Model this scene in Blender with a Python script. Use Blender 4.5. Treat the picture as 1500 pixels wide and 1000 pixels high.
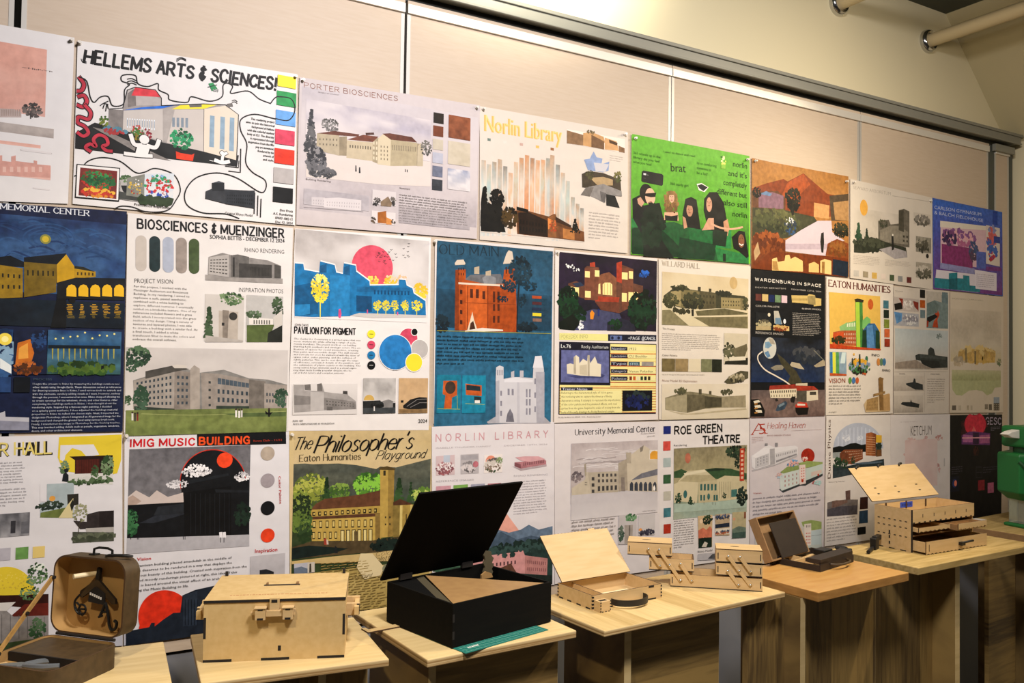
import bpy, bmesh, math, random
import numpy as np
from mathutils import Matrix, Vector, Euler
for o in list(bpy.data.objects): bpy.data.objects.remove(o, do_unlink=True)
S = bpy.context.scene
COL = S.collection
random.seed(7); RNG = np.random.default_rng(7)
rad = math.radians

# ---------------------------------------------------------------- camera
CAM_D, CAM_H, FPX = 2.5, 1.6, 1250.0          # distance to the wall, eye height, focal length in pixels of a 1500 wide frame
YAW, PITCH, ROLL = rad(30.43), rad(1.547), rad(.799)
fw = Vector((math.sin(YAW)*math.cos(PITCH), math.cos(YAW)*math.cos(PITCH), math.sin(PITCH)))
r0 = fw.cross(Vector((0, 0, 1))).normalized(); u0 = r0.cross(fw)
rt = math.cos(ROLL)*r0 + math.sin(ROLL)*u0
up = -math.sin(ROLL)*r0 + math.cos(ROLL)*u0
cam_d = bpy.data.cameras.new('camera'); cam = bpy.data.objects.new('camera', cam_d); COL.objects.link(cam)
cam_d.sensor_width = 36; cam_d.lens = FPX/1500*36; cam_d.clip_start = .05
cam.matrix_world = Matrix(((rt.x, up.x, -fw.x, 0), (rt.y, up.y, -fw.y, -CAM_D), (rt.z, up.z, -fw.z, CAM_H), (0, 0, 0, 1)))
S.camera = cam

# ---------------------------------------------------------------- light and exposure
S.view_settings.view_transform = 'Standard'; S.view_settings.look = 'None'
S.view_settings.gamma = 1; S.view_settings.exposure = 0.0
W_ = bpy.data.worlds.new('room_ambient'); S.world = W_; W_.use_nodes = True
W_.node_tree.nodes['Background'].inputs[0].default_value = (1.0, .95, .92, 1)
W_.node_tree.nodes['Background'].inputs[1].default_value = .045

def lamp(name, kind, loc, target, energy, color, size=.1, spot=None, blend=.5):
    d = bpy.data.lights.new(name, kind); d.energy = energy; d.color = color
    if kind == 'AREA': d.shape = 'DISK'; d.size = size
    else: d.shadow_soft_size = size
    if spot: d.spot_size = rad(spot); d.spot_blend = blend
    o = bpy.data.objects.new(name, d); COL.objects.link(o); o.location = loc
    o.rotation_euler = (Vector(target)-Vector(loc)).to_track_quat('-Z', 'Y').to_euler()
    return o
WARM = (1.0, .86, .66)
lamp('upper_wall_spot', 'SPOT', (1.55, -.66, 3.22), (1.5, 0, 3.33), 104, (1, .92, .72), .08, 112, .8)
lamp('main_wash', 'AREA', (1.0, -1.8, 3.1), (1.0, 0, 1.0), 67, (1, .95, .96), .45)
lamp('right_wash', 'AREA', (2.95, -1.15, 2.95), (2.9, 0, 1.0), 17, (1, .86, .68), .35)  # added fill lamp, no known fixture; brightens the right-hand posters
lamp('track_spot_right', 'SPOT', (3.8, -1.0, 3.15), (1.9, -.4, .9), 190, (1, .84, .60), .04, 84, .9)
lamp('track_spot_left', 'SPOT', (-.5, -1.9, 3.1), (.6, -.4, .95), 125, (1, .84, .60), .05, 62, .9)

# ---------------------------------------------------------------- helpers
def lin(c):
    return tuple((v/12.92 if v <= .04045 else ((v+.055)/1.055)**2.4) for v in c)
def hx(s):
    return tuple(int(s[i:i+2], 16)/255 for i in (0, 2, 4))
def L(s): return lin(hx(s))+(1,)

def mat(name, color, rough=.6, metal=0., noise=None, bump=None, color2=None, stretch=(1, 1, 1), scale=8., alpha=None, trans=0., coat=0., detail=5.):
    m = bpy.data.materials.new(name); m.use_nodes = True; t = m.node_tree; b = t.nodes['Principled BSDF']
    b.inputs['Roughness'].default_value = rough; b.inputs['Metallic'].default_value = metal
    b.inputs['Base Color'].default_value = L(color)
    if name.startswith('black_stain') or name.startswith('black_lid'): b.inputs['Specular IOR Level'].default_value = .15
    if trans: b.inputs['Transmission Weight'].default_value = trans
    if coat: b.inputs['Coat Weight'].default_value = coat
    if color2 or bump:
        tc = t.nodes.new('ShaderNodeTexCoord'); mp = t.nodes.new('ShaderNodeMapping'); mp.inputs['Scale'].default_value = stretch
        nz = t.nodes.new('ShaderNodeTexNoise'); nz.inputs['Scale'].default_value = scale; nz.inputs['Detail'].default_value = detail
        t.links.new(tc.outputs['Object'], mp.inputs[0]); t.links.new(mp.outputs[0], nz.inputs['Vector'])
        if color2:
            rp = t.nodes.new('ShaderNodeValToRGB'); rp.color_ramp.elements[0].position = .36; rp.color_ramp.elements[1].position = .66
            rp.color_ramp.elements[0].color = L(color); rp.color_ramp.elements[1].color = L(color2)
            t.links.new(nz.outputs[0], rp.inputs[0]); t.links.new(rp.outputs[0], b.inputs['Base Color'])
        if bump:
            bp = t.nodes.new('ShaderNodeBump'); bp.inputs['Strength'].default_value = bump; bp.inputs['Distance'].default_value = .004
            t.links.new(nz.outputs[0], bp.inputs['Height']); t.links.new(bp.outputs[0], b.inputs['Normal'])
    return m

def planks(name, c1, c2, knot, width, axis=0, rough=.55):
    """pine boards: plank tint steps across one axis, streaky grain, a few knots"""
    m = bpy.data.materials.new(name); m.use_nodes = True; t = m.node_tree; b = t.nodes['Principled BSDF']; N = t.nodes.new; K = t.links.new
    b.inputs['Roughness'].default_value = rough
    tc = N('ShaderNodeTexCoord'); sp = N('ShaderNodeSeparateXYZ'); K(tc.outputs['Object'], sp.inputs[0])
    dv = N('ShaderNodeMath'); dv.operation = 'DIVIDE'; K(sp.outputs[axis], dv.inputs[0]); dv.inputs[1].default_value = width
    fl = N('ShaderNodeMath'); fl.operation = 'FLOOR'; K(dv.outputs[0], fl.inputs[0])
    wn = N('ShaderNodeTexWhiteNoise'); wn.noise_dimensions = '1D'; K(fl.outputs[0], wn.inputs['W'])
    mp = N('ShaderNodeMapping'); sc = [3., 3., 3.]; sc[axis] = 40.; mp.inputs['Scale'].default_value = sc
    K(tc.outputs['Object'], mp.inputs[0])
    nz = N('ShaderNodeTexNoise'); nz.inputs['Scale'].default_value = 1.6; nz.inputs['Detail'].default_value = 6; nz.inputs['Distortion'].default_value = .6
    K(mp.outputs[0], nz.inputs['Vector'])
    ad = N('ShaderNodeMath'); ad.operation = 'MULTIPLY_ADD'; K(wn.outputs[0], ad.inputs[0]); ad.inputs[1].default_value = .45; K(nz.outputs[0], ad.inputs[2])
    rp = N('ShaderNodeValToRGB'); rp.color_ramp.elements[0].position = .42; rp.color_ramp.elements[1].position = .95
    rp.color_ramp.elements[0].color = L(c1); rp.color_ramp.elements[1].color = L(c2); K(ad.outputs[0], rp.inputs[0])
    vo = N('ShaderNodeTexVoronoi'); vo.inputs['Scale'].default_value = 3.2; K(tc.outputs['Object'], vo.inputs['Vector'])
    kr = N('ShaderNodeValToRGB'); kr.color_ramp.elements[0].position = .06; kr.color_ramp.elements[1].position = .15
    kr.color_ramp.elements[0].color = (1, 1, 1, 1); kr.color_ramp.elements[1].color = (0, 0, 0, 1); K(vo.outputs['Distance'], kr.inputs[0])
    mx = N('ShaderNodeMix'); mx.data_type = 'RGBA'; K(kr.outputs[0], mx.inputs[0]); K(rp.outputs[0], mx.inputs[6]); mx.inputs[7].default_value = L(knot)
    K(mx.outputs[2], b.inputs['Base Color'])
    return m

def plymat(name, c1, c2):
    """layered plywood edge: thin stripes along local z"""
    m = bpy.data.materials.new(name); m.use_nodes = True; t = m.node_tree; b = t.nodes['Principled BSDF']; N = t.nodes.new; K = t.links.new
    tc = N('ShaderNodeTexCoord'); mp = N('ShaderNodeMapping'); mp.inputs['Scale'].default_value = (.5, .5, 190)
    nz = N('ShaderNodeTexNoise'); nz.inputs['Scale'].default_value = 1; K(tc.outputs['Object'], mp.inputs[0]); K(mp.outputs[0], nz.inputs['Vector'])
    rp = N('ShaderNodeValToRGB'); rp.color_ramp.elements[0].position = .42; rp.color_ramp.elements[1].position = .55
    rp.color_ramp.elements[0].color = L(c1); rp.color_ramp.elements[1].color = L(c2); K(nz.outputs[0], rp.inputs[0]); K(rp.outputs[0], b.inputs['Base Color'])
    b.inputs['Roughness'].default_value = .6
    return m

M = dict(
    wall=mat('wall_paint', 'e0d5b2', .75, bump=.06, scale=30),
    soffit=mat('soffit_paint', 'c4b892', .8),
    lower=mat('lower_wall_paint', '77787c', .7),
    ceil=mat('ceiling_paint', '4a4d42', .9), floor=mat('floor_concrete', '3f3b37', .6, color2='4a4641', scale=3),
    board=mat('board_cream', 'beac97', .6, color2='baa791', bump=.10, stretch=(1, 1, 9), scale=14),
    alu=mat('aluminium', 'b8b4ac', .45, .3), aluw=mat('pale_aluminium', 'd9d4ca', .4, .35), rail=mat('rail_grey', '8b8a80', .5, .3),
    gap=mat('dark_gap', '23241f', .7), gasket=mat('dark_grey_strip', '4a4f4b', .5, .3),
    chrome=mat('chrome', 'c8c8c8', .12, 1.), pipe=mat('pipe_cream', 'c6b48c', .5),
    ply=mat('birch_ply', 'd9c08a', .55, color2='cdb37c', stretch=(1, 9, 9), scale=6, bump=.03),
    ply2=mat('laser_ply', 'ceb080', .6, color2='c5a673', stretch=(2, 14, 14), scale=5, bump=.03),
    mdf=mat('mdf_board', 'cdb07a', .65, color2='c5a66e', scale=60),
    mdf2=mat('mdf_dark', '94724a', .65, color2='8a6a44', scale=50),
    burnt=mat('burnt_edge', '17110c', .8), burn2=mat('scorched_edge', '4a3219', .8),
    edge=plymat('ply_edge', '9f7d4d', 'd6bb88'),
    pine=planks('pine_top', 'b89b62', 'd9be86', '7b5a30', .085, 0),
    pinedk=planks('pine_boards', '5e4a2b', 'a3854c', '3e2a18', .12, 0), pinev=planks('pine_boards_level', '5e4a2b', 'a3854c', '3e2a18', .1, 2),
    butcher=mat('butcher_block', 'c79a58', .4, color2='bd8c4b', stretch=(2, 12, 12), scale=4, coat=.15),
    butcher_e=mat('butcher_edge', 'a3743a', .5, color2='b58547', stretch=(3, 3, 20), scale=5),
    rough=mat('rough_pine', 'c0a56c', .6, color2='a3894f', stretch=(1.5, 16, 16), scale=4, bump=.05),
    black=mat('black_stain', '070604', .9, color2='0c0a06', stretch=(1, 9, 9), scale=8, bump=.05),
    blackm=mat('black_lid', '040404', .9), brown=mat('dark_walnut', '2a1f18', .6, color2='231913', scale=20),
    tan=mat('tan_board', '9c7a4c', .6, color2='937146', scale=40), olive=mat('olive_bracket', '4a4330', .7),
    leather=mat('dark_leather', '4b3a22', .55, color2='3f301b', scale=60, bump=.12), leathin=mat('kraft_lining', 'b38d55', .65, color2='aa844d', scale=12),
    stay=mat('stay_wood', 'b48d50', .6, color2='a37d44', stretch=(2, 20, 20), scale=5),
    ink=mat('black_plastic', '0d0d0d', .45), white=mat('white_plastic', 'e6e2da', .5), peg=mat('pale_peg', 'ecd9b0', .5),
    steel=mat('steel', '8d8f92', .35, .9), strap=mat('leather_strap', '1d1b1a', .5),
    teal=mat('cutting_mat', '1f6d62', .5), tealline=mat('mat_lines', '7fb8a8', .5), bluet=mat('blue_tape', '2748b8', .6), bluel=mat('pen_on_tape', '16286b', .6),
    green=mat('green_print', '186b30', .45, bump=.05, scale=90), greend=mat('green_print_dark', '0e4a22', .5), clear=mat('clear_wall', 'cfd6c8', .15, trans=.75),
    pin=mat('clear_plastic', 'd8d2c8', .2),
    grey=mat('grey_tool', '6f757b', .4, .4), red=mat('engraved_red', 'b07848', .7),
)

def setp(o, label=None, cat=None, group=None, kind=None):
    if label: o['label'] = label
    if cat: o['category'] = cat
    if group: o['group'] = group
    if kind: o['kind'] = kind
    return o
def empty(name, loc=(0, 0, 0), rz=0, label=None, cat=None, group=None):
    o = bpy.data.objects.new(name, None); COL.objects.link(o); o.location = loc; o.rotation_euler = (0, 0, rad(rz))
    o.empty_display_size = .05
    return setp(o, label, cat, group)

class MB:
    """collects boxes, prisms, tubes, rings; build() links ONE mesh object"""
    def __init__(s): s.v = []; s.f = []; s.m = []; s.mats = []; s.X = Matrix.Identity(4)
    def mi(s, m):
        if m not in s.mats: s.mats.append(m)
        return s.mats.index(m)
    def add(s, vs, fs, m):
        n = len(s.v); s.v += [tuple(s.X @ Vector(v)) for v in vs]
        for k, f in enumerate(fs):
            s.f.append([n+i for i in f]); s.m.append(s.mi(m[k] if isinstance(m, list) else m))
    def box(s, x0, y0, z0, x1, y1, z1, m, top=None, side=None):
        vs = [(x0, y0, z0), (x1, y0, z0), (x1, y1, z0), (x0, y1, z0), (x0, y0, z1), (x1, y0, z1), (x1, y1, z1), (x0, y1, z1)]
        fs = [(0, 3, 2, 1), (4, 5, 6, 7), (0, 1, 5, 4), (1, 2, 6, 5), (2, 3, 7, 6), (3, 0, 4, 7)]
        t = top or m; q = side or m
        s.add(vs, fs, [t, t, q, q, q, q] if (top or side) else m)
    def prism(s, pts, z0, z1, m, side=None, plane='xy'):
        def p(a, b, c): return (a, b, c) if plane == 'xy' else ((a, c, b) if plane == 'xz' else (c, a, b))
        n = len(pts); vs = [p(a, b, z0) for a, b in pts]+[p(a, b, z1) for a, b in pts]
        fs = [tuple(range(n))[::-1], tuple(range(n, 2*n))]+[(i, (i+1) % n, n+(i+1) % n, n+i) for i in range(n)]
        if plane == 'xz': fs = [f[::-1] for f in fs]
        s.add(vs, fs, [m, m]+[side or m]*n)
    def tube(s, path, r, m, n=8, closed=False):
        P = [Vector(p) for p in path]; k = len(P); vs = []; fs = []
        a = None
        for i in range(k):
            d = (P[(i+1) % k if closed else min(i+1, k-1)]-P[(i-1) % k if closed else max(i-1, 0)]).normalized()
            if a is None:
                a = d.cross(Vector((0, 0, 1)))
                if a.length < .1: a = d.cross(Vector((1, 0, 0)))
            a = (a-d*a.dot(d)).normalized(); b = d.cross(a)
            rr = r[i] if isinstance(r, (list, tuple)) else r
            vs += [tuple(P[i]+rr*(math.cos(t)*a+math.sin(t)*b)) for t in [2*math.pi*j/n for j in range(n)]]
        for i in range(k if closed else k-1):
            for j in range(n):
                q = ((i+1) % k)*n
                fs.append((i*n+j, i*n+(j+1) % n, q+(j+1) % n, q+j))
        if not closed: fs += [tuple(range(n))[::-1], tuple(range((k-1)*n, k*n))]
        s.add(vs, fs, m)
    def build(s, name, parent=None, bevel=0, smooth=False, loc=None, rz=0, segs=2):
        me = bpy.data.meshes.new(name); me.from_pydata(s.v, [], s.f)
        for m in s.mats: me.materials.append(m)
        me.polygons.foreach_set('material_index', s.m); me.update()
        bm = bmesh.new(); bm.from_mesh(me); bmesh.ops.recalc_face_normals(bm, faces=bm.faces); bm.to_mesh(me); bm.free()
        if smooth:
            me.polygons.foreach_set('use_smooth', [True]*len(me.polygons))
        o = bpy.data.objects.new(name, me); COL.objects.link(o)
        if parent: o.parent = parent
        if loc: o.location = loc; o.rotation_euler = (0, 0, rad(rz))
        if bevel:
            b = o.modifiers.new('bevel', 'BEVEL'); b.width = bevel; b.segments = segs; b.limit_method = 'ANGLE'
        if smooth:
            e = o.modifiers.new('edges', 'EDGE_SPLIT'); e.split_angle = rad(38)
        return o
def one(name, parent, fn, bevel=0, smooth=False, label=None):
    b = MB(); fn(b); o = b.build(name, parent, bevel, smooth)
    if label: o['label'] = label
    return o
def rrect(w, h, r, n=6, x=0, z=0):
    pts = []
    for cx, cz, a0 in ((x+w-r, z+r, -90), (x+w-r, z+h-r, 0), (x+r, z+h-r, 90), (x+r, z+r, 180)):
        for i in range(n+1):
            a = rad(a0+90*i/n); pts.append((cx+r*math.cos(a), cz+r*math.sin(a)))
    return pts
def walls(b, W, D, H, t, m, edge, floor=True, x=0, y=0, z=0):
    """open tray: four walls with scorched rims and a bottom"""
    b.box(x, y, z, x+W, y+t, z+H, m, top=edge); b.box(x, y+D-t, z, x+W, y+D, z+H, m, top=edge)
    b.box(x, y+t, z, x+t, y+D-t, z+H, m, top=edge); b.box(x+W-t, y+t, z, x+W, y+D-t, z+H, m, top=edge)
    if floor: b.box(x+t, y+t, z, x+W-t, y+D-t, z+t, m)

# ---------------------------------------------------------------- the room
XR = 4.50
def struct(name, fn, bevel=0):
    o = one(name, None, fn, bevel); o['kind'] = 'structure'; return o
struct('floor', lambda b: b.box(-1.5, -5, -.1, XR, .06, 0, M['floor']))
struct('wall_back', lambda b: (b.box(-1.5, .012, 0, XR+.3, .2, .79, M['lower']), b.box(-1.5, .05, .79, XR+.3, .2, 3.6, M['wall'])))
def right_wall(b):
    b.box(XR+.02, -5, 0, XR+.2, .05, 2.80, M['wall'])
struct('wall_right', right_wall)
def soffit(b):
    b.prism([(3.985, 3.38), (XR+.02, 2.80), (XR+.2, 2.80), (XR+.2, 3.6), (3.985, 3.6)], -5, .05, M['soffit'], plane='xz')
struct('trim_soffit', soffit)
struct('ceiling', lambda b: b.box(-1.5, -5, 3.38, 3.985, .05, 3.6, M['ceil']))
def rail(b):
    b.box(-1.5, -.040, 2.780, 4.49, .05, 2.812, M['rail']); b.box(-1.5, -.047, 2.812, 4.505, .05, 2.826, M['rail'])
    b.box(-1.5, -.046, 2.772, 4.49, -.036, 2.780, M['rail']); b.box(-1.5, .004, 2.755, 4.42, .05, 2.780, M['gap'])  # last box: dark strip coloured as the shadow gap under the rail
struct('trim_rail', rail, .002)
def base_trim(b): b.box(-1.5, .03, .76, 4.46, .05, .80, M['alu'])
def lower_gap(b):
    b.box(-1.5, .035, .80, 4.5, .05, 2.768, M['gap'])  # dark sheet behind the boards stands in for shade in their seams
struct('trim_track', lower_gap)

BOARDS = [(-1.35, -.014, 'cream sliding pin-up board at far left, behind the pink poster'),
          (.002, 1.056, 'cream sliding pin-up board behind the cartoon squiggle poster'),
          (1.065, 2.163, 'cream sliding pin-up board above the gold bar-chart library poster and bright green poster'),
          (2.167, 3.266, 'cream sliding pin-up board above the orange mountain poster'),
          (3.270, 4.268, 'cream sliding pin-up board above the blue and purple poster, right of the last thin seam'),
          (4.325, 4.452, 'narrow cream board strip between dark posts at the right end of the rail')]
for x0, x1, lab in BOARDS:
    e = empty('pin_board', (x0, 0, .80), 0, lab, 'pin board', 'cream pin boards under the rail')
    w = x1-x0
    one('panel', e, lambda b: b.box(.012, .003, 0, w-.012, .03, 1.915, M['board']))
    one('top_strip', e, lambda b: (b.box(0, -.006, 1.915, w, .03, 1.945, M['aluw']), b.box(0, -.003, 1.945, w, .03, 1.957, M['board'])), .001, label='pale metal top strip')
    one('edge_strip', e, lambda b: b.box(0, .002, 0, .012, .03, 1.915, M['alu']), label='grey metal edge strip')
    one('edge_strip', e, lambda b: b.box(w-.012, .002, 0, w, .03, 1.915, M['alu']), label='grey metal edge strip')
def post(b):
    b.box(4.272, .002, .8, 4.32, .03, 2.755, M['gasket']); b.box(4.455, .002, .8, 4.485, .03, 2.76, M['gasket']); b.box(4.30, -.02, 2.725, 4.47, 0, 2.76, M['rail'])
struct('trim_posts', post)

def pipe(x, z, r, label):
    e = empty('pipe', (x, .05, z), 0, label, 'pipe', 'cream pipes through the upper wall')
    one('tube', e, lambda b: b.tube([(0, 0, 0), (0, -3.2, 0)], r, M['pipe'], 20), smooth=True)
    R = r*1.75
    def ring(b):
        prof = [(r, 0), (R, 0), (R, -.012), (R*.93, -.024), (R*.80, -.030), (r*1.02, -.022)]
        n = 28; vs = []; fs = []
        for i in range(n):
            a = 2*math.pi*i/n
            vs += [(q*math.cos(a), y, q*math.sin(a)) for q, y in prof]
        k = len(prof)
        for i in range(n):
            for j in range(k):
                fs.append((i*k+j, i*k+(j+1) % k, ((i+1) % n)*k+(j+1) % k, ((i+1) % n)*k+j))
        b.add(vs, fs, M['chrome'])
    one('wall_flange', e, ring, smooth=True, label='chrome wall flange')
pipe(3.83, 3.208, .032, 'cream pipe with chrome collar nearer the right corner of the room')
pipe(3.175, 3.245, .032, 'cream pipe with chrome collar cut by the top edge, farther from the corner')

# ---------------------------------------------------------------- tables
TOP = .90
def table(name, x, y, rot, w, d, th, top, edge, label, boards, cat='table'):
    e = empty(name, (x, y, 0), rot, label, cat, 'wooden display pedestals along the wall')
    def slab(b): b.prism([(0, 0), (w, 0), (w, d), (0, d)], TOP-th, TOP, top, side=edge)
    one('table_top', e, slab, .0025)
    for (x0, y0, x1, y1, m, em, horizontal) in boards:
        def bd(b):
            b.box(x0, y0, 0, x1, y1, TOP-th, m); 
            if not horizontal: b.box(x0, y0-.0006, 0, x1, y0, TOP-th, em)
            else: b.box(x1, y0, 0, x1+.0006, y1, TOP-th, em)
        one('support_board', e, bd)
    return e
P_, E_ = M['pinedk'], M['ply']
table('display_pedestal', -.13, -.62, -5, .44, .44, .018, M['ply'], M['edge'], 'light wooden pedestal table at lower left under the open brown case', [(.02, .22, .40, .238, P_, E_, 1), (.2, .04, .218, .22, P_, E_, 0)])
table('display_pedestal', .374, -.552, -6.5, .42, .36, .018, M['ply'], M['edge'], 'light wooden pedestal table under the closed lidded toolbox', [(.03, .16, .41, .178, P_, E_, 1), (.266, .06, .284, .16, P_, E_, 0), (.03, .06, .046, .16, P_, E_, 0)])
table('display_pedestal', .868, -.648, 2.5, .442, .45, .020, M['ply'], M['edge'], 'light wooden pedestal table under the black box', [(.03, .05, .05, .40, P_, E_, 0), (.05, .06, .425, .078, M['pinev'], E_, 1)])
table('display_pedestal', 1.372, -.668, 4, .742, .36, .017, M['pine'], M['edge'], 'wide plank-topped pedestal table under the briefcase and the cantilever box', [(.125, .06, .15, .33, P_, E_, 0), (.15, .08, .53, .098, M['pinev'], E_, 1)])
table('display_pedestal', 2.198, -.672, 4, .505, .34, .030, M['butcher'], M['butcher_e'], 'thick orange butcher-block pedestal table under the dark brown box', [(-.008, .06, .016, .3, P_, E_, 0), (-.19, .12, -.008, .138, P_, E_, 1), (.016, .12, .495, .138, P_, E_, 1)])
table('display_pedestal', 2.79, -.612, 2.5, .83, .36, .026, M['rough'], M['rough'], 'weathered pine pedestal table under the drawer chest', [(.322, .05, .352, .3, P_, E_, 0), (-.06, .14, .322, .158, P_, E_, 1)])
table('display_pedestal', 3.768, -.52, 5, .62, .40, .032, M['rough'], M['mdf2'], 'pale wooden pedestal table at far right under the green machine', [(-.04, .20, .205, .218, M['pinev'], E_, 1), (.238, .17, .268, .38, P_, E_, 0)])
# ---------------------------------------------------------------- things on the tables
def marks(b, lst, m=None):
    for q in lst: b.box(*q, m or M['burnt'])

# --- open brown travel case, far left
def suitcase():
    e = empty('travel_case', (.094, -.205, TOP), -47, 'open dark brown case with rounded lid standing up at lower left', 'case')
    w, d, hb = .205, .20, .052
    t = .004
    def shell(b, outer, inner, y0, y1, tf, plane, mo, mi):
        n = len(outer)
        def P(p, c): return (p[0], c, p[1]) if plane == 'xz' else (p[0], p[1], c)
        vs = [P(p, y0) for p in outer]+[P(p, y1) for p in outer]+[P(p, y0) for p in inner]+[P(p, y1-tf) for p in inner]
        fs = []; ms = []
        for i in range(n):
            j = (i+1) % n
            fs += [(i, j, n+j, n+i), (2*n+i, 2*n+j, 3*n+j, 3*n+i), (i, j, 2*n+j, 2*n+i)]; ms += [mo, mi, M['burn2']]
        fs += [tuple(range(n, 2*n)), tuple(range(3*n, 4*n))]; ms += [mo, mi]
        b.add(vs, fs, ms)
    base_o = rrect(w, d, .028, 6, 0, -d); base_i = rrect(w-2*t, d-2*t, .025, 6, t, -d+t)
    def base(b):
        n = len(base_o)
        # opens upward: rim at hb, floor near 0
        b.X = Matrix.Identity(4)
        vs = [(p[0], p[1], hb) for p in base_o]+[(p[0], p[1], 0) for p in base_o]+[(p[0], p[1], hb) for p in base_i]+[(p[0], p[1], .006) for p in base_i]
        fs = []; ms = []
        for i in range(n):
            j = (i+1) % n
            fs += [(i, j, n+j, n+i), (2*n+i, 2*n+j, 3*n+j, 3*n+i), (i, j, 2*n+j, 2*n+i)]; ms += [M['leather'], M['leathin'], M['burn2']]
        fs += [tuple(range(n, 2*n)), tuple(range(3*n, 4*n))]; ms += [M['leather'], M['leathin']]
        b.add(vs, fs, ms)
    one('base_shell', e, base, smooth=True)
    def deck(b):
        b.prism([(.006, -.008), (w-.006, -.008), (w-.006, -.112), (.006, -.112)], hb-.008, hb-.004, M['leather'])
        b.box(.006, -.116, .010, w-.006, -.112, hb-.004, M['burnt'])
    one('tray_panel', e, lambda b: b.prism([(.006, -.117), (w-.006, -.117), (w-.006, -d+.03), (w-.03, -d+.006), (.03, -d+.006), (.006, -d+.03)], .024, .028, M['leathin']), label='kraft tray panel in the front half')
    one('deck_panel', e, deck, label='dark brown cover panel over the rear half')
    lid_o = rrect(w, .178, .034, 8, 0, 0); lid_i = rrect(w-2*t, .178-2*t, .031, 8, t, t)
    LZ = hb+.006
    lid = empty('lid', (0, .002, LZ)); lid.parent = e; lid.rotation_euler = (rad(-3), 0, 0)
    def lidm(b): shell(b, lid_o, lid_i, 0, .048, .004, 'xz', M['leather'], M['leathin'])
    # the lid itself is the part; its fittings are sub-parts
    bpy.data.objects.remove(lid)
    b = MB(); lidm(b); lid = b.build('lid', e, 0, True, loc=(0, .003, LZ)); lid.rotation_euler = (rad(-3), 0, 0)
    def hinge(b): b.tube([(.02, .004, hb+.003), (w-.02, .004, hb+.003)], .004, M['burnt'], 8)
    one('hinge', e, hinge)
    def handle(b):
        p = [(.085, .03, .177), (.086, .03, .192), (.10, .03, .196), (.125, .03, .196), (.138, .03, .192), (.139, .03, .177)]
        b.tube(p, .003, M['ink'], 8); b.tube([(.13, .02, .181), (.15, .005, .186), (.185, .01, .186), (.195, .03, .183), (.17, .04, .182), (.13, .03, .181)], .0028, M['ink'], 8)
        b.box(.078, .022, .176, .095, .04, .181, M['ink']); b.box(.13, .022, .176, .148, .04, .181, M['ink'])
    one('wire_handle', lid, handle, smooth=True)
    def peg(b): b.tube([(.098, .043, .135), (.070, -.012, .133)], .006, M['peg'], 12)
    one('peg', lid, peg, smooth=True, label='pale wooden peg')
    def hanger(b):
        b.X = Matrix.Translation((0, .028, 0))
        b.prism([(.055, .092), (.098, .122), (.104, .122), (.156, .080), (.158, .070), (.148, .068), (.10, .104), (.06, .076), (.053, .080)], 0, .007, M['leather'], side=M['burnt'], plane='xz')
        b.prism([(.083, .070), (.13, .066), (.128, .092), (.101, .106), (.085, .094)], -.004, 0, M['burnt'], plane='xz')
        b.prism([(.096, .12), (.106, .12), (.108, .147), (.10, .150)], 0, .008, M['burnt'], plane='xz')
    one('hanger', lid, hanger, label='dark roof-shaped hanger')
    def letters(b, which):
        b.X = Matrix.Translation((0, .022, 0))
        def curve(pts, r):
            P = [Vector((x, 0, z)) for x, z in pts]; out = []
            for i in range(len(P)-1):
                a, p, q, c = P[max(i-1, 0)], P[i], P[i+1], P[min(i+2, len(P)-1)]
                for k in range(5):
                    s = k/5; out.append(tuple(.5*((2*p)+(q-a)*s+(2*a-5*p+4*q-c)*s*s+(3*p-a-3*q+c)*s**3)))
            out.append(tuple(P[-1])); b.tube(out, r, M['ink'], 7)
        if which == 0: curve([(.060, .084), (.047, .068), (.050, .050), (.062, .040), (.075, .042)], .0026)
        if which == 0: curve([(.052, .066), (.062, .058), (.056, .048), (.05, .055)], .0024)
        if which == 0: curve([(.063, .062), (.076, .060), (.08, .048), (.070, .038), (.062, .050), (.076, .052)], .0024)
        if which == 1: curve([(.122, .040), (.133, .066), (.136, .070), (.145, .045), (.150, .022), (.158, .012), (.168, .018), (.170, .030), (.163, .034)], .0036)
        if which == 1: curve([(.126, .05), (.140, .052)], .0028); curve([(.118, .038), (.128, .042)], .003)
    for k in (0, 1): one('hanging_letter', lid, lambda b: letters(b, k), smooth=True, label='black bent-wire letter')
    def tag(b):
        for i in range(6): b.box(.088+i*.006, .0225, .086-.0016*i, .0915+i*.006, .0238, .0915-.0016*i, M['white'])
    one('tag', lid, tag, label='small white marks on the hanger')
    def stay(b):
        a = Vector((.012, -.004, LZ+.128)); m = Vector((.010, -.075, LZ+.063)); c = Vector((.012, -.150, hb+.002))
        for p, q in ((a, m), (m, c)):
            d = (q-p); n = Vector((0, -d.z, d.y)).normalized()*.005
            for z in (0,):
                vs = [p+n, p-n, q-n, q+n]; vs = [v+Vector((s, 0, 0)) for s in (-.002, .002) for v in vs]
                b.add([tuple(v) for v in vs], [(0, 1, 2, 3), (7, 6, 5, 4), (0, 4, 5, 1), (1, 5, 6, 2), (2, 6, 7, 3), (3, 7, 4, 0)], M['stay'])
        for p in (a, m, c): b.tube([tuple(p+Vector((-.006, 0, 0))), tuple(p+Vector((.006, 0, 0)))], .0045, M['burnt'], 8)
    one('lid_stay', e, stay, label='two-piece wooden lid stay')
    # pliers lying in the front half of the case
    p = empty('pliers', e.matrix_world.to_translation(), 0)
    X = Matrix.Translation((.094, -.205, TOP)) @ Matrix.Rotation(rad(-47), 4, 'Z')
    p.matrix_world = X @ Matrix.Translation((.075, -.150, .0285)) @ Matrix.Rotation(rad(25), 4, 'Z')
    setp(p, 'grey pliers lying inside the front of the brown case', 'pliers')
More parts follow.
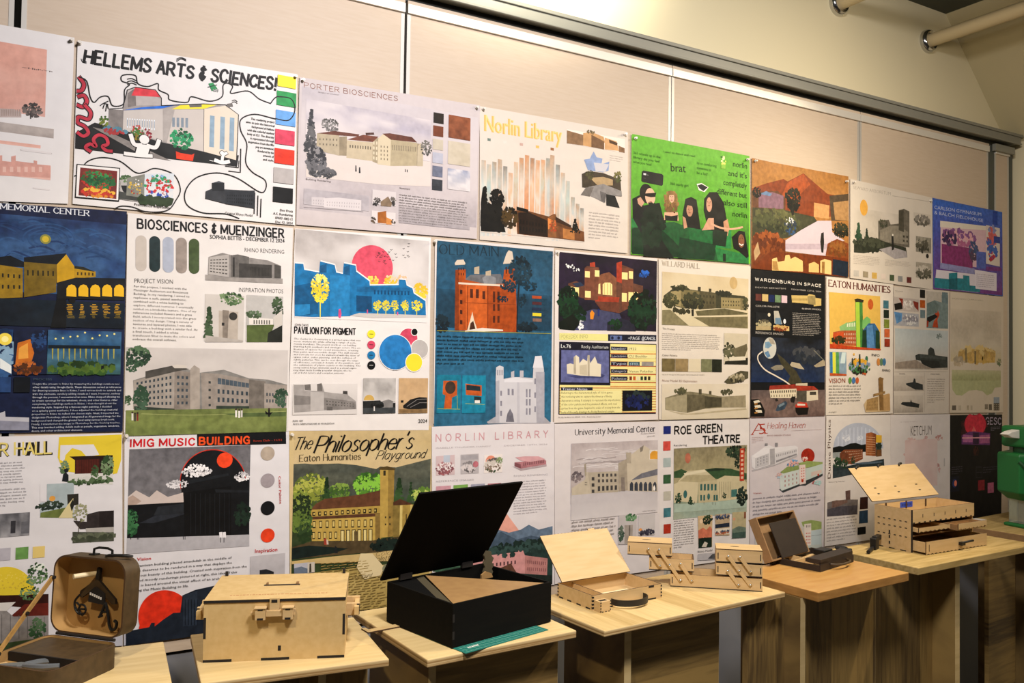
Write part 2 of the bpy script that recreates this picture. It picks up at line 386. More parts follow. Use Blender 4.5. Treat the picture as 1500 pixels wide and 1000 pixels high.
    one('jaws', p, lambda b: b.prism([(-.045, .004), (-.002, .012), (.012, .008), (.012, -.008), (-.002, -.012), (-.045, -.004)], 0, .012, M['grey']), .002)
    for s in (1, -1):
        one('handle', p, lambda b: b.tube([(.008, s*.005, .0085), (.03, s*.014, .0085), (.055, s*.02, .0085), (.085, s*.016, .0085)], [.005, .007, .0075, .006], M['grey'], 8), smooth=True)
    s = one('wood_scrap', None, lambda b: b.box(-.03, -.022, 0, .03, .022, .005, M['ply2'], side=M['burn2']), .0005)
    s.matrix_world = X @ Matrix.Translation((.040, -.166, .0285)) @ Matrix.Rotation(rad(-20), 4, 'Z')
    setp(s, 'small pale plywood offcut inside the brown case beside the pliers', 'wood scrap')
suitcase()

# --- closed toolbox
def toolbox():
    W, Dp, H = .322, .238, .143
    e = empty('toolbox', (.402, -.422, TOP), -21.5, 'closed tan laser-cut toolbox with front latch and slotted lid', 'toolbox')
    t = .006
    def body(b):
        b.box(0, 0, 0, W, t, H-.007, M['mdf']); b.box(0, Dp-t, 0, W, Dp, H-.007, M['mdf']); b.box(0, t, 0, t, Dp-t, H-.007, M['mdf']); b.box(W-t, t, 0, W, Dp-t, H-.007, M['mdf']); b.box(t, t, 0, W-t, Dp-t, t, M['mdf'])
        k = .0004
        for x0, x1 in ((0, .2), (.405, .605), (.805, 1)): b.box(W*x0, -k, 0, W*x1, 0, .0062, M['burnt'])
        for x in (0, W-.0055): b.box(x-(k if x == 0 else 0), -k, H*.38, x+.0055+(k if x else 0), 0, H*.72, M['burnt'])
        b.box(W*.523, -k, H*.15, W*.545, 0, H*.235, M['burnt'])
    one('body', e, body, .0006)
    def lid(b):
        b.box(-.001, -.002, H-.0068, W+.001, Dp, H, M['mdf'], side=M['burnt'])
        b.box(W*.37, Dp*.50, H, W*.64, Dp*.55, H+.0006, M['burnt'])
        b.box(W*.385, Dp*.53, H, W*.40, Dp*.58, H+.005, M['mdf2']); b.box(W*.61, Dp*.53, H, W*.63, Dp*.58, H+.005, M['mdf2'])
    l = one('lid', e, lid, .0006)
    def eng(b):
        x = .16
        while x < .86:
            w = random.uniform(.008, .03); b.box(W*x, Dp*.155, H, W*(x+w), Dp*.175, H+.0002, M['red']); x += w+.008
    one('engraving', l, eng, label='faint reddish engraved line on the lid')
    for x in (.012, W-.012): one('hinge_pin', e, lambda b: b.box(x-.0035, Dp-.010, H, x+.0035, Dp-.002, H+.011, M['burnt']))
    la = None
    def latch(b):
        b.box(W*.462, -.012, H-.030, W*.530, -.0005, H+.004, M['ply2'], top=M['mdf']); b.box(W*.475, -.0128, H-.006, W*.517, -.012, H+.001, M['burnt'])
        b.box(W*.44, -.016, H-.037, W*.556, -.004, H-.024, M['ply2'])
    la = one('latch', e, latch, .0006)
    for x0, x1 in ((.364, .437), (.558, .63)):
        def lug(b):
            b.box(W*x0, -.020, H-.044, W*x1, -.0005, H-.018, M['ply2']); b.box(W*x0+.006, -.0206, H-.022, W*x1-.006, -.02, H-.018, M['burnt'])
            b.box(W*x0+.005, -.0206, H-.044, W*x1-.005, -.02, H-.039, M['burnt']); b.box(W*x0-.002, -.022, H-.018, W*x1+.002, -.0005, H-.0155, M['ply2'])
        one('latch_lug', la, lug, .0005)
    one('latch_bar', la, lambda b: b.box(W*.33, -.013, H-.033, W*.364, -.006, H-.027, M['ply2'])); one('latch_bar', la, lambda b: b.box(W*.63, -.013, H-.035, W*.645, -.006, H-.022, M['ply2']))
    for s in (-1, 1):
        x = W if s > 0 else 0
        def hd(b):
            for y in (Dp*.36, Dp*.62): b.box(min(x, x+s*.032), y, H*.52, max(x, x+s*.032), y+.012, H*.72, M['ply2'])
            b.box(min(x+s*.02, x+s*.031), Dp*.30, H*.55, max(x+s*.02, x+s*.031), Dp*.74, H*.69, M['mdf'])
            b.box(min(x+s*.0255, x+s*.0325), Dp*.36-.0005, H*.53, max(x+s*.0255, x+s*.0325), Dp*.36, H*.715, M['burnt'])
        one('side_handle', e, hd, .0008)
toolbox()

# --- black box with raised lid
def black_box():
    W, Dp, H = .342, .285, .107
    e = empty('black_box', (.953, -.609, TOP+.0022), 12, 'open black wooden box with raised black lid and triangular tan panel', 'box')
    t = .006; B = M['black']
    def body(b):
        walls(b, W, Dp, H, t, B, B)
        k = .0004
        for z in (.02, .062): b.box(-k, -k, z, .006, 0, z+.02, M['burnt'])
    one('body', e, body, .0006)
    ax = W*.36
    one('corner_panel', e, lambda b: b.prism([(t, t), (W-t-.012, t), (ax, Dp-t)], H-.006, H-.001, M['tan'], side=M['burnt']), label='tan triangular panel')
    def side(b):
        b.prism([(t, t+.004), (ax-.004, Dp-t), (t, Dp-t)], H-.010, H-.005, M['blackm'])
        b.add([(t+.001, t+.003, H-.003), (ax-.006, Dp-t, H-.003), (ax-.03, Dp-t, H-.0045), (t+.001, t+.06, H-.0045)], [(0, 1, 2, 3)], M['olive'])
    one('side_panel', e, side)
    one('divider', e, lambda b: b.prism([(W-t-.011, t+.001), (W-t-.005, t+.001), (ax+.007, Dp-t), (ax+.001, Dp-t)], t, H-.004, B))
    # lid leans forward over the box from its hinge along the back
    b = MB(); b.box(-.024, -.305, 0, W-.006, 0, .006, M['blackm']); lid = b.build('lid', e, .0008); lid.location = (.0, Dp-.004, H+.006); lid.rotation_euler = (rad(-56), 0, 0)
    for x in (.035, W-.09): one('hinge', e, lambda b: b.box(x, Dp-.012, H, x+.04, Dp-.002, H+.016, M['burnt']))
    def prop(b):
        pts = [(-.010, 0), (.016, 0), (.022, .012), (.017, .02), (.024, .03), (.018, .038), (.024, .05), (.016, .058), (.014, .07), (-.002, .074), (-.012, .062), (-.008, .05), (-.014, .04), (-.008, .028), (-.014, .016)]
        b.prism(pts, 0, .006, M['olive'], plane='xz')
    b = MB(); prop(b); o = b.build('lid_prop', e, 0); o.location = (W*.80, Dp*.66, H-.012); o['label'] = 'toothed dark lid prop'
    b = MB(); b.prism([(-.03, 0), (.012, 0), (.006, .012), (-.014, .02), (-.03, .012)], 0, .006, M['tan'], plane='xz'); o = b.build('prop_foot', e); o.location = (W*.80, Dp*.62, H-.012)
black_box()
def mat_and_strip():
    m = empty('cutting_mat', (.966, -.655, TOP), 12.5, 'teal gridded cutting mat slipped under the front of the black box', 'cutting mat')
    one('mat_sheet', m, lambda b: b.box(0, 0, 0, .285, .20, .002, M['teal']), .0006)
    def ln_(b):
        for i in range(1, 20): b.box(i*.0143-.0003, .004, .002, i*.0143+.0003, .196, .0021, M['tealline'])
        for y in (.006, .02, .0345, .049): b.box(.006, y-.0004, .002, .279, y+.0004, .0021, M['tealline'])
        for i, x in enumerate((.03, .036, .043, .049, .055, .060)): b.box(x, .024, .002, x+.0042, .031, .00215, M['white'])
    one('grid_lines', m, ln_, label='pale grid lines and white lettering')
    s = one('wooden_strip', None, lambda b: (b.box(0, 0, 0, .10, .022, .004, M['mdf'], side=M['burn2']), b.box(0, .022, 0, .012, .04, .004, M['mdf'], side=M['burn2'])), .0004)
    s.location = (.815, -.40, TOP+.0001); s.rotation_euler = (0, 0, rad(6))
    setp(s, 'thin wooden strip sticking out left from under the black box', 'wooden strip')
mat_and_strip()

# --- briefcase of birch ply
def briefcase():
    W, Dp, H = .268, .169, .042
    e = empty('briefcase', (1.454, -.501, TOP), 3, 'small open plywood briefcase with black strap handle', 'case')
    t = .004; Q = M['ply2']; k = .0004
    def body(b):
        walls(b, W, Dp, H, t, Q, M['burn2'])
        for z in (.004, .014, .024, .034):
            b.box(-k, -k, z, .005, 0, z+.0055, M['burnt']); b.box(W-.005, -k, z, W+k, 0, z+.0055, M['burnt']); b.box(-k, Dp-.006, z, 0, Dp, z+.0055, M['burnt'])
            b.box(-k, 0, z, 0, .005, z+.0055, M['burnt'])
        for y0 in (.012, .055, .10, .14): b.box(-k, y0, 0, 0, y0+.02, .0045, M['burnt'])
        for x0 in (.03, .20): b.box(x0, -k, 0, x0+.045, 0, .0045, M['burnt'])
        b.box(W*.80, -k, H-.006, W*.88, 0, H, M['burnt'])
        for z in (.006, .016, .026): b.box(.0, -k, z, .01, 0, z+.004, M['burnt'])
    one('body', e, body, .0005)
    one('divider', e, lambda b: b.box(.052, t, .004, .056, Dp-t, H-.006, Q, top=M['burn2']))
    one('inner_rail', e, lambda b: b.box(.056, .06, H*.3, W-.08, .068, H*.55, M['peg']))
    b = MB(); b.box(-.004, 0, 0, W-.002, .166, .004, Q, side=M['burn2'])
    for i in range(16): b.box(W-.002, .005+i*.0102, .0002, W-.0012, .010+i*.0102, .0038, M['burnt'])
    for i in range(18): b.box(.01+i*.0135, .166, .0002, .016+i*.0135, .1668, .0038, M['burnt'])
    b.box(W*.70, .166, 0, W*.80, .172, .004, Q, side=M['burn2'])
    lid = b.build('lid', e, .0004); lid.location = (.004, Dp-.02, H+.004); lid.rotation_euler = (rad(45), 0, 0)
    def hook(b):
        b.box(.004, -.030, 0, .042, -.001, H-.012, Q, side=Q); b.box(.010, -.022, H-.012, .036, -.010, H-.0115, M['burnt'])
        for z in (.001, .009, .017, .025): b.box(.0036, -.0304, z, .0075, -.03, z+.005, M['burnt']); b.box(.039, -.0304, z+.003, .0424, -.03, z+.0065, M['burnt'])
        for x in (.010, .022, .033): b.box(x, -.0304, 0, x+.005, -.03, .003, M['burnt'])
    one('latch_block', e, hook, .0004)
    def strap(b):
        n = 16; vs = []; fs = []
        for i in range(n+1):
            a = math.pi*i/n; x = .13-.062*math.cos(a); y = -.052*math.sin(a)**.8
            z0 = .008; z1 = .026
            for dy in (0, .003):
                vs += [(x, y+dy-.001, z0), (x, y+dy-.001, z1)]
        for i in range(n):
            a = i*4; c = a+4
            fs += [(a, c, c+1, a+1), (a+2, a+3, c+3, c+2), (a+1, c+1, c+3, a+3), (a, a+2, c+2, c)]
        b.add(vs, fs, M['strap'])
    one('strap_handle', e, strap, smooth=True, label='black strap handle')
briefcase()

# --- cantilever tray box
def cantilever():
    e = empty('cantilever_box', (1.834, -.397, TOP), -41, 'plywood cantilever tool box with folding stacked trays on slanted arms', 'tool box')
    W, Dp, H, t = .283, .088, .042, .004; Q = M['ply2']; k = .0004
    def tray(name, x, y, z, w, h, d, lidded=False):
        def f(b):
            walls(b, w, d, h, t, Q, M['burn2'], x=x, y=y, z=z)
            b.box(x, y-k, z, x+w, y+.001, z+.003, M['burnt'])
            for xx in (x+.004, x+w-.007): b.box(xx, y-k, z+h*.25, xx+.003, y, z+h*.75, M['burnt'])
            b.box(x+w, y+.004, z, x+w+k, y+d, z+.003, M['burnt'])
        o = one(name, e, f, .0004)
        if lidded:
            def l(b):
                b.box(x, y, z+h, x+w, y+d, z+h+.003, Q, side=M['burn2']); 
                b.prism([(x+w*.42+.012*math.cos(a)*1.2, y+d*.5+.005*math.sin(a)) for a in [i*math.pi/6 for i in range(12)]], z+h+.003, z+h+.0032, M['burnt'])
            one('lid', o, l, .0004, label='plywood lid with oval finger hole')
        return o
    tray('base_tray', 0, 0, 0, W, H-.002, Dp+.012)
    dx = .142
    tray('tray', dx, .004, H+.001, .141, .039, Dp); tray('tray', dx, .004, 2*H+.001, .141, .039, Dp, True)
    tray('tray', -.068, .004, H+.006, .141, .039, Dp); tray('tray', -.137, .004, 2*H+.009, .141, .039, Dp, True)
    def arm(name, x0, z0, x1, z1):
        def f(b):
            d = Vector((x1-x0, 0, z1-z0)); n = Vector((-d.z, 0, d.x)).normalized()*.0055; p = Vector((x0, -.004, z0)); q = Vector((x1, -.004, z1)); u = d.normalized()*.004
            c = [p-u+n, p-u-n, q+u-n, q+u+n]; vs = [v+Vector((0, s, 0)) for s in (0, .0035) for v in c]
            b.add([tuple(v) for v in vs], [(0, 1, 2, 3), (7, 6, 5, 4), (0, 4, 5, 1), (1, 5, 6, 2), (2, 6, 7, 3), (3, 7, 4, 0)], Q)
        return one(name, e, f, .0008)
    def bolts(par, pts):
        for x, z in pts:
            def f(b):
                vs = []; fs = []; n = 12; prof = [(.0036, -.004), (.0034, -.0055), (.002, -.0068), (.0002, -.0072)]
                for rr, y in prof: vs += [(x+rr*math.cos(2*math.pi*i/n), y, z+rr*math.sin(2*math.pi*i/n)) for i in range(n)]
                for j in range(3):
                    for i in range(n): fs.append((j*n+i, j*n+(i+1) % n, (j+1)*n+(i+1) % n, (j+1)*n+i))
                b.add(vs, fs, M['chrome'])
            one('bolt', par, f, smooth=True, label='shiny round bolt head')
    a = arm('arm', .031, .022, -.037, 2*H+.031); bolts(a, [(.031, .022), (-.003, H+.027), (-.037, 2*H+.031)])
    a = arm('arm', -.033, H+.022, -.070, 2*H+.031); bolts(a, [(-.033, H+.022), (-.070, 2*H+.031)])
    a = arm('arm', .066, .022, .031, H+.032); bolts(a, [(.066, .022), (.031, H+.032)])
    a = arm('arm', .246, .020, .178, 2*H+.022); bolts(a, [(.246, .020), (.212, H+.020), (.178, 2*H+.022)])
    a = arm('arm', .210, .018, .178, H+.018); bolts(a, [(.210, .018), (.178, H+.018)])
    a = arm('arm', .247, H+.020, .214, 2*H+.022); bolts(a, [(.247, H+.020), (.214, 2*H+.022)])
cantilever()

# --- dark box with tray lid
def dark_box():
    W, Dp, H, t = .244, .166, .026, .005
    e = empty('dark_box', (2.424, -.493, TOP), 12, 'open dark brown box with framed lid on the butcher-block table', 'box')
    B = M['brown']
    def body(b):
        b.box(0, 0, 0, W, t, H, B); b.box(0, Dp-t, 0, W, Dp, H, B); b.box(0, t, 0, t, Dp-t, H*.8, B); b.box(W-t, t, 0, W, Dp-t, H, B); b.box(t, t, 0, W-t, Dp-t, .004, M['ply2'])
        b.box(0, 0, H, W*.96, .05, H+.016, B); b.box(W*.02, .05, H, W*.10, .06, H+.012, B); b.box(0, 0, H, .05, .006, H+.008, B)
    one('body', e, body, .0008)
    one('divider', e, lambda b: (b.box(W*.3, .06, .004, W*.3+.004, Dp-t, H-.004, M['ply2']), b.box(t, .10, .004, W-t, .104, H-.004, M['ply2'])), label='pale wooden dividers')
    one('catch', e, lambda b: b.box(W*.55, .055, H, W*.80, .10, H+.020, M['ink']), .003)
    b = MB(); pts = [(.02, 0), (W*.5, -.012), (W-.02, 0)]; b.tube([(.07, 0, .018), (.08, -.018, .017), (.11, -.028, .017), (.15, -.028, .017), (.18, -.018, .017), (.19, 0, .018)], .004, M['leather'], 8); b.build('handle', e, 0, True)
    lid = empty('lid', (0, 0, 0)); bpy.data.objects.remove(lid)
    b = MB(); w, h, d = .262, .160, .034
    b.box(0, -.004, 0, w, 0, h, M['mdf2']); b.box(0, -d, 0, .006, -.004, h, M['mdf2'], side=M['mdf2']); b.box(w-.006, -d, 0, w, -.004, h, M['mdf2']); b.box(.006, -d, h-.006, w-.006, -.004, h, M['mdf2']); b.box(.006, -d, 0, w-.006, -.004, .006, M['mdf2'])
    lid = b.build('lid', e, .0006); lid.location = (-.062, Dp+.012, .005); lid.rotation_euler = (rad(-25), 0, 0)
    lid['label'] = 'brown framed lid leaning back'
    b = MB(); b.box(.062, -.0, 0, .245, .004, .128, M['brown']); o = b.build('lid_cover', lid, .0005); o.location = (.0, -d-.005, .002); o['label'] = 'near-black cover panel'
    one('hinge', e, lambda b: b.box(-.03, Dp-.002, 0, W-.03, Dp+.010, .012, M['brown']))
    s = empty('tape_gun', (2.70, -.375, TOP), 30, 'small black tool lying between the dark box and the drawer chest', 'tool')
    one('body', s, lambda b: b.prism([(-.035, 0), (.035, 0), (.04, .018), (.02, .032), (-.03, .032), (-.04, .015)], -.022, .022, M['ink'], plane='xz'), .004)
    one('handle', s, lambda b: b.tube([(.03, 0, .02), (.07, .02, .018), (.10, .045, .014)], [.012, .012, .008], M['ink'], 10), smooth=True)
dark_box()

# --- drawer chest
def chest():
    W, Dp, H, t = .405, .160, .162, .005; Q = M['ply2']; k = .0004
    e = empty('drawer_chest', (3.001, -.438, TOP), 0, 'plywood drawer chest with raised lid and half-open drawers', 'chest')
    F = .50
    def body(b):
        b.box(0, 0, 0, t, Dp, H, Q, top=M['burn2']); b.box(W-t, 0, 0, W, Dp, H, Q, top=M['burn2']); b.box(t, Dp-t, 0, W-t, Dp, H, Q, top=M['burn2'])
        b.box(t, 0, 0, W-t, Dp-t, t, Q); b.box(t, .002, H*.66, W-t, Dp-t, H*.66+.004, Q); b.box(t, .002, H*.36, W-t, Dp-t, H*.36+.004, M['mdf2'])
        b.box(0, -.005, H*.68, W, 0, H, Q, side=Q, top=M['burn2'])
        for i in range(12): b.box(.006+i*W/12, -.0054, H*.68-.001, .018+i*W/12, -.0046, H*.68+.004, M['burnt'])
        for i in range(5): b.box(W*(.16+.175*i), -.0054, H*.80, W*(.16+.175*i)+.004, -.005, H*.88, M['burnt'])
        for z in (.36, .52, .68) if False else (.33, .54, .69):
            for i in range(6): b.box(-k, .016+i*.024, H*z, 0, .026+i*.024, H*z+.004, M['burnt'])
        for z in (.10, .24, .36): b.box(-k, Dp*.56, H*z, 0, Dp*.60, H*z+.012, M['burnt'])
        for i in range(3): b.box(-k, .02+i*.05, 0, 0, .045+i*.05, .004, M['burnt'])
        b.box(-k, -.0052, 0, .0045, -.001, H, M['burnt'])
    one('body', e, body, .0005)
    for x in (.06, .19, .32): one('hinge', e, lambda b: b.box(x, Dp-t-.004, H-.03, x+.005, Dp-t, H+.001, M['burn2']))
    def tape(b):
        b.box(.155, Dp-t-.001, H-.026, .235, Dp-t, H-.004, M['bluet'])
        for i in range(6): b.box(.165+i*.011, Dp-t-.0012, H-.020, .171+i*.011, Dp-t-.001, H-.011, M['bluel'])
    one('tape_label', e, tape, label='blue tape label with handwriting')
    b = MB(); b.box(-.012, 0, 0, W+.02, .166, .004, Q, side=M['burn2'])
    for x in (.05, .18, .32): 
        b.box(x, .030, .004, x+.014, .0345, .0044, M['burnt']); b.box(x+.004, .058, .004, x+.018, .0625, .0044, M['burnt'])
    for x in (.03, .17, .31): b.tube([(x, .160, .006), (x+.010, .168, .008), (x+.026, .170, .006)], .0045, M['ink'], 8)
    lid = b.build('lid', e, .0004); lid.location = (0, Dp+.004, H+.008); lid.rotation_euler = (rad(46), 0, 0)
    # face of the lid that looks at the room is its underside
    def wavy(x0, x1, zt, zb, amp, n=14):
        pts = [(x0, zt), (x1, zt)]
        for i in range(n*2+1):
            x = x1+(x0-x1)*i/(n*2); pts.append((x, zb+(amp if (i//1) % 2 else 0)))
        return pts
    def d1(b):
        b.prism(wavy(.006, W*F, H*.60, H*.49, .005, 7), -.030, -.026, Q, side=M['burn2'], plane='xz'); b.box(.010, -.026, H*.49, .014, .11, H*.59, Q); b.box(W*F-.010, -.026, H*.49, W*F-.006, .11, H*.59, Q); b.box(.014, -.026, H*.49, W*F-.01, .11, H*.49+.003, Q)
    one('drawer', e, d1, label='upper left drawer pulled part way out')
    def d2(b):
        b.prism(wavy(W*F+.004, W+.01, H*.66, H*.49, .005, 8), -.062, -.058, Q, side=M['burn2'], plane='xz'); b.box(W*F+.008, -.058, H*.42, W*F+.012, .10, H*.63, M['mdf2']); b.box(W-.010, -.058, H*.42, W-.006, .10, H*.63, M['mdf2']); b.box(W*F+.012, -.058, H*.42, W-.01, .10, H*.42+.003, Q)
    b = MB(); b.prism(wavy(W*F+.008, W-.004, H*.63, H*.48, .005, 7), -.060, -.056, Q, side=M['burn2'], plane='xz'); b.box(W*F+.010, -.056, H*.46, W*F+.014, .09, H*.60, M['mdf2']); b.box(W-.012, -.056, H*.46, W-.008, .09, H*.60, M['mdf2']); b.box(W*F+.014, -.056, H*.46, W-.012, .09, H*.46+.003, Q); b.box(W*F+.014, .0, H*.46+.003, W-.012, .003, H*.60, M['mdf2'])
    d = b.build('drawer', e, .0004); d['label'] = 'upper right drawer pulled far out'
    b = MB(); pts = [(.004, H*.30), (W-.002, H*.30)]
    pts = wavy(.006, W-.004, H*.31, .001, .004, 16)
    b.prism(pts, -.060, -.056, Q, side=M['burn2'], plane='xz'); b.box(.008, -.056, .008, .012, .09, H*.29, Q); b.box(W-.012, -.056, .008, W-.008, .09, H*.29, Q); b.box(.012, -.056, .008, W-.012, .09, .011, Q)
    b.box(.022, -.0604, H*.08, .026, -.06, H*.24, M['burnt'])
    d = b.build('drawer', e, .0004); d['label'] = 'long bottom drawer pulled out'
    one('pull', d, lambda b: (b.box(W*.52, -.074, H*.12, W*.58, -.06, H*.2, M['ink']), b.tube([(W*.55, -.068, H*.18), (W*.60, -.082, H*.22), (W*.66, -.085, H*.23)], .0045, M['ink'], 8)), .001, label='black drawer pull')
    c = empty('clamp', (2.935, -.33, TOP), 20, 'small black clamp on the left side of the drawer chest', 'clamp')
    one('jaw', c, lambda b: (b.box(-.03, -.012, 0, .01, .012, .045, M['ink']), b.box(-.01, -.01, .03, .05, .01, .05, M['ink'])), .003)
    one('bar', c, lambda b: b.tube([(-.03, 0, .008), (-.12, -.01, .008)], .007, M['ink'], 8), smooth=True)
chest()

# --- green machine at the right edge
def machine():
    e = empty('vending_machine', (3.985, -.345, TOP), -8, 'green and clear toy-like machine cut by the right edge', 'machine')
    G = M['green']
    one('foot', e, lambda b: b.prism([(-.07, -.07), (.07, -.07), (.07, .07), (-.07, .07)], 0, .016, G), .006)
    one('column', e, lambda b: b.box(-.055, -.055, .016, .055, .055, .125, M['clear']), .004, label='clear column')
    def body(b):
        n = 6
        def ring(r, z): return [(r*math.cos(rad(60*i+20)), r*math.sin(rad(60*i+20)), z) for i in range(n)]
        lv = [ring(.085, .125), ring(.125, .16), ring(.125, .325), ring(.118, .335)]
        vs = sum(lv, []); fs = []
        for j in range(3): fs += [(j*n+i, j*n+(i+1) % n, (j+1)*n+(i+1) % n, (j+1)*n+i) for i in range(n)]
        fs += [tuple(range(n))[::-1], tuple(range(3*n, 4*n))]
        b.add(vs, fs, G)
    one('body', e, body, .004)
    one('front_panel', e, lambda b: b.box(.0, -.118, .17, .09, -.100, .30, M['ink']), .002, label='black front panel with pale edge')
    one('brace', e, lambda b: b.tube([(-.112, -.04, .30), (-.075, -.098, .23), (-.05, -.11, .19)], .010, M['greend'], 8), smooth=True)
    one('neck', e, lambda b: b.tube([(0, 0, .335), (0, 0, .36)], .06, M['greend'], 12), smooth=True)
    one('head', e, lambda b: b.prism([(-.08, -.075), (.08, -.075), (.08, .075), (-.08, .075)], .36, .455, G), .012)
    one('lever', e, lambda b: b.prism([(-.08, .40), (-.13, .405), (-.16, .42), (-.13, .432), (-.08, .44)], -.02, .02, M['white'], plane='xz'), .003, label='white side lever')
machine()
t = setp(one('paper_scrap', None, lambda b: b.box(0, 0, 0, .07, .05, .004, M['white']), .001), 'small white scrap on the far right table beside the drawer chest', 'paper')
t.location = (3.90, -.17, TOP); t.rotation_euler = (0, 0, .1)
# ---------------------------------------------------------------- printed posters on the boards
def wallpt(px, py):
    """point of the board plane (y = 0) seen at a measured place of the photograph"""
    d = fw+(px-750)/FPX*rt+(500-py)/FPX*up; t = CAM_D/d.y
    return d.x*t, CAM_H+d.z*t
pm = bpy.data.materials.new('printed_paper'); pm.use_nodes = True
_t = pm.node_tree; _b = _t.nodes['Principled BSDF']; _b.inputs['Roughness'].default_value = .55; _b.inputs['Specular IOR Level'].default_value = .2
_a = _t.nodes.new('ShaderNodeVertexColor'); _a.layer_name = 'ink'; _tc = _t.nodes.new('ShaderNodeTexCoord'); _g = _t.nodes.new('ShaderNodeTexNoise'); _g.inputs['Scale'].default_value = 55; _g.inputs['Detail'].default_value = 7
_t.links.new(_tc.outputs['Object'], _g.inputs['Vector'])
_mr = _t.nodes.new('ShaderNodeMapRange'); _mr.inputs[1].default_value = .3; _mr.inputs[2].default_value = .7; _mr.inputs[3].default_value = .45; _mr.inputs[4].default_value = 1.3; _t.links.new(_g.outputs[0], _mr.inputs[0])
_bw = _t.nodes.new('ShaderNodeRGBToBW'); _t.links.new(_a.outputs[0], _bw.inputs[0])
_k = _t.nodes.new('ShaderNodeMapRange'); _k.inputs[1].default_value = .12; _k.inputs[2].default_value = .5; _k.inputs[3].default_value = .6; _k.inputs[4].default_value = .03; _t.links.new(_bw.outputs[0], _k.inputs[0])
_mx = _t.nodes.new('ShaderNodeMix'); _mx.data_type = 'RGBA'; _mx.blend_type = 'MULTIPLY'   # grain of the print, strongest in the inked parts
_t.links.new(_k.outputs[0], _mx.inputs[0]); _t.links.new(_a.outputs[0], _mx.inputs[6]); _t.links.new(_mr.outputs[0], _mx.inputs[7]); _t.links.new(_mx.outputs[2], _b.inputs['Base Color'])
_c = _t.nodes.new('ShaderNodeTexCoord'); _n = _t.nodes.new('ShaderNodeTexNoise'); _n.inputs['Scale'].default_value = 7; _n.inputs['Detail'].default_value = 2
_p = _t.nodes.new('ShaderNodeBump'); _p.inputs['Strength'].default_value = .35; _p.inputs['Distance'].default_value = .02
_t.links.new(_c.outputs['Object'], _n.inputs['Vector']); _t.links.new(_n.outputs[0], _p.inputs['Height']); _t.links.new(_p.outputs[0], _b.inputs['Normal'])

STEP = 1.2e-5
class Buf:
    def __init__(s, name, label=None): s.name = name; s.label = label; s.v = []; s.f = []; s.c = []; s.n = 0
    def add(s, pts, faces, cols):
        """pts: list of (X, depth, Z); cols: one colour or one per vertex"""
        s.v += pts; s.f += [[i+s.n for i in f] for f in faces]
        if cols and isinstance(cols[0], (list, tuple)): s.c += cols
        else: s.c += [cols]*len(pts)
        s.n += len(pts)
PAPER = 'dcd8d6'
class CurT: pass
cur = CurT(); cur.all = []; cur.texts = []
def inkc(h):
    if isinstance(h, tuple): return h
    return tuple(v**1.12 for v in lin(hx(h)))+(1.,)
def crop(ox, oy, s): cur.ox, cur.oy, cur.s = ox, oy, s
def w(x, y): return wallpt(cur.ox+x/cur.s, cur.oy+y/cur.s)
def lay():
    cur.k += 1; return -cur.base-cur.k*STEP
def poster(label, quad, bg=PAPER, group=None):
    p = CurT(); p.label = label; p.group = group or 'student posters covering the boards'; p.bg = bg; p.bufs = [Buf('poster')]; cur.all.append(p); cur.p = p; cur.b = p.bufs[0]
    cur.k = 0; cur.base = .0012+.0003*(len(cur.all) % 4)
    q = [wallpt(*a) for a in quad]; p.q = q
    y = -cur.base
    q2 = [(a, b) for a, b in q]
    pts = [(a, y, b) for a, b in q2]+[(a, y+.0008, b) for a, b in q2]
    cur.b.add(pts, [(0, 1, 2, 3), (7, 6, 5, 4), (0, 4, 5, 1), (1, 5, 6, 2), (2, 6, 7, 3), (3, 7, 4, 0)], inkc(bg))
def part(name=None, label=None):
    if name is None: cur.b = cur.p.bufs[0]
    else: cur.b = Buf(name, label); cur.p.bufs.append(cur.b)
def po(col, *xy):
    y = lay(); pts = [w(xy[i], xy[i+1]) for i in range(0, len(xy), 2)]
    cur.b.add([(a, y, b) for a, b in pts], [tuple(range(len(pts)))], inkc(col))
def rcw(col, a, b):
    y = lay(); cur.b.add([(a[0], y, a[1]), (b[0], y, a[1]), (b[0], y, b[1]), (a[0], y, b[1])], [(0, 1, 2, 3)], inkc(col))
def rc(col, x0, y0, x1, y1): rcw(col, w(x0, y0), w(x1, y1))
def sw(*a):
    """colour swatches: each (colour, x0, y0, x1, y1) is a part"""
    keep = cur.b
    for c in a: part('colour_swatch'); rc(*c)
    cur.b = keep
def arc(cx, cy, r, a0=0, a1=360, n=36, ry=None):
    c = w(cx, cy); R = c[1]-w(cx, cy+r)[1]; R2 = R*(ry or 1)
    return [(c[0]+R*math.cos(rad(a0+(a1-a0)*i/n)), c[1]+R2*math.sin(rad(a0+(a1-a0)*i/n))) for i in range(n+(0 if a1-a0 == 360 else 1))]
def ci(col, cx, cy, r, a0=0, a1=360, ry=None):
    y = lay(); p = arc(cx, cy, r, a0, a1, 30, ry); cur.b.add([(a, y, b) for a, b in p], [tuple(range(len(p)))], inkc(col))
def smooth(P, n=5, closed=False):
    out = []; k = len(P); m = k if closed else k-1
    for i in range(m):
        if closed: a, p, q, c = P[(i-1) % k], P[i], P[(i+1) % k], P[(i+2) % k]
        else: a, p, q, c = P[max(i-1, 0)], P[i], P[i+1], P[min(i+2, k-1)]
        for j in range(n):
            s = j/n
            out.append(tuple(.5*((2*p[d])+(q[d]-a[d])*s+(2*a[d]-5*p[d]+4*q[d]-c[d])*s*s+(3*p[d]-a[d]-3*q[d]+c[d])*s**3) for d in (0, 1)))
    if not closed: out.append(tuple(P[-1]))
    return out
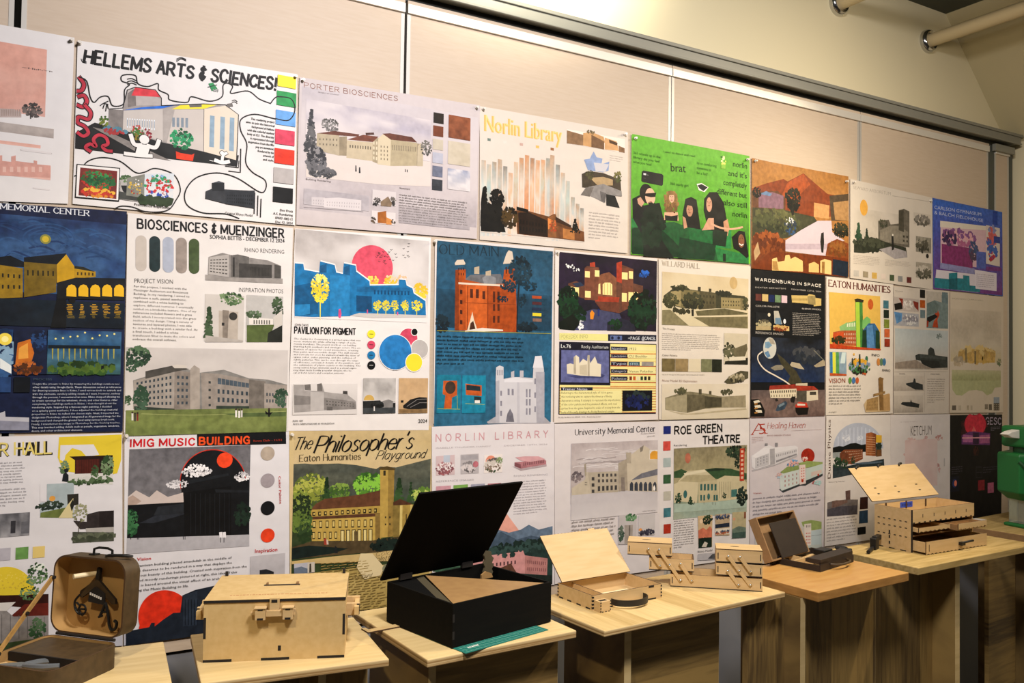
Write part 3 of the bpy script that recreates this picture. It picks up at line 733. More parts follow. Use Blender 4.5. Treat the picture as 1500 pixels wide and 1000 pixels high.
def strokew(col, P, wd, closed=False, nib=None, caps=True):
    """stroke a wall-plane polyline; wd metres; nib = (thick, thin, angle) overrides"""
    k = len(P)
    if k < 2: return
    y = lay(); v = []; f = []
    for i in range(k):
        a = P[(i-1) % k] if (closed or i > 0) else P[i]; c = P[(i+1) % k] if (closed or i < k-1) else P[i]
        dx, dz = c[0]-a[0], c[1]-a[1]; l = math.hypot(dx, dz) or 1e-9; dx /= l; dz /= l
        h = wd/2
        if nib:
            ang = math.atan2(dz, dx); h = (nib[1]+(nib[0]-nib[1])*abs(math.sin(ang-nib[2])))/2
        px, pz = P[i]
        if not closed and caps and not nib:
            e = h*.6
            if i == 0: px -= dx*e; pz -= dz*e
            if i == k-1: px += dx*e; pz += dz*e
        v += [(px-dz*h, y, pz+dx*h), (px+dz*h, y, pz-dx*h)]
    for i in range(k if closed else k-1):
        j = ((i+1) % k)*2; f.append((2*i, 2*i+1, j+1, j))
    cur.b.add(v, f, inkc(col))
def ln(col, wd, *xy, sm=True, closed=False):
    P = [w(xy[i], xy[i+1]) for i in range(0, len(xy), 2)]
    W = abs(w(xy[0], xy[1]+wd)[1]-P[0][1])
    strokew(col, smooth(P, 6, closed) if sm else P, W, closed)
def mix(a, b, t): return tuple(a[i]+(b[i]-a[i])*t for i in range(3))
def vnoise(nx, ny, sx, sy, oct=3):
    out = np.zeros((ny, nx)); amp = 1; tot = 0
    for o in range(oct):
        gx, gy = max(2, int(sx*2**o)+2), max(2, int(sy*2**o)+2); g = RNG.random((gy, gx))
        X = np.linspace(0, gx-1.001, nx); Y = np.linspace(0, gy-1.001, ny); xi = X.astype(int); yi = Y.astype(int); fx = X-xi; fy = (Y-yi)[:, None]
        fx = fx*fx*(3-2*fx); fy = fy*fy*(3-2*fy)
        A = g[yi][:, xi]; B = g[yi][:, xi+1]; C = g[yi+1][:, xi]; D = g[yi+1][:, xi+1]
        out += amp*((A*(1-fx)+B*fx)*(1-fy)+(C*(1-fx)+D*fx)*fy); tot += amp; amp *= .5
    return out/tot
def gr(x0, y0, x1, y1, stops, n=30, mottle=None, sx=3, sy=3, amt=.5):
    """soft painted rectangle: vertical colour stops, optional mottling towards another colour"""
    a, b = w(x0, y0), w(x1, y1); m = max(6, int(n*abs(b[1]-a[1])/max(1e-6, abs(b[0]-a[0]))))
    y = lay(); N = vnoise(n, m, sx, sy) if mottle else None
    st = [hx(s) for s in stops]; mt = hx(mottle) if mottle else None
    v = []; c = []
    for j in range(m):
        t = j/(m-1)*(len(st)-1); i0 = min(int(t), len(st)-2); base = mix(st[i0], st[i0+1], t-i0)
        for i in range(n):
            k = base
            if mt: k = mix(base, mt, max(0., min(1., (N[j, i]-.5)*3+.5))*amt)
            v.append((a[0]+(b[0]-a[0])*i/(n-1), y, a[1]+(b[1]-a[1])*j/(m-1))); c.append(tuple(q**1.12 for q in lin(k))+(1.,))
    f = [(j*n+i, j*n+i+1, (j+1)*n+i+1, (j+1)*n+i) for j in range(m-1) for i in range(n-1)]
    cur.b.add(v, f, c)
def tr(cols, cx, cy, rx, ry, n=60, sz=.16, shape='o'):
    """foliage, shrubs, soft clumps: many little ragged patches"""
    c = w(cx, cy); RX = abs(w(cx+rx, cy)[0]-c[0]); RY = abs(w(cx, cy+ry)[1]-c[1])
    y0 = lay()
    for i in range(n):
        y = y0-i*STEP*.02
        if shape == '^':
            t = random.random(); z = RY*(2*t-1); x = RX*(1-t)*random.uniform(-1, 1)
        else:
            a = random.uniform(0, 6.28); q = math.sqrt(random.random()); x = RX*q*math.cos(a); z = RY*q*math.sin(a)
        s = sz*(RX+RY)/2*random.uniform(.6, 1.5); a0 = random.uniform(0, 6.28); P = []
        for j in range(5):
            rr = s*random.uniform(.6, 1.1); P.append((c[0]+x+rr*math.cos(a0+j*1.257), y, c[1]+z+rr*math.sin(a0+j*1.257)))
        t = (z/RY+1)/2; k = cols[min(len(cols)-1, int((t*.7+random.random()*.3)*len(cols)))]
        cur.b.add(P, [(0, 1, 2, 3, 4)], inkc(k))
    cur.k += 1
def wi(col, q, nx, ny, fx=.5, fy=.55):
    """rows of windows inside a quad TL, TR, BR, BL"""
    P = [w(q[i], q[i+1]) for i in (0, 2, 4, 6)]; y = lay()
    def bl(u, v): return tuple((P[0][d]*(1-u)+P[1][d]*u)*(1-v)+(P[3][d]*(1-u)+P[2][d]*u)*v for d in (0, 1))
    for i in range(nx):
        for j in range(ny):
            u0 = (i+.5-fx/2)/nx; u1 = (i+.5+fx/2)/nx; v0 = (j+.5-fy/2)/ny; v1 = (j+.5+fy/2)/ny
            cur.b.add([(p[0], y, p[1]) for p in (bl(u0, v0), bl(u1, v0), bl(u1, v1), bl(u0, v1))], [(0, 1, 2, 3)], inkc(col))
def tx(col, x0, y0, x1, y1, h, s, bold=0, sh=0, fit=True):
    """type set from baseline start to baseline end, cap height h (crop pixels)"""
    a, b = w(x0, y0), w(x1, y1); H = abs(w(x0, y0-h)[1]-a[1]); y = lay()
    cur.texts.append((cur.b, s, a, b, H, y, inkc(col), bold, sh, fit)); cur.k += 1
def pt(col, x0, y0, x1, y1, lines, bold=0, align='l'):
    """real lines of text; block TL..BR, wall aligned"""
    a, b = w(x0, y0), w(x1, y1); n = len(lines); pitch = (a[1]-b[1])/n; mx = max(len(l) for l in lines)
    for i, l in enumerate(lines):
        z = a[1]-pitch*(i+.78); wl = (b[0]-a[0])*min(1, len(l)/mx*1.02); off = (b[0]-a[0]-wl) if align == 'r' else 0
        y = lay(); cur.texts.append((cur.b, l, (a[0]+off, z), (a[0]+off+wl, z), pitch*.56, y, inkc(col), bold, 0, True))
def pa(col, x0, y0, x1, y1, n, ht=.42, dens=1., align='l'):
    """unreadably small text: letter-sized dashes"""
    a, b = w(x0, y0), w(x1, y1); pitch = (a[1]-b[1])/n; y = lay(); cw = pitch*.42; ht *= .78
    if sum(hx(cur.p.bg)) > 1.8 and sum(hx(col)) > .9: col = '%02x%02x%02x' % tuple(int(255*v) for v in mix(hx(col), hx(cur.p.bg), .4))
    for i in range(n):
        z = a[1]-pitch*(i+.75); end = b[0] if i < n-1 else a[0]+(b[0]-a[0])*random.uniform(.3, .8)
        x = a[0]; v = []
        if align == 'r': x = a[0]+(b[0]-a[0])*random.uniform(0, .12)
        elif i < n-1: end -= (b[0]-a[0])*random.uniform(0, .07)
        while x < end:
            for k in range(random.choice((2, 3, 4, 5, 6, 8))):
                if x+cw > end: break
                h = pitch*ht*random.choice((1, 1, 1, 1.35)); d = pitch*random.choice((0, 0, 0, .12))
                v.append((x, x+cw*.74, z-d, z+h)); x += cw
            x += cw*.8
        for q in v: cur.b.add([(q[0], y, q[2]), (q[1], y, q[2]), (q[1], y, q[3]), (q[0], y, q[3])], [(0, 1, 2, 3)], inkc(col))
# pen-drawn alphabet for the drawn, serif and script headings
GL = {}
for row in """A4|0,0 2,6 4,0;.8,2.1 3.2,2.1
B4|0,0 0,6;~0,6 1.4,6 3,5.7 3.4,4.7 2.8,3.4 0,3.1;~0,3.1 1.8,3.1 3.6,2.6 3.9,1.5 3.2,.2 0,0
C4|~4,4.7 3.3,5.7 2.1,6 .7,5.1 0,3 .7,.9 2.1,0 3.3,.3 4,1.3
D4|0,0 0,6;~0,6 1.6,6 3.4,5.1 4,3 3.4,.9 1.6,0 0,0
E3.4|0,0 0,6;0,6 3.4,6;0,3.1 2.7,3.1;0,0 3.4,0
F3.3|0,0 0,6;0,6 3.3,6;0,3.1 2.6,3.1
G4.2|~4,4.7 3.3,5.7 2.1,6 .7,5.1 0,3 .7,.9 2.1,0 3.5,.3 4.1,1.2;4.1,0 4.1,2.7;2.5,2.7 4.1,2.7
H4|0,0 0,6;4,0 4,6;0,3.1 4,3.1
I.4|.2,0 .2,6
J2.6|~2.4,6 2.4,1.4 1.4,0 .2,.6
K4|0,0 0,6;3.8,6 0,2.5;1.3,3.7 4,0
L3.2|0,0 0,6;0,0 3.2,0
M5|0,0 0,6;0,6 2.5,1;2.5,1 5,6;5,6 5,0
N4|0,0 0,6;0,6 4,0;4,0 4,6
O4.4|~2.2,6 .7,5.1 0,3 .7,.9 2.2,0 3.7,.9 4.4,3 3.7,5.1 2.2,6
P3.7|0,0 0,6;~0,6 1.6,6 3.3,5.6 3.7,4.4 3,3 1.4,2.7 0,2.7
R4|0,0 0,6;~0,6 1.6,6 3.3,5.6 3.6,4.5 3,3.2 1.4,2.9 0,2.9;1.8,2.9 4,0
S3.6|~3.4,5 2.6,5.8 1.7,6 .5,5.4 .3,4.2 1.5,3.3 2.8,2.6 3.6,1.6 3,.4 1.8,0 .7,.2 0,1.1
T4|2,0 2,6;0,6 4,6
U4|~0,6 0,3 .2,1.2 1,.2 2,0 3,.2 3.8,1.2 4,3 4,6
V4|0,6 2,0 4,6
W5.6|0,6 1.4,0 2.8,5.4 4.2,0 5.6,6
Y4|0,6 2,3 4,6;2,3 2,0
Z3.8|0,6 3.8,6 0,0 3.8,0
&3|~2.9,4.9 1.6,5.8 .4,4.9 1.8,3.4 .5,3;~1.8,3.3 .1,2.2 .6,.4 2,.1 2.9,1.6;1.6,6.6 1.5,-.6
!.6|.4,6 .3,1.9;.3,.5 .3,0
'.6|.5,6.6 .2,5
0|
a3.2|~2.9,3 2.4,3.8 1.5,4 .4,3.3 0,2 .4,.7 1.4,0 2.4,.5 2.9,1.4;3,4 3,.4 3.3,0
c3|~2.9,3.1 2.4,3.8 1.6,4 .4,3.3 0,2 .4,.7 1.6,0 2.5,.2 3,.9
d3.2|3,6.2 3,0;~2.9,3 2.4,3.8 1.5,4 .4,3.3 0,2 .4,.7 1.4,0 2.4,.5 2.9,1.4
e3.1|~.1,2.2 3,2.2 2.7,3.5 1.6,4 .4,3.3 0,2 .4,.7 1.6,0 2.6,.3 3.1,1
g3.2|~2.9,3 2.4,3.8 1.5,4 .4,3.3 0,2 .4,.7 1.4,0 2.4,.5 2.9,1.4;~3,4 3,0 2.7,-1.4 1.4,-2 .3,-1.3
h3|0,6.2 0,0;~0,2.4 .8,3.6 1.8,4 2.7,3.5 3,2.4 3,0
i.4|.2,4 .2,0;.2,5.5 .2,5.9
l.4|.2,6.2 .2,0
m5|0,4 0,0;~0,2.6 .7,3.7 1.5,4 2.3,3.5 2.5,2.4 2.5,0;~2.5,2.6 3.2,3.7 4,4 4.8,3.5 5,2.4 5,0
n3|0,4 0,0;~0,2.4 .8,3.6 1.8,4 2.7,3.5 3,2.4 3,0
o3.2|~1.6,4 .4,3.3 0,2 .4,.7 1.6,0 2.8,.7 3.2,2 2.8,3.3 1.6,4
p3.2|0,4 0,-2;~0,2.8 .7,3.7 1.7,4 2.9,3.3 3.2,2 2.9,.7 1.7,0 .7,.4 0,1.2
r2|0,4 0,0;~0,2.4 .6,3.6 1.3,4 2,3.8
s2.5|~2.4,3.3 1.8,3.9 1,4 .3,3.2 .9,2.3 2,1.7 2.5,.9 1.8,.1 .9,0 0,.7
t2|.8,5.4 .8,.7 1.4,0 2,.2;0,4 1.9,4
u3|~0,4 0,1.6 .4,.4 1.3,0 2.3,.5 3,1.8;3,4 3,0
v3|0,4 1.5,0 3,4
y3|0,4 1.5,0;3,4 1.3,-.6 .3,-2""".split('\n'):
    k, d = row.split('|'); wd = float(k[1:] or 0)
    st_ = []
    for s_ in d.split(';'):
        if s_:
            sm = s_[0] == '~'; st_.append((sm, [tuple(map(float, p.split(','))) for p in s_.lstrip('~').split()]))
    GL[k[0]] = (wd, st_)
def st(col, x0, y0, x1, y1, h, s, thick, thin=None, sh=0., serif=0., jit=0., gap=1.4, ang=0., space=2.4):
    """pen-lettered heading along a baseline, cap height h; stroke widths are shares of the cap height"""
    a, b = w(x0, y0), w(x1, y1); H = abs(w(x0, y0-h)[1]-a[1]); u = H/6
    tot = sum((GL[c][0]+gap) if c in GL else space for c in s)-gap
    L_ = math.hypot(b[0]-a[0], b[1]-a[1]); sx = L_/tot; dx, dz = (b[0]-a[0])/L_, (b[1]-a[1])/L_
    X = 0.
    for c in s:
        if c not in GL: X += space; continue
        wd, strokes = GL[c]; r1 = random.uniform(-jit, jit); r2 = random.uniform(-jit, jit)*.5; q = 1+random.uniform(-jit, jit)*.3
        def tf(p):
            gx = (X+p[0])*sx+(p[1]*u)*(sh+r2*.3); gz = (p[1]*q+r1)*u
            return (a[0]+dx*gx-dz*gz, a[1]+dz*gx+dx*gz)
        for sm, pts in strokes:
            P = [tf(p) for p in pts]; P = smooth(P, 5) if sm else P
            if thin is None:
                if sm: strokew(col, P, thick*H)
                else:
                    for a_, b_ in zip(P, P[1:]): strokew(col, [a_, b_], thick*H)
            else:
                if sm: strokew(col, P, 0, nib=(thick*H, thin*H, ang))
                else:
                    for a_, b_ in zip(P, P[1:]): strokew(col, [a_, b_], 0, nib=(thick*H, thin*H, ang))
                if serif and not sm:
                    for p in (pts[0], pts[-1]):
                        if p[1] in (0, 6, 4, 6.2, -2):
                            e = serif; strokew(col, [tf((p[0]-e, p[1])), tf((p[0]+e, p[1]))], thin*H*1.2)
        X += wd+gap

def finish_posters():
    # type: one evaluation for every line of text
    objs = []
    for (buf, s, a, b, H, y, col, bold, sh, fit) in cur.texts:
        c = bpy.data.curves.new('type', 'FONT'); c.body = s; c.resolution_u = 2 if len(s) < 40 else 1; c.offset = min(bold, 0.); c.shear = sh; c.size = 1
        o = bpy.data.objects.new('type', c); COL.objects.link(o); objs.append(o)
    dg = bpy.context.evaluated_depsgraph_get(); dg.update()
    for o, (buf, s, a, b, H, y, col, bold, sh, fit) in zip(objs, cur.texts):
        ev = o.evaluated_get(dg); me = ev.to_mesh(); n = len(me.vertices)
        if n:
            co = np.empty(n*3); me.vertices.foreach_get('co', co); co = co.reshape(-1, 3)
            x0, x1 = co[:, 0].min(), co[:, 0].max(); k = H/.70
            L_ = math.hypot(b[0]-a[0], b[1]-a[1]); dx, dz = (b[0]-a[0])/L_, (b[1]-a[1])/L_
            kx = L_/max(1e-6, x1-x0)
            gx = (co[:, 0]-x0)*kx; gz = co[:, 1]*k
            X = a[0]+dx*gx-dz*gz; Z = a[1]+dz*gx+dx*gz
            F_ = [list(p.vertices) for p in me.polygons]
            for sft in ((0.,) if bold <= 0 else (-bold*.9, 0., bold*.9)):
                ox = sft*k; buf.add([(float(p)+ox*dx, y-sft*1e-5, float(q)+ox*dz) for p, q in zip(X, Z)], F_, col)
        ev.to_mesh_clear()
    for o in objs:
        c = o.data; bpy.data.objects.remove(o); bpy.data.curves.remove(c)
    for p in cur.all:
        lo = (max(p.q[0][0], p.q[3][0])+.0006, max(p.q[2][1], p.q[3][1])+.0006); hi = (min(p.q[1][0], p.q[2][0])-.0006, min(p.q[0][1], p.q[1][1])-.0006)
        for b in p.bufs:
            k0 = 8 if b is p.bufs[0] else 0
            b.v[k0:] = [(min(max(x, lo[0]), hi[0]), y, min(max(z, lo[1]), hi[1]) if not (z > hi[1] and abs(z-hi[1]) < .012) and not (z < lo[1] and abs(z-lo[1]) < .012) else z) for x, y, z in b.v[k0:]]
        cx = sum(a for a, b in p.q)/4; cz = sum(b for a, b in p.q)/4; root = None
        for b in p.bufs:
            if not b.v: continue
            me = bpy.data.meshes.new(b.name); me.from_pydata([(x-cx, y, z-cz) for x, y, z in b.v], [], b.f)
            at = me.color_attributes.new('ink', 'FLOAT_COLOR', 'POINT'); at.data.foreach_set('color', np.array(b.c, dtype=np.float32).ravel())
            me.materials.append(pm); me.update()
            o = bpy.data.objects.new(b.name, me); COL.objects.link(o)
            if root is None:
                root = o; o.location = (cx, 0, cz); setp(o, p.label, 'poster', p.group)
            else:
                o.parent = root
                if b.label: o['label'] = b.label
# ======================= top row
K_ = '141211'
# --- faded pink poster cut by the left edge
poster('pale pink poster with faded building, cut by the left edge of the picture, top row', [(-75, 23), (109, 55.5), (99.5, 298.5), (-78, 292)])
crop(0, 0, 3.031)
part('picture'); gr(-200, 150, 200, 520, ['d9a797', 'd8ab9c', 'd3a89c'], 30, 'cf9a8a', 3, 3, .5)
gr(-200, 515, 238, 615, ['b0a6a0', 'a79d97'], 24, 'beb4ad', 5, 2, .5)
gr(-200, 598, 180, 660, ['d9ab9d', 'dfb3a5'], 20)
po('b9a9a3', -200, 470, 60, 485, 95, 500, 95, 522, -200, 520)
for i in range(9): po('a8978f', 5+i*10, 486, 11+i*10, 487, 11+i*10, 515, 5+i*10, 515)
tr(['5d5552', '7a6f6a', '4c4644'], 145, 490, 42, 30, 90, .2); po('4c4644', 133, 500, 138, 500, 139, 528, 133, 528)
for i in range(16): rc('6a5a55', 100+i*8.5, 298+random.uniform(-3, 3)+i*1.3, 105+i*8.5, 301+random.uniform(-3, 3)+i*1.3)
po('d3a092', -200, 515, 230, 560, 238, 615, -100, 560) if False else None
part('picture'); gr(-200, 690, 224, 800, ['dcb5a9', 'd9ada0', 'dcb3a7'], 24, 'e2c2b8', 5, 2, .5)
po('cf9f93', -200, 700, 10, 690, 10, 715, 50, 720, 50, 695, 70, 690, 70, 715, 150, 725, 150, 712, 165, 715, 165, 730, 224, 735, 224, 790, -200, 770)
for i in range(12): po('dcb7ab', -180+i*32, 740, -165+i*32, 741, -165+i*32, 765, -180+i*32, 764)
part(); rc('7a6a66', 92, 668, 230, 680); rc('d8d2d0', 93, 669, 229, 676); rc('6d625f', 146, 834, 222, 842); rc('d8d2d0', 147, 838, 221, 839)

# --- cartoon squiggle poster
poster('white poster with thick black squiggles, comic title and a red-and-yellow-roofed building', [(113.8, 59.4), (434.8, 108.9), (432, 330), (106.2, 298.6)], 'dedad7')
part('title'); st(K_, 372, 278, 1222, 400, 57, 'HELLEMS ARTS & SCIENCES!', .215, sh=.13, jit=.16, gap=1.5, space=2.4)
for i in range(3): ln(K_, 3, 360+i*7, 262+i*2, 366+i*6, 276, 383, 283-i*5)
for i in range(3): ln(K_, 3, 783, 275-i*6, 803, 264-i*5+i, 825, 272-i*4)
part('picture', 'cartoon drawing of a building with red, blue and yellow roofs')
po('20201f', 333, 590, 420, 545, 640, 600, 720, 610, 930, 675, 1060, 690, 1052, 740, 333, 660)
po('8f8883', 410, 565, 460, 575, 760, 715, 640, 695)
po('a29b97', 545, 480, 565, 400, 600, 388, 690, 402, 716, 440, 716, 470, 900, 462, 1000, 470, 1058, 510, 1050, 712, 905, 674, 700, 628, 545, 575)
po('8b8480', 483, 485, 552, 490, 545, 588, 480, 560)
po('b8b0ab', 570, 470, 565, 405, 600, 390, 716, 440, 716, 468); po('857d79', 566, 415, 600, 392, 604, 470, 567, 478)
po('d9454f', 583, 425, 600, 388, 690, 403, 712, 432)
po('2f74cf', 545, 490, 620, 478, 800, 463, 720, 482)
po('c6beb7', 548, 492, 722, 485, 722, 628, 545, 578); po('b0a8a2', 722, 485, 775, 470, 905, 485, 905, 674, 722, 628)
po('ddd0be', 905, 485, 1000, 470, 1058, 510, 1050, 712, 905, 674); po('c9c0b8', 775, 488, 905, 488, 905, 674, 740, 635)
po('ecd83a', 762, 486, 800, 468, 975, 462, 905, 484); po('6d6864', 838, 465, 895, 460, 895, 476, 842, 478)
wi('dfe6ec', [560, 520, 690, 528, 690, 585, 560, 572], 12, 1, .4, .8); wi('5f6f80', [560, 522, 690, 530, 690, 580, 560, 570], 12, 1, .22, .6)
wi('8b96a0', [760, 520, 838, 523, 838, 570, 760, 566], 4, 1, .6, .9)
for x in (932, 978, 1020): po('92a8b8', x, 513+(x-932)*.1, x+20, 516+(x-932)*.1, x+17, 655+(x-932)*.2, x-4, 652+(x-932)*.2)
ln(K_, 4, 483, 485, 545, 480, 565, 400, 600, 388, 690, 400, 716, 436, 716, 470, sm=False); ln(K_, 4, 716, 470, 900, 462, 1000, 466, 1058, 510, 1048, 742, sm=False); ln('4a4644', 2, 905, 485, 903, 674, sm=False)
po('6d6864', 1005, 462, 1030, 458, 1034, 474, 1006, 478)
tr(['1f7a4c', '2f9d68', '155c38'], 805, 620, 48, 45, 110, .16); tr(['7e8a34', '4c6a2b'], 462, 540, 20, 24, 40, .2); tr(['8a7a24', '4c7a2b', 'c04a40'], 610, 590, 30, 32, 60, .18)
tr(['c0404a', '8f2f3a'], 650, 600, 24, 30, 40, .18); tr(['b04040', '5d8a9a'], 510, 580, 50, 14, 40, .3)
for q in ([350, 380], [355, 440]): pass
P = 'c33a4c'
for xy in ((352, 345, 372, 375, 362, 402, 340, 405), (348, 430, 372, 425, 385, 450, 370, 475, 345, 468), (378, 470, 402, 500, 392, 530, 350, 520, 345, 545, 375, 562, 392, 590, 370, 605, 345, 590), (400, 672, 380, 655, 400, 640, 425, 650, 415, 620, 438, 600, 470, 612, 478, 640, 455, 650, 470, 668, 495, 672)):
    ln(K_, 22, *xy); ln(P, 14, *xy)
# plain white figure
W_H = 'e8e4e0'
for c, dw in ((K_, 6), (W_H, 0)):
    ci(c, 640, 620, 20+dw/2); ln(c, 17+dw, 625, 645, 595, 640, 580, 600); ln(c, 17+dw, 655, 648, 690, 655, 705, 625); po(c, 612-dw, 640, 668+dw, 645, 655+dw, 690, 600-dw, 683)
    ln(c, 16+dw, 555, 682, 615, 690, 672, 693)
po('e0431f', 780, 672, 800, 680, 850, 688, 862, 682, 855, 716, 782, 705)
for c, dw in ((K_, 5), (W_H, 0)):
    ln(c, 16+dw, 955, 712, 985, 722, 1015, 718); ln(c, 12+dw, 985, 715, 990, 690, 1005, 680); ci(c, 985, 680, 9+dw/2)
ln('e8e4e0', 3, 930, 712, 945, 716, sm=False)
part()
ln(K_, 5, 350, 343, 385, 362, 400, 430, 418, 455, 445, 432, 480, 430, 500, 470, 548, 462, 553, 400, 575, 375, 540, 360, 545, 335, 600, 336, 612, 372, 655, 385, 700, 372, 705, 400, 745, 420, 755, 445, 830, 455, 850, 430, 930, 450, 985, 430, 990, 380, 1010, 370, 1032, 385, 1025, 415, 1100, 405, 1150, 440, 1200, 460)
ln(K_, 5, 1200, 460, 1230, 430, 1290, 440, 1308, 490, 1280, 535, 1220, 528, 1130, 508, 1070, 530, 1068, 580, 1095, 640, 1090, 720, 1120, 765, 1175, 800, 1178, 840, 1150, 852, 1050, 790, 960, 768, 870, 790, 822, 850, 830, 910, 900, 945, 1000, 950, 1060, 970)
ln(K_, 5, 330, 782, 355, 770, 385, 720, 450, 700, 530, 715, 600, 765, 640, 765, 690, 748, 770, 775, 800, 840, 780, 890, 740, 935, 650, 940, 590, 920, 540, 915, 512, 925)
for i in range(3): ln(K_, 4, 445+i*12, 470+i*12, 455+i*10, 462, 480, 450+i*16)
for i in range(3): ln(K_, 4, 566, 352+i*12, 585, 350+i*10, 606, 360+i*9)
for i in range(2): ln(K_, 3, 1030, 448+i*7, 1042, 445+i*8, 1052, 452+i*8)
ln(K_, 5, 1068, 662, 1066, 766, 1015, 760, sm=False); ln(K_, 4, 1060, 715, 1058, 745, 1000, 738, sm=False)
for i in range(3): ln(K_, 5, 1130+i*14, 856+i*14, 1127+i*14, 948+i*8, sm=False)
po('2f8f57', 925, 372, 945, 368, 965, 395, 940, 405); ln('20201f', 3, 922, 388, 962, 378, sm=False); tr(['9a9a98'], 958, 402, 14, 6, 14, .3)
pt(K_, 1092, 515, 1214, 722, ['This rendering project', 'aims to join the historical', 'background of Hellems', 'with the colorful student', 'body of CU. The diversity', 'is represented through', 'inspiration from the 80s', 'pop art movement.', 'Rendered by the', 'artwork of', 'and style.'], .02, 'r')
part('picture', 'red and green tree picture in a black frame'); po(K_, 340, 728, 533, 746, 528, 896, 332, 878); po('e6e2de', 344, 733, 529, 750, 524, 890, 337, 873)
po('7a2f2a', 356, 744, 520, 760, 516, 884, 348, 868)
tr(['c23b2c', '2f6a3a', '8a3a2a'], 435, 800, 75, 45, 240, .1); tr(['2f7a44', '1f5a34', '3f9050'], 438, 800, 56, 38, 160, .12); po('2f8a4c', 425, 820, 447, 822, 444, 878, 420, 876); tr(['d08a2a', 'c2402c', 'e0b040'], 435, 858, 80, 18, 120, .16)
part('picture', 'colourful mural photo'); po('b8b4b0', 536, 800, 640, 772, 640, 900, 530, 885); tr(['6f8a5c', '55704a'], 560, 795, 26, 16, 40, .25); po('26282a', 536, 824, 602, 824, 570, 868, 545, 850); po('4a4c48', 530, 850, 640, 872, 640, 896, 528, 884)
po('cfd4d8', 642, 772, 772, 770, 764, 906, 636, 886); tr(['e2bb3a', '3a58b0', 'd8d8d8', 'c83a3a', '3a9a6a', '8fb0d0'], 705, 838, 62, 62, 170, .11)
po('8a8a80', 564, 790, 640, 775, 640, 880, 560, 868); tr(['b04a3a', 'd0b050', 'e6e2de'], 600, 830, 32, 34, 40, .12); tr(['3a4a30'], 690, 892, 70, 7, 40, .5)
part('picture', 'dark grey model building'); po('d2cecb', 880, 860, 960, 830, 1128, 860, 1125, 925, 1040, 925, 900, 885) if False else None
po('3c3e42', 912, 850, 940, 838, 1130, 848, 1124, 925, 1000, 905, 910, 882); po('26282c', 940, 812, 995, 812, 995, 850, 940, 848); po('32353a', 1000, 850, 1130, 846, 1126, 926, 1000, 906); po('55585e', 945, 812, 970, 804, 995, 812); wi('1d1f22', [1005, 862, 1122, 862, 1120, 915, 1005, 900], 12, 3, .4, .5)
part(); tx(K_, 596, 912, 752, 928, 11, 'Precedence Inspiration', .01); tx(K_, 998, 950, 1120, 962, 11, 'Original Rhino Model', .0)
pt(K_, 1212, 920, 1298, 1000, ['Dev Preta', 'A.S. Rendering', 'ENVD 1002-12', 'Dec 12, 2024'], .02, 'r')
sw(('e9d838', 1232, 332, 1312, 397), ('2e9a55', 1228, 402, 1313, 480), ('6fa6dc', 1224, 487, 1310, 565), ('d64a63', 1221, 572, 1306, 650), ('e03c20', 1218, 657, 1305, 735), ('b5aeaa', 1214, 742, 1302, 820), ('0d0d0d', 1211, 828, 1298, 905))
ln(K_, 5, 1228, 430, 1290, 440, 1308, 490, 1280, 535, 1222, 528)

# --- watercolour bioscience building
poster('pale grey landscape poster of a watercolour stone building with brown roofs, top row', [(438.6, 113), (703, 154.5), (698, 350), (433.6, 329)], 'c6bcba')
crop(400, 80, 3.571)
part(); gr(150, 165, 1062, 905, ['bbb3b6', 'c6bcba', 'c2b8b7', 'aba2a4'], 30, 'd0c7c5', 2, 3, .6)
part('title'); st('8a5a46', 162, 172, 650, 243, 26, 'PORTER BIOSCIENCES', .12, gap=1.7)
part(); tx('7a6f6c', 235, 200, 345, 215, 5, 'PROJECT BY STUDENT', 0); 
part('picture', 'watercolour of a stone building with brown roofs under a cloudy sky')
gr(172, 232, 822, 560, ['b8b0b5', 'b3acb5', 'c9bfba', 'bfb5b0'], 40, 'd3cac8', 4, 3, .9); po('d3c8c0', 172, 510, 822, 560, 822, 690, 560, 680, 330, 655, 170, 640); po('bdb4b0', 330, 600, 822, 600, 640, 670, 430, 640) if False else None
gr(330, 590, 815, 655, ['c8beb6', 'd6ccc5'], 24, 'b8aeaa', 6, 2, .5)
tr(['4a4a4c', '6a6868', '3c3c40'], 198, 400, 34, 110, 220, .12, '^'); tr(['6f6c6a', '8a8682', '55534f'], 298, 370, 45, 36, 110, .14)
po('b6a88f', 228, 412, 345, 412, 345, 530, 225, 500); po('9a8c74', 345, 430, 385, 428, 385, 530, 345, 528); po('c2b398', 385, 448, 520, 460, 520, 558, 382, 540); po('a89a80', 520, 440, 550, 436, 548, 572, 518, 560); po('cdbfa3', 548, 440, 575, 415, 615, 445, 612, 583, 545, 574); po('b3a588', 615, 445, 752, 462, 750, 582, 612, 583); po('9d907a', 752, 465, 782, 470, 782, 584, 750, 582); po('beb096', 755, 480, 770, 462, 783, 480, 782, 584, 752, 584)
po('6d4334', 230, 412, 320, 400, 450, 418, 445, 430, 345, 424); po('7b4a38', 385, 445, 470, 420, 550, 430, 520, 458); po('6d4334', 570, 414, 610, 412, 725, 432, 752, 460, 615, 446); po('55382f', 482, 410, 525, 408, 528, 420, 484, 422)
wi('6f6656', [395, 470, 515, 480, 515, 500, 395, 490], 9, 1, .4, .8); wi('857a66', [620, 470, 748, 483, 748, 510, 620, 502], 14, 1, .4, .9); wi('857a66', [555, 470, 605, 475, 605, 560, 555, 555], 3, 4, .3, .5); wi('7a705e', [235, 430, 340, 432, 340, 490, 235, 480], 6, 2, .3, .35); wi('d3c6ac', [518, 450, 548, 450, 546, 560, 518, 552], 2, 4, .5, .6)
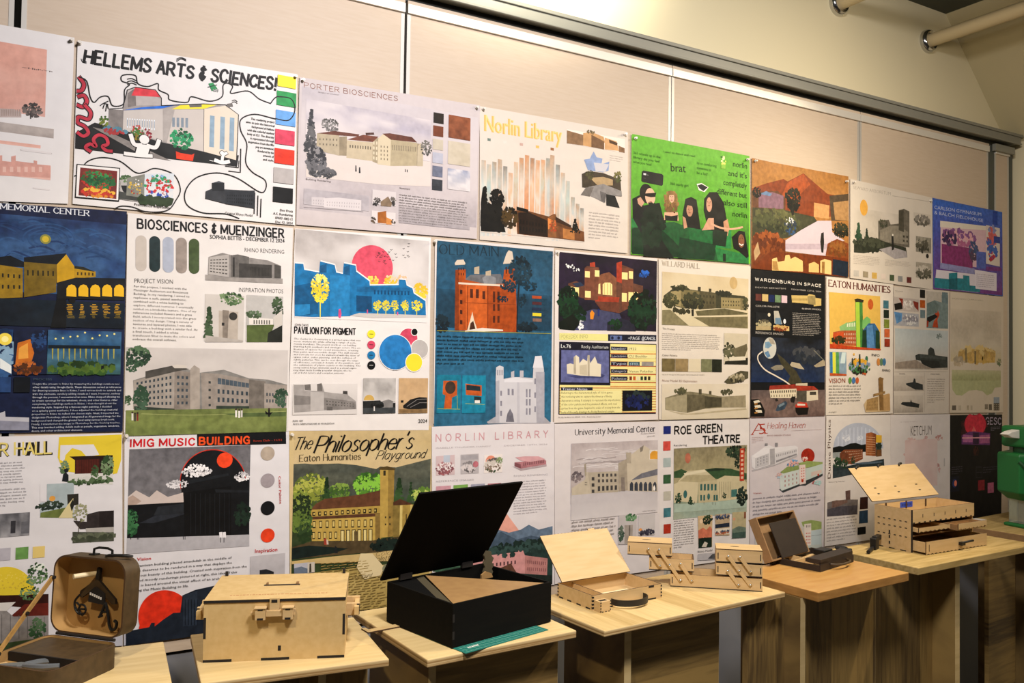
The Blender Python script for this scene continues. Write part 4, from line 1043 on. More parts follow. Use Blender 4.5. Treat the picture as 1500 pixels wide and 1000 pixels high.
tr(['4e4e50', '747274', '3c3c40', '8f8b8b'], 225, 560, 50, 80, 260, .14); tr(['4e4e50', '6a686a'], 280, 620, 45, 28, 120, .2); tr(['5a5852', '7a766e'], 800, 490, 28, 38, 80, .16)
po('2c2c30', 429, 580, 434, 580, 436, 612, 428, 612); po('2c2c30', 448, 590, 454, 590, 456, 620, 447, 620); po('3c3c40', 688, 600, 692, 600, 692, 615, 688, 615); po('3c3c40', 698, 602, 702, 602, 702, 616, 698, 616)
part('picture', 'white line model of the building'); gr(160, 700, 500, 820, ['aaa3a6', 'b3acae'], 20, 'c2babb', 3, 2, .4); po('c6bebe', 200, 745, 270, 748, 268, 796, 200, 788); po('d0c8c7', 262, 752, 340, 748, 460, 762, 458, 818, 265, 800); wi('a39b9c', [205, 755, 268, 758, 266, 790, 205, 784], 5, 2, .2, .5); wi('a39b9c', [275, 765, 455, 772, 452, 808, 275, 794], 14, 2, .2, .5); ln('8f888a', 2, 160, 798, 330, 812, 470, 822, sm=False)
part('picture', 'photo of a building with bare trees'); rc('cdc5c3', 518, 705, 640, 795); po('8a7660', 560, 770, 600, 742, 622, 780, 615, 796, 562, 792); tr(['3c3a38', '5a5450'], 540, 770, 20, 25, 40, .2); tr(['3c3a38', '77706a'], 628, 765, 12, 26, 24, .3)
part('picture', 'photo of an orange brick building'); rc('d3cbc8', 514, 815, 638, 893); po('a8672a', 545, 825, 590, 818, 592, 885, 545, 880); po('c98a4a', 590, 850, 620, 865, 618, 890, 590, 888); tr(['6a5a4a', '4a423c'], 524, 865, 12, 22, 24, .3); tr(['5a4a3c'], 625, 875, 14, 12, 18, .3)
part(); gr(658, 790, 1026, 918, ['b2a9a9', 'a8a0a2'], 12); tx('6a6060', 660, 702, 715, 708, 9, 'Statement', 0); pa('55504f', 658, 725, 1024, 912, 11); tx('6a6060', 170, 655, 300, 668, 9, 'Building Rendering', 0)
sw(('332b25', 838, 302, 890, 365), ('7a4630', 836, 370, 888, 433), ('c0b6a4', 834, 440, 887, 503), ('b3b3bd', 833, 510, 886, 573), ('75798a', 832, 580, 884, 643), ('3f4248', 830, 650, 883, 714))
part('material_sample', 'brown roof texture sample'); gr(917, 314, 1029, 452, ['8a5134', '7d4a30'], 12, '9a5f40', 3, 3, .7)
part('material_sample', 'beige stone texture sample'); gr(914, 450, 1028, 588, ['c2b7a3', 'bcb19c'], 12, 'ccc1ae', 3, 3, .7)
part('material_sample', 'cloudy sky sample'); gr(912, 594, 1027, 718, ['9fa3b4', 'b9b8bf', 'c9c2c0'], 14, 'd8d2d0', 3, 3, .9)

# --- gold bar-chart library
poster('white poster with striped pale vertical bars above a brown library and black trees', [(702.6, 155.4), (919.6, 193.2), (919, 371), (702.6, 351)], 'd3c9bd')
crop(690, 140, 3.571)
part('title'); tx('dcb368', 70, 186, 472, 248, 88, 'Norlin Library', .03); tx('eacb8c', 76, 184, 476, 246, 88, 'Norlin Library', -.012)
part()
for c, x, y in (('77877f', 85, 222), ('d8cdc2', 168, 235), ('c5a79a', 254, 247), ('d9b46a', 338, 260), ('9a6a44', 415, 272)): rc(c, x, y, x+17, y+17)
part('picture', 'brown library with black trees under fading vertical bars')
tops = [(62, 336), (90, 358), (118, 345), (147, 332), (175, 368), (203, 402), (232, 346), (260, 324), (289, 310), (317, 325), (345, 336), (373, 334), (400, 326), (421, 310), (450, 360), (477, 402), (503, 445), (530, 530), (555, 565), (578, 588)]
for i, (x, y) in enumerate(tops):
    cs = [['c7a98f', 'd9d2c4', 'cfc2b0'], ['cbb49c', 'b8c2b8', 'd6a98a'], ['a8937c', 'd8cabb', 'd2b9a4'], ['b89c82', 'c9b6a2', 'c98a62'], ['8f877c', 'd9c7b4', 'd2a27c']][i % 5]
    gr(x-8, y, x+9, 735 if x < 400 else 760, cs+['e0d4c8'], 4, 'd98f5c' if 200 < x < 400 else '9ab4bc', 1, 5, .45)
B1 = '0e0d0b'
po('6d4526', 235, 600, 300, 604, 405, 632, 430, 620, 440, 618, 450, 648, 525, 690, 590, 712, 592, 764, 400, 742, 240, 724); po('2a1a10', 245, 612, 300, 610, 400, 655, 400, 740, 250, 722); po('8a5a34', 400, 640, 440, 618, 446, 742, 402, 740); po('40281a', 440, 632, 524, 680, 520, 690, 442, 660); po('7a4e2e', 446, 680, 590, 715, 592, 762, 446, 742); po('b57a44', 480, 694, 540, 706, 540, 755, 480, 746); po('120e0b', 237, 580, 298, 596, 298, 612, 237, 598)
po('d98a4a', 400, 640, 420, 650, 415, 690, 402, 700); wi('1a120c', [250, 640, 395, 668, 395, 725, 250, 712], 9, 2, .4, .6)
tr([B1, '1a1712'], 70, 580, 22, 100, 200, .16, '^'); tr([B1, '1d1a14'], 135, 540, 36, 48, 130, .18); tr([B1, '161410'], 115, 640, 66, 70, 220, .18); po(B1, 50, 560, 60, 480, 82, 560, 150, 600, 180, 715, 50, 710)
tr(['3a2c18', '54401f', '241c10'], 202, 640, 42, 55, 160, .16); tr(['1c1a14', '0e0d0b'], 543, 680, 24, 36, 80, .16, '^'); tr(['a84a2a', 'c26a3a'], 430, 680, 20, 35, 40, .16)
po('cfc4b8', 50, 708, 592, 764, 592, 768, 50, 714)
part('picture', 'photo strip of a flat-roofed brown building'); po('e3d8cc', 500, 176, 802, 228, 804, 300, 500, 250); po('8d6f52', 500, 182, 585, 206, 585, 262, 500, 250); po('c49a6a', 585, 196, 632, 192, 692, 216, 700, 246, 628, 270, 585, 262); po('7a5c42', 628, 205, 695, 240, 695, 282, 628, 270); po('cda274', 698, 220, 760, 240, 772, 290, 697, 282); po('5a4432', 720, 230, 765, 248, 762, 262, 722, 248); po('8a6a4c', 770, 262, 802, 276, 802, 300, 772, 294); tr(['77684c'], 625, 192, 18, 10, 20, .3)
part('picture', 'ragged collage of sky, trees and paving'); po('8fa0c0', 590, 335, 620, 330, 640, 292, 655, 322, 686, 330, 680, 360, 722, 345, 718, 392, 690, 402, 610, 390); po('c5c2c4', 640, 350, 720, 360, 700, 400, 650, 395); po('4a4033', 578, 410, 610, 395, 690, 405, 780, 440, 786, 528, 690, 520, 660, 490, 580, 480); po('b39a74', 620, 430, 690, 425, 740, 440, 740, 470, 660, 470); tr(['5a5636', '3f4028'], 620, 415, 22, 26, 50, .2); tr(['4f5432', '77703f'], 765, 425, 20, 30, 50, .2); po('8f8a86', 612, 478, 690, 462, 786, 500, 788, 526, 702, 522, 696, 562, 655, 540, 610, 520); po('77706a', 572, 520, 600, 480, 640, 480, 620, 528); po('1d2022', 705, 515, 752, 525, 776, 588, 706, 575); po('6a6664', 672, 500, 706, 510, 700, 560, 680, 552)
part(); pa('a49a90', 616, 600, 782, 765, 9, .4); pa('b5aaa0', 725, 305, 800, 352, 3, .3)

# --- green poster
poster('bright green poster with four women in dark clothes and black lowercase writing', [(925.2, 197.4), (1097.5, 229.6), (1098.8, 386.4), (923.8, 372.4)], '78c832')
part('picture', 'five figures in front of dark green boxes'); gr(838, 200, 1458, 880, ['6cb038', '64a830', '509028', '347028'], 24, '74b840', 3, 3, .3)
po('1c5a30', 838, 640, 1000, 665, 1060, 660, 1140, 690, 1260, 700, 1260, 800, 1458, 850, 1458, 880, 838, 828); po('0f3a22', 838, 700, 930, 640, 1060, 760, 1140, 850, 838, 828); po('2a7a40', 838, 640, 905, 655, 895, 690, 838, 690); po('1e6a38', 1140, 690, 1265, 700, 1265, 800, 1140, 780); po('2f8a4a', 1265, 700, 1360, 705, 1360, 800, 1265, 795); po('123f26', 1090, 740, 1280, 780, 1270, 862, 1080, 850); po('2c7f44', 1275, 795, 1458, 835, 1458, 880, 1290, 865); po('0f2f1c', 1316, 826, 1332, 828, 1332, 868, 1316, 866)
# standing figure with sunglasses
po('15181c', 842, 540, 880, 520, 900, 575, 985, 560, 1005, 640, 990, 740, 900, 740, 845, 640); ci('17120f', 915, 512, 44, ry=1.15); ci('d8b298', 936, 528, 34, ry=1.3); po('101010', 902, 512, 968, 508, 962, 530, 940, 532, 905, 524); po('c79c84', 868, 540, 885, 530, 905, 560, 890, 582, 872, 565); po('0f1d18', 900, 600, 980, 600, 1000, 760, 1060, 850, 900, 840); tr(['14301f', '0e2418'], 950, 680, 60, 110, 120, .2)
# long fair-haired
tr(['7a5a34', '9a7644'], 1045, 560, 34, 62, 110, .2); po('d3a68a', 1010, 610, 1080, 610, 1085, 655, 1008, 650); ci('d6ab90', 1048, 535, 18, ry=1.4); po('141211', 1012, 625, 1045, 630, 1080, 625, 1078, 658, 1014, 652); po('8a6a3e', 1028, 500, 1048, 496, 1070, 515, 1080, 600, 1068, 560, 1062, 520, 1035, 520, 1022, 590, 1012, 600)
po('0d0d0c', 1105, 620, 1120, 540, 1150, 530, 1178, 545, 1200, 700, 1140, 690, 1105, 680); ci('b98a70', 1142, 600, 22, ry=1.5); po('15120f', 1120, 540, 1160, 540, 1172, 600, 1160, 580, 1128, 572, 1120, 610); po('c49678', 1105, 630, 1120, 640, 1130, 690, 1112, 696)
po('0c0b0a', 1215, 600, 1218, 540, 1245, 505, 1285, 505, 1320, 560, 1338, 660, 1330, 710, 1240, 705); ci('c89a80', 1244, 570, 20, ry=1.9); po('c99c82', 1215, 690, 1240, 640, 1268, 640, 1270, 700, 1205, 705); po('0c0b0a', 1240, 520, 1275, 515, 1290, 640, 1262, 630, 1262, 560)
po('c49474', 1318, 660, 1340, 645, 1350, 690, 1340, 735, 1325, 720); ln('d3a68a', 10, 1255, 670, 1300, 690, 1360, 698, 1418, 688)
po('11100e', 1362, 740, 1400, 705, 1430, 712, 1452, 840, 1440, 850, 1400, 815, 1372, 800); ci('8a5a3e', 1412, 760, 22, ry=1.6); ln('e8e0d8', 6, 1402, 775, 1412, 782, 1422, 778)
po('16301f', 1262, 700, 1340, 712, 1330, 790, 1262, 780)
for fx, fy, s_ in ((1048, 532, 6), (1142, 598, 7), (1243, 560, 7), (1411, 752, 6)):   # small dark eyes and mouths of the pictured women
    ci('3a241c', fx-s_, fy-4, 2.2); ci('3a241c', fx+s_, fy-4, 2.2); ln('8a4038', 3, fx-4, fy+15, fx+4, fy+15, sm=False); ln('9a6c54', 2, fx, fy-2, fx+1, fy+6, sm=False)
ln('8a4038', 3, 932, 556, 944, 555, sm=False)
part('picture', 'black ticket-like card'); po('14161a', 892, 398, 900, 392, 996, 410, 1004, 418, 1002, 466, 996, 472, 896, 452, 889, 446); rc('c8c8c8', 900, 405, 914, 417); pa('9a9a98', 918, 412, 936, 420, 1); pa('8a8a88', 900, 430, 935, 438, 1)
part(); po('e6e0d8', 1178, 462, 1205, 458, 1240, 480, 1220, 505, 1190, 495); po('26282a', 1182, 470, 1204, 463, 1236, 480, 1214, 500, 1195, 488)
tr(['cfd86a', 'e0e6b0'], 1318, 345, 12, 26, 20, .3); tr(['1f5a34'], 1312, 322, 8, 6, 10, .3); po('8aba4a', 1306, 360, 1330, 362, 1328, 384, 1306, 380)
G_ = '1d3a12'
part('title'); tx('182a10', 1044, 396, 1122, 402, 44, 'brat', .0)
part(); pt('2c5a1a', 848, 286, 988, 380, ["365 wheels up in the", "library do you feel", "what you read"], 0); tx('2c5a1a', 1003, 297, 1170, 322, 11, 'i used to dance and read', 0); pt('35661f', 1180, 338, 1282, 432, ['its so comforting', 'sometimes to', 'be a lot?'], 0); tx('35661f', 1040, 466, 1135, 478, 14, '360 study girl', 0)
pt(G_, 1285, 314, 1440, 652, ['norlin', "and it's", 'completely', 'different but', 'also still', 'norlin'], .0, 'r')

# --- orange mountain painting
poster('brown and orange painted landscape poster with a mountain and pale path', [(1101, 231.4), (1242.4, 261.6), (1243, 405.8), (1100, 393.2)], '9a6a38')
crop(1080, 200, 3.571)
part('picture', 'orange mountain, dark trees and pale path'); gr(76, 115, 582, 735, ['a8763c', 'b08048', 'a9763f', '6a4a2a'], 30, 'c08f58', 3, 3, .4)
po('8a4524', 76, 270, 150, 245, 240, 222, 262, 235, 345, 192, 400, 240, 470, 300, 582, 320, 582, 420, 76, 420); po('a8552a', 262, 240, 345, 195, 380, 250, 300, 330, 220, 330); po('6d4a34', 76, 290, 210, 285, 250, 320, 250, 420, 76, 400); po('c89a66', 400, 345, 480, 360, 478, 430, 398, 420); po('5a4a38', 480, 310, 582, 300, 582, 440, 490, 440); po('b08a5c', 500, 345, 582, 335, 582, 440, 510, 435); po('8a6a78', 110, 300, 180, 290, 240, 310, 240, 380, 110, 370); po('6f88a8', 115, 300, 150, 285, 180, 300, 170, 312)
po('4a4a34', 76, 370, 250, 385, 400, 420, 420, 450, 390, 480, 260, 530, 76, 560); tr(['3a3f2c', '565a3a', '6a6a44'], 200, 440, 120, 60, 160, .12)
po('c9bcc4', 240, 550, 330, 490, 420, 440, 490, 440, 495, 500, 560, 545, 480, 560, 460, 625, 250, 600); po('b9a9b4', 250, 560, 480, 560, 460, 590, 250, 590)
tr(['1a1c16', '2c2c20'], 290, 330, 40, 60, 150, .16); tr(['1a1c16'], 100, 290, 22, 30, 50, .2); tr(['2a2a1e', '40402c'], 540, 490, 45, 38, 110, .16); tr(['3a5a80', '2a3a50', 'd0d0d0'], 275, 470, 34, 45, 70, .14); po('26261e', 282, 330, 292, 330, 294, 410, 284, 410)
po('7a3f1c', 76, 545, 120, 500, 250, 540, 250, 610, 76, 690); po('8a4a20', 470, 560, 520, 535, 582, 560, 582, 640, 460, 620); tr(['8a4a20', '6a3414', 'a05a2c'], 160, 560, 80, 60, 120, .18); tr(['7a4a20', '94602c'], 525, 590, 50, 40, 70, .2)
po('b89a72', 84, 600, 105, 550, 118, 610, 90, 650); po('7a3a14', 76, 690, 170, 600, 480, 625, 582, 640, 582, 735, 76, 690)
po('e0bf80', 180, 640, 205, 632, 210, 655, 245, 650, 250, 620, 270, 618, 278, 640, 300, 628, 340, 650, 342, 706, 180, 700); po('b08a50', 182, 650, 205, 652, 215, 700, 182, 696); po('d9b878', 372, 665, 400, 655, 425, 670, 425, 712, 372, 708); po('dfc084', 432, 650, 455, 640, 490, 650, 490, 722, 432, 712); po('a07840', 440, 655, 455, 655, 455, 715, 440, 713); po('1c2c3c', 498, 640, 582, 655, 582, 735, 495, 722)
po('26241f', 437, 505, 450, 500, 452, 555, 448, 608, 438, 605, 432, 550)

# --- pale campus poster with sun
poster('pale grey campus poster with an orange sun disc and small photos at its right', [(1245, 262), (1365, 289.6), (1365.6, 424), (1245, 407)], 'cdc4b8')
part('title'); tx('a39a90', 604, 274, 800, 308, 18, 'SEWARD ARBORETUM', -.01)
part(); ln('b0a79c', 3, 810, 310, 1000, 340, sm=False)
part('picture', 'grey campus view with trees and path'); gr(608, 370, 898, 560, ['cdc4b8', 'c6bdb0'], 20, 'b5ac9f', 4, 3, .5); ci('d8a64e', 660, 372, 31, ry=1.35)
po('6f695e', 735, 440, 790, 435, 800, 460, 842, 455, 842, 385, 870, 378, 898, 392, 898, 580, 735, 560); po('8f887a', 745, 490, 800, 465, 850, 470, 890, 500, 890, 565, 745, 548); po('555146', 842, 388, 868, 382, 870, 500, 842, 490); wi('4a463c', [860, 510, 895, 515, 895, 560, 860, 555], 2, 2, .5, .5); tr(['45483a', '5a5a48'], 760, 455, 26, 20, 40, .2)
tr(['2f4a36', '3f5a44'], 632, 510, 22, 55, 90, .2, '^'); tr(['35432f', '28352a'], 675, 520, 12, 36, 40, .25, '^'); po('3c4034', 608, 545, 700, 525, 800, 560, 880, 580, 888, 632, 780, 590, 660, 610, 608, 606); tr(['33382c', '4c5040'], 690, 565, 80, 34, 120, .16); po('a8a2a2', 740, 590, 800, 575, 880, 600, 888, 632, 820, 640); po('2a2a28', 804, 520, 814, 515, 818, 590, 806, 596); ci('e0d8cc', 811, 515, 6)
part(); pa('a0968c', 606, 614, 745, 680, 6); pa('a0968c', 770, 640, 905, 690, 5)
part('picture', 'small grey photo'); rc('c2b9ad', 920, 395, 1010, 470); tr(['6a655c', '88827a'], 965, 440, 40, 26, 60, .2)
part('picture', 'small grey photo'); rc('8f8a7e', 932, 520, 1012, 612); tr(['45443c', '5f5c50', 'a09a8c'], 970, 565, 36, 38, 80, .2); ci('2a2926', 992, 625, 12)
part('picture', 'small grey photo'); rc('a39c8f', 932, 655, 1014, 745); tr(['4a4a3e', '6a675a', 'c0b8ac'], 972, 710, 38, 34, 80, .2)
sw(('b9b4ac', 607, 698, 634, 732), ('9a8f78', 655, 704, 682, 738), ('c9a75c', 702, 710, 728, 744), ('d3c5ba', 750, 716, 774, 746), ('4a5a40', 795, 722, 818, 755), ('8f8f8d', 838, 728, 862, 760), ('6d3230', 884, 734, 908, 766))

# --- blue and purple stadium poster
poster('blue and purple poster with teal building and pink sky, right end of top row', [(1365.6, 289.6), (1467.8, 310.6), (1468.7, 433.8), (1367, 422)], '4a68b0')
part(); gr(1022, 330, 1386, 830, ['3f6cc0', '4a58a8', '6a4a90', '7a3f80'], 16, '5a6ab8', 3, 3, .4)
part('title'); tx('b8c0dc', 1030, 378, 1275, 415, 18, 'CARLSON GYMNASIUM', .0); tx('b8c0dc', 1030, 405, 1285, 448, 18, '& BALCH FIELDHOUSE', .0)
part(); po('2c4a9c', 1335, 390, 1360, 392, 1360, 465, 1335, 460)
part('picture', 'pink sky over a purple brick building'); po('d8cfc2', 1060, 440, 1300, 468, 1300, 490, 1060, 474); po('cfb0b8', 1062, 474, 1300, 490, 1300, 690, 1062, 660); tr(['b06a90', 'd8a8b0', '8a5a90'], 1160, 530, 90, 40, 120, .16); po('8a3a70', 1068, 560, 1230, 585, 1230, 690, 1068, 660); tr(['5a3a60', '40305a', '7a4a78'], 1110, 530, 36, 38, 70, .2); tr(['5a4a60', '4a5a80'], 1235, 600, 24, 55, 70, .2); po('5a6ab0', 1250, 600, 1300, 605, 1300, 690, 1250, 690); po('8f8fb8', 1060, 660, 1240, 690, 1240, 720, 1060, 690)
part('picture', 'red and blue side picture'); po('d0c4bc', 1300, 462, 1372, 480, 1372, 680, 1300, 664); tr(['b03a50', '4a6ab0', 'c86a6a', '8a90b8'], 1335, 560, 28, 90, 90, .2); po('3a4a90', 1340, 520, 1372, 525, 1372, 560, 1340, 555)
part('picture', 'teal blocky building'); po('cfc8d0', 1040, 695, 1240, 720, 1260, 780, 1260, 815, 1030, 790); po('2a7f8c', 1030, 738, 1105, 745, 1105, 715, 1150, 710, 1150, 740, 1180, 742, 1180, 725, 1212, 728, 1215, 778, 1268, 784, 1268, 815, 1030, 790); po('1e6470', 1105, 745, 1150, 740, 1150, 802, 1105, 798)
part(); po('d3ccd4', 1240, 695, 1355, 715, 1355, 808, 1245, 795); pa('a8a0b0', 1250, 712, 1348, 795, 7); po('7a3f80', 1300, 680, 1378, 685, 1378, 705, 1300, 700)
# ======================= middle row
crop(0, 280, 2.702)
poster('dark blue night poster with a yellow arcaded building, cut by the left edge', [(-20, 295.8), (185.8, 309.6), (179.5, 631.6), (-25, 634.5)], '1a2444')
part('title'); st('dfe2e8', 2, 70, 352, 98, 22, 'MEMORIAL CENTER', .17, .07, 0, .6)
part('picture', 'night sky with swirls over a yellow lit building'); gr(-60, 84, 502, 420, ['1a2850', '25406a', '2c4a78', '22385e'], 40, '4a6f98', 3, 4, .6)
for k in range(34):
    x = 20+random.uniform(-60, 340); y = 120+random.uniform(0, 160); ln(random.choice(['2c4a74', '335580', '26406a', '3a5c88']), 7, x, y, x+30, y-9+random.uniform(-6, 6), x+65, y-4, x+100, y+12)
for r in (30, 44, 60, 76): ln('34547f', 6, *sum([[180+r*1.5*math.cos(t), 190+r*.8*math.sin(t)] for t in [i*.35+r*.05 for i in range(12)]], []))
ci('8a8a48', 180, 190, 19); ci('c9b23a', 180, 190, 12)
po('161b22', -60, 265, 40, 255, 95, 280, 95, 300, -60, 295); po('141a22', 95, 262, 260, 246, 290, 296, 230, 300, 225, 365, 95, 360)
po('9a7c22', 0, 292, 90, 305, 90, 420, -60, 425); po('7a6420', 95, 280, 225, 290, 222, 400, 95, 420); po('c29a22', 225, 290, 262, 250, 294, 298, 294, 345, 225, 362); po('b08c22', 294, 300, 378, 318, 378, 340, 294, 345); po('2a2c22', 294, 296, 330, 300, 378, 320, 294, 306)
wi('2c2a20', [0, 310, 88, 318, 88, 400, 0, 400], 4, 2, .3, .35); wi('2c2812', [100, 300, 220, 308, 220, 345, 100, 345], 6, 1, .3, .5); wi('4a3a14', [300, 318, 374, 322, 374, 336, 300, 334], 5, 1, .4, .8)
po('151a20', 225, 362, 300, 342, 495, 345, 495, 380, 262, 378, 230, 400); po('1a1c1e', 225, 375, 495, 372, 495, 432, 225, 425)
for i in range(5):
    x = 263+i*47; po('e0b42a', x, 415, x, 385, x+8, 373, x+20, 369, x+32, 373, x+39, 385, x+39, 418)
gr(-60, 420, 492, 545, ['14202c', '101a26', '0e1722'], 20, '1c2c38', 4, 2, .5)
for i in range(5):
    for j in range(9): rc('d0a028' if j < 6 else '8a7428', 266+i*47+random.uniform(-4, 6), 447+j*6.5, 290+i*46+random.uniform(-8, 8), 450.5+j*6.5)
po('0c0f12', 225, 425, 262, 425, 262, 540, 200, 540); ci('14120e', 285, 432, 12)
part('picture', 'thumbnail painting with a big pale moon'); rc('22406a', -40, 545, 47, 728); tr(['3a6090', '8aa8c0', '20365a'], 15, 640, 40, 90, 100, .2); ci('e8d25a', 20, 585, 24); ci('f2e8a0', 20, 585, 12); po('dfe4e4', 0, 660, 45, 690, 45, 722, 0, 700)
part('picture', 'thumbnail painting of a lit street at night'); po('1a2440', 55, 555, 186, 545, 186, 724, 52, 726); po('c8752a', 70, 600, 120, 585, 135, 640, 120, 690, 60, 690); po('e0a24a', 75, 620, 110, 600, 112, 660, 72, 665); tr(['8a4a20', '5a3418', 'b86a30'], 110, 700, 55, 24, 80, .2); tr(['1a2c50', '2a4a78', '14203c'], 155, 590, 28, 40, 80, .2)
part('picture', 'thumbnail painting of lights over a river'); gr(190, 548, 476, 725, ['1c3a6a', '24507a', '3a6070', '24402c'], 24, '5a86a0', 4, 4, .5)
for i in range(9): ci('e8dc8a', 220+i*29, 570+random.uniform(-12, 18), 3.5)
for i in range(12): po('a8a04a', 205+i*22, 622, 211+i*22, 622, 209+i*22, 660+random.uniform(0, 16), 206+i*22, 660)
po('14222c', 190, 608, 476, 612, 476, 624, 190, 622); tr(['3a5a2a', '55702f', '2a4420'], 330, 700, 130, 22, 120, .16); po('10161a', 400, 690, 410, 690, 412, 720, 398, 720)
part(); rc('2c4a78', 0, 735, 42, 795); rc('10161f', 55, 735, 118, 795)
tx('4a5a6a', 132, 748, 205, 748, 9, 'PROCESS', .01)
pt('c8ccd6', 130, 755, 474, 946, ['I began the process in Rhino by measuring the buildings rotations and', 'other details using Google Earth. These dimensions served as references', 'for drawing accurate lines in Rhino. I used various tools to extrude and', 'trim the elements, carefully adding details as I went. However, midway', 'through the process, I encountered an issue. Rhino stopped allowing me', 'to create openings for the windows, doors, and other features. After', 'completing the buildings surface in Rhino, I then thought about the', 'rendering style. Inspired by a famous night painting, I decided', 'on a splashy paint aesthetic. I then adjusted the buildings material', 'properties in Rhino to reflect the chosen style. Next, I imported the', 'design into Photoshop, where I integrated an AI-generated image for the', 'background and changed the ground level using various brush tools.', 'Finally, I transferred the image to Photoshop for the finishing touches.', 'This step involved adding details such as people, vegetation, windows,', 'doors, and other architectural elements.'], .01)
part('picture', 'white model of the building'); po('b8b8c0', -40, 890, 20, 870, 22, 892, 115, 895, 115, 945, -40, 945); po('8f90a0', -40, 905, 115, 912, 115, 945, -40, 945)

# --- biosciences
poster('white poster with bold black title, five rounded colour bars and a long grey stone building', [(187, 312), (429, 334), (421.5, 631.2), (181.3, 633.4)], 'dad5d1')
part('title'); st('151413', 544, 146, 1122, 184, 36, 'BIOSCIENCES & MUENZINGER', .19, gap=1.7); tx('1b1a19', 830, 188, 1125, 204, 16, 'SOPHIA BETTIS - DECEMBER 12 2024', .02)
def pill(c, x, y0, x1, y1):
    part('colour_swatch'); r = (x1-x)/2; a = arc(x+r, y0+r, r, 0, 180, 12); b = arc(x+r, y1-r, r, 180, 360, 12); y = lay(); cur.b.add([(p, y, q) for p, q in a+b], [tuple(range(len(a+b)))], inkc(c))
for a in (('c0b7ae', 538, 175, 578, 316), ('27383a', 592, 178, 632, 319), ('aab0be', 645, 181, 686, 322), ('9a8f87', 697, 184, 738, 325), ('4a5a36', 748, 188, 787, 327)): pill(*a)
part(); tx('3a3836', 968, 240, 1124, 248, 17, 'RHINO RENDERING', -.012); tx('3a3836', 945, 398, 1120, 404, 17, 'INSPIRATION PHOTOS', -.012); tx('3a3836', 532, 362, 684, 366, 17, 'PROJECT VISION', -.008)
pt('55514e', 530, 368, 780, 598, ['For this project, I worked with the', 'Munzinger Auditorium and Biosciences', 'Building. In my rendering, I aimed to', 'replicate a soft, pastel aesthetic,', 'combined with a white building to', 'explore different textures. I eventually', 'settled on a brick-like texture. One of my', 'references included flowers and a grass', 'field, which I incorporated into the grass', 'section of my design. Using a variety of', 'textures and layered photos, I was able', 'to create a building with a similar feel. As', 'a final touch, I added a white', 'translucent filter to mute the colors and', 'embrace the overall softness.'], -.006)
part('picture', 'grey model of a long building'); po('9b9590', 812, 330, 1118, 346, 1118, 366, 812, 352); po('8f8a86', 825, 260, 880, 244, 912, 252, 1060, 274, 1112, 296, 1112, 346, 895, 342, 822, 330); po('6d6965', 912, 254, 940, 250, 985, 260, 985, 342, 912, 340); po('4a4744', 945, 285, 1075, 292, 1075, 344, 945, 342); po('b0aaa5', 828, 262, 905, 250, 905, 340, 824, 328); wi('5a5652', [830, 268, 900, 262, 900, 335, 828, 322], 6, 5, .7, .35); wi('35332f', [990, 298, 1070, 302, 1070, 338, 990, 336], 14, 1, .4, .9); po('55524e', 1085, 290, 1110, 296, 1110, 345, 1085, 344); po('3a3835', 920, 262, 928, 262, 928, 338, 920, 338)
part('picture', 'photo of a white modern building with trees'); rc('c6c0ba', 812, 406, 962, 596); po('b5aba0', 865, 472, 942, 478, 940, 592, 865, 584); po('8a8076', 880, 470, 905, 472, 900, 582, 880, 580); ci('3c3a36', 922, 495, 16); rc('2c2a28', 877, 520, 887, 532); tr(['4a5f42', '35492f'], 826, 520, 18, 60, 110, .2, '^'); tr(['55704a', '7a9068', '3c5434'], 915, 425, 46, 24, 100, .16); po('b3aca5', 812, 570, 960, 590, 960, 597, 812, 597)
part('picture', 'photo of a long white house and lawn'); rc('b9b6b2', 976, 410, 1116, 597); po('dcd6cf', 985, 500, 1080, 505, 1080, 530, 985, 528); wi('6a6a62', [1000, 508, 1070, 510, 1070, 528, 1000, 526], 7, 1, .5, .9); po('5c6a3c', 976, 530, 1085, 528, 1060, 597, 976, 597); po('2a2c26', 1060, 560, 1116, 530, 1116, 597, 1056, 597); tr(['4a5c40', '64785a'], 1005, 488, 30, 14, 60, .25); tr(['33442c', '4a5f40'], 1098, 460, 20, 40, 70, .2); po('c8c2ba', 1080, 500, 1116, 470, 1116, 530, 1085, 545)
part('picture', 'large picture of a grey stone building, trees and lawn'); gr(500, 616, 1134, 860, ['bdb7b4', 'c6c0bc', 'd0cac5'], 30, 'd3cdc9', 3, 3, .6)
tr(['3f5a44', '2c4434', '5a7456'], 545, 655, 48, 40, 200, .14); tr(['3f5a44', '2c4434'], 520, 690, 24, 26, 60, .2)
po('8a8783', 688, 700, 755, 708, 790, 718, 885, 706, 985, 740, 1060, 745, 1135, 765, 1132, 868, 780, 880, 530, 860, 526, 748)
po('a39b93', 528, 750, 690, 708, 688, 878, 526, 862); po('8f867e', 690, 708, 755, 716, 752, 880, 688, 880); po('a89f96', 752, 704, 768, 688, 790, 702, 790, 878, 752, 880); po('9a9189', 795, 718, 860, 722, 985, 744, 985, 868, 800, 876); po('7a736c', 985, 745, 1050, 752, 1048, 862, 985, 868); po('a0978f', 1045, 760, 1135, 768, 1132, 860, 1045, 862); po('55524e', 575, 712, 690, 688, 750, 704, 700, 712, 575, 742)
po('c9c2ba', 680, 690, 700, 685, 740, 690, 735, 700, 690, 700)
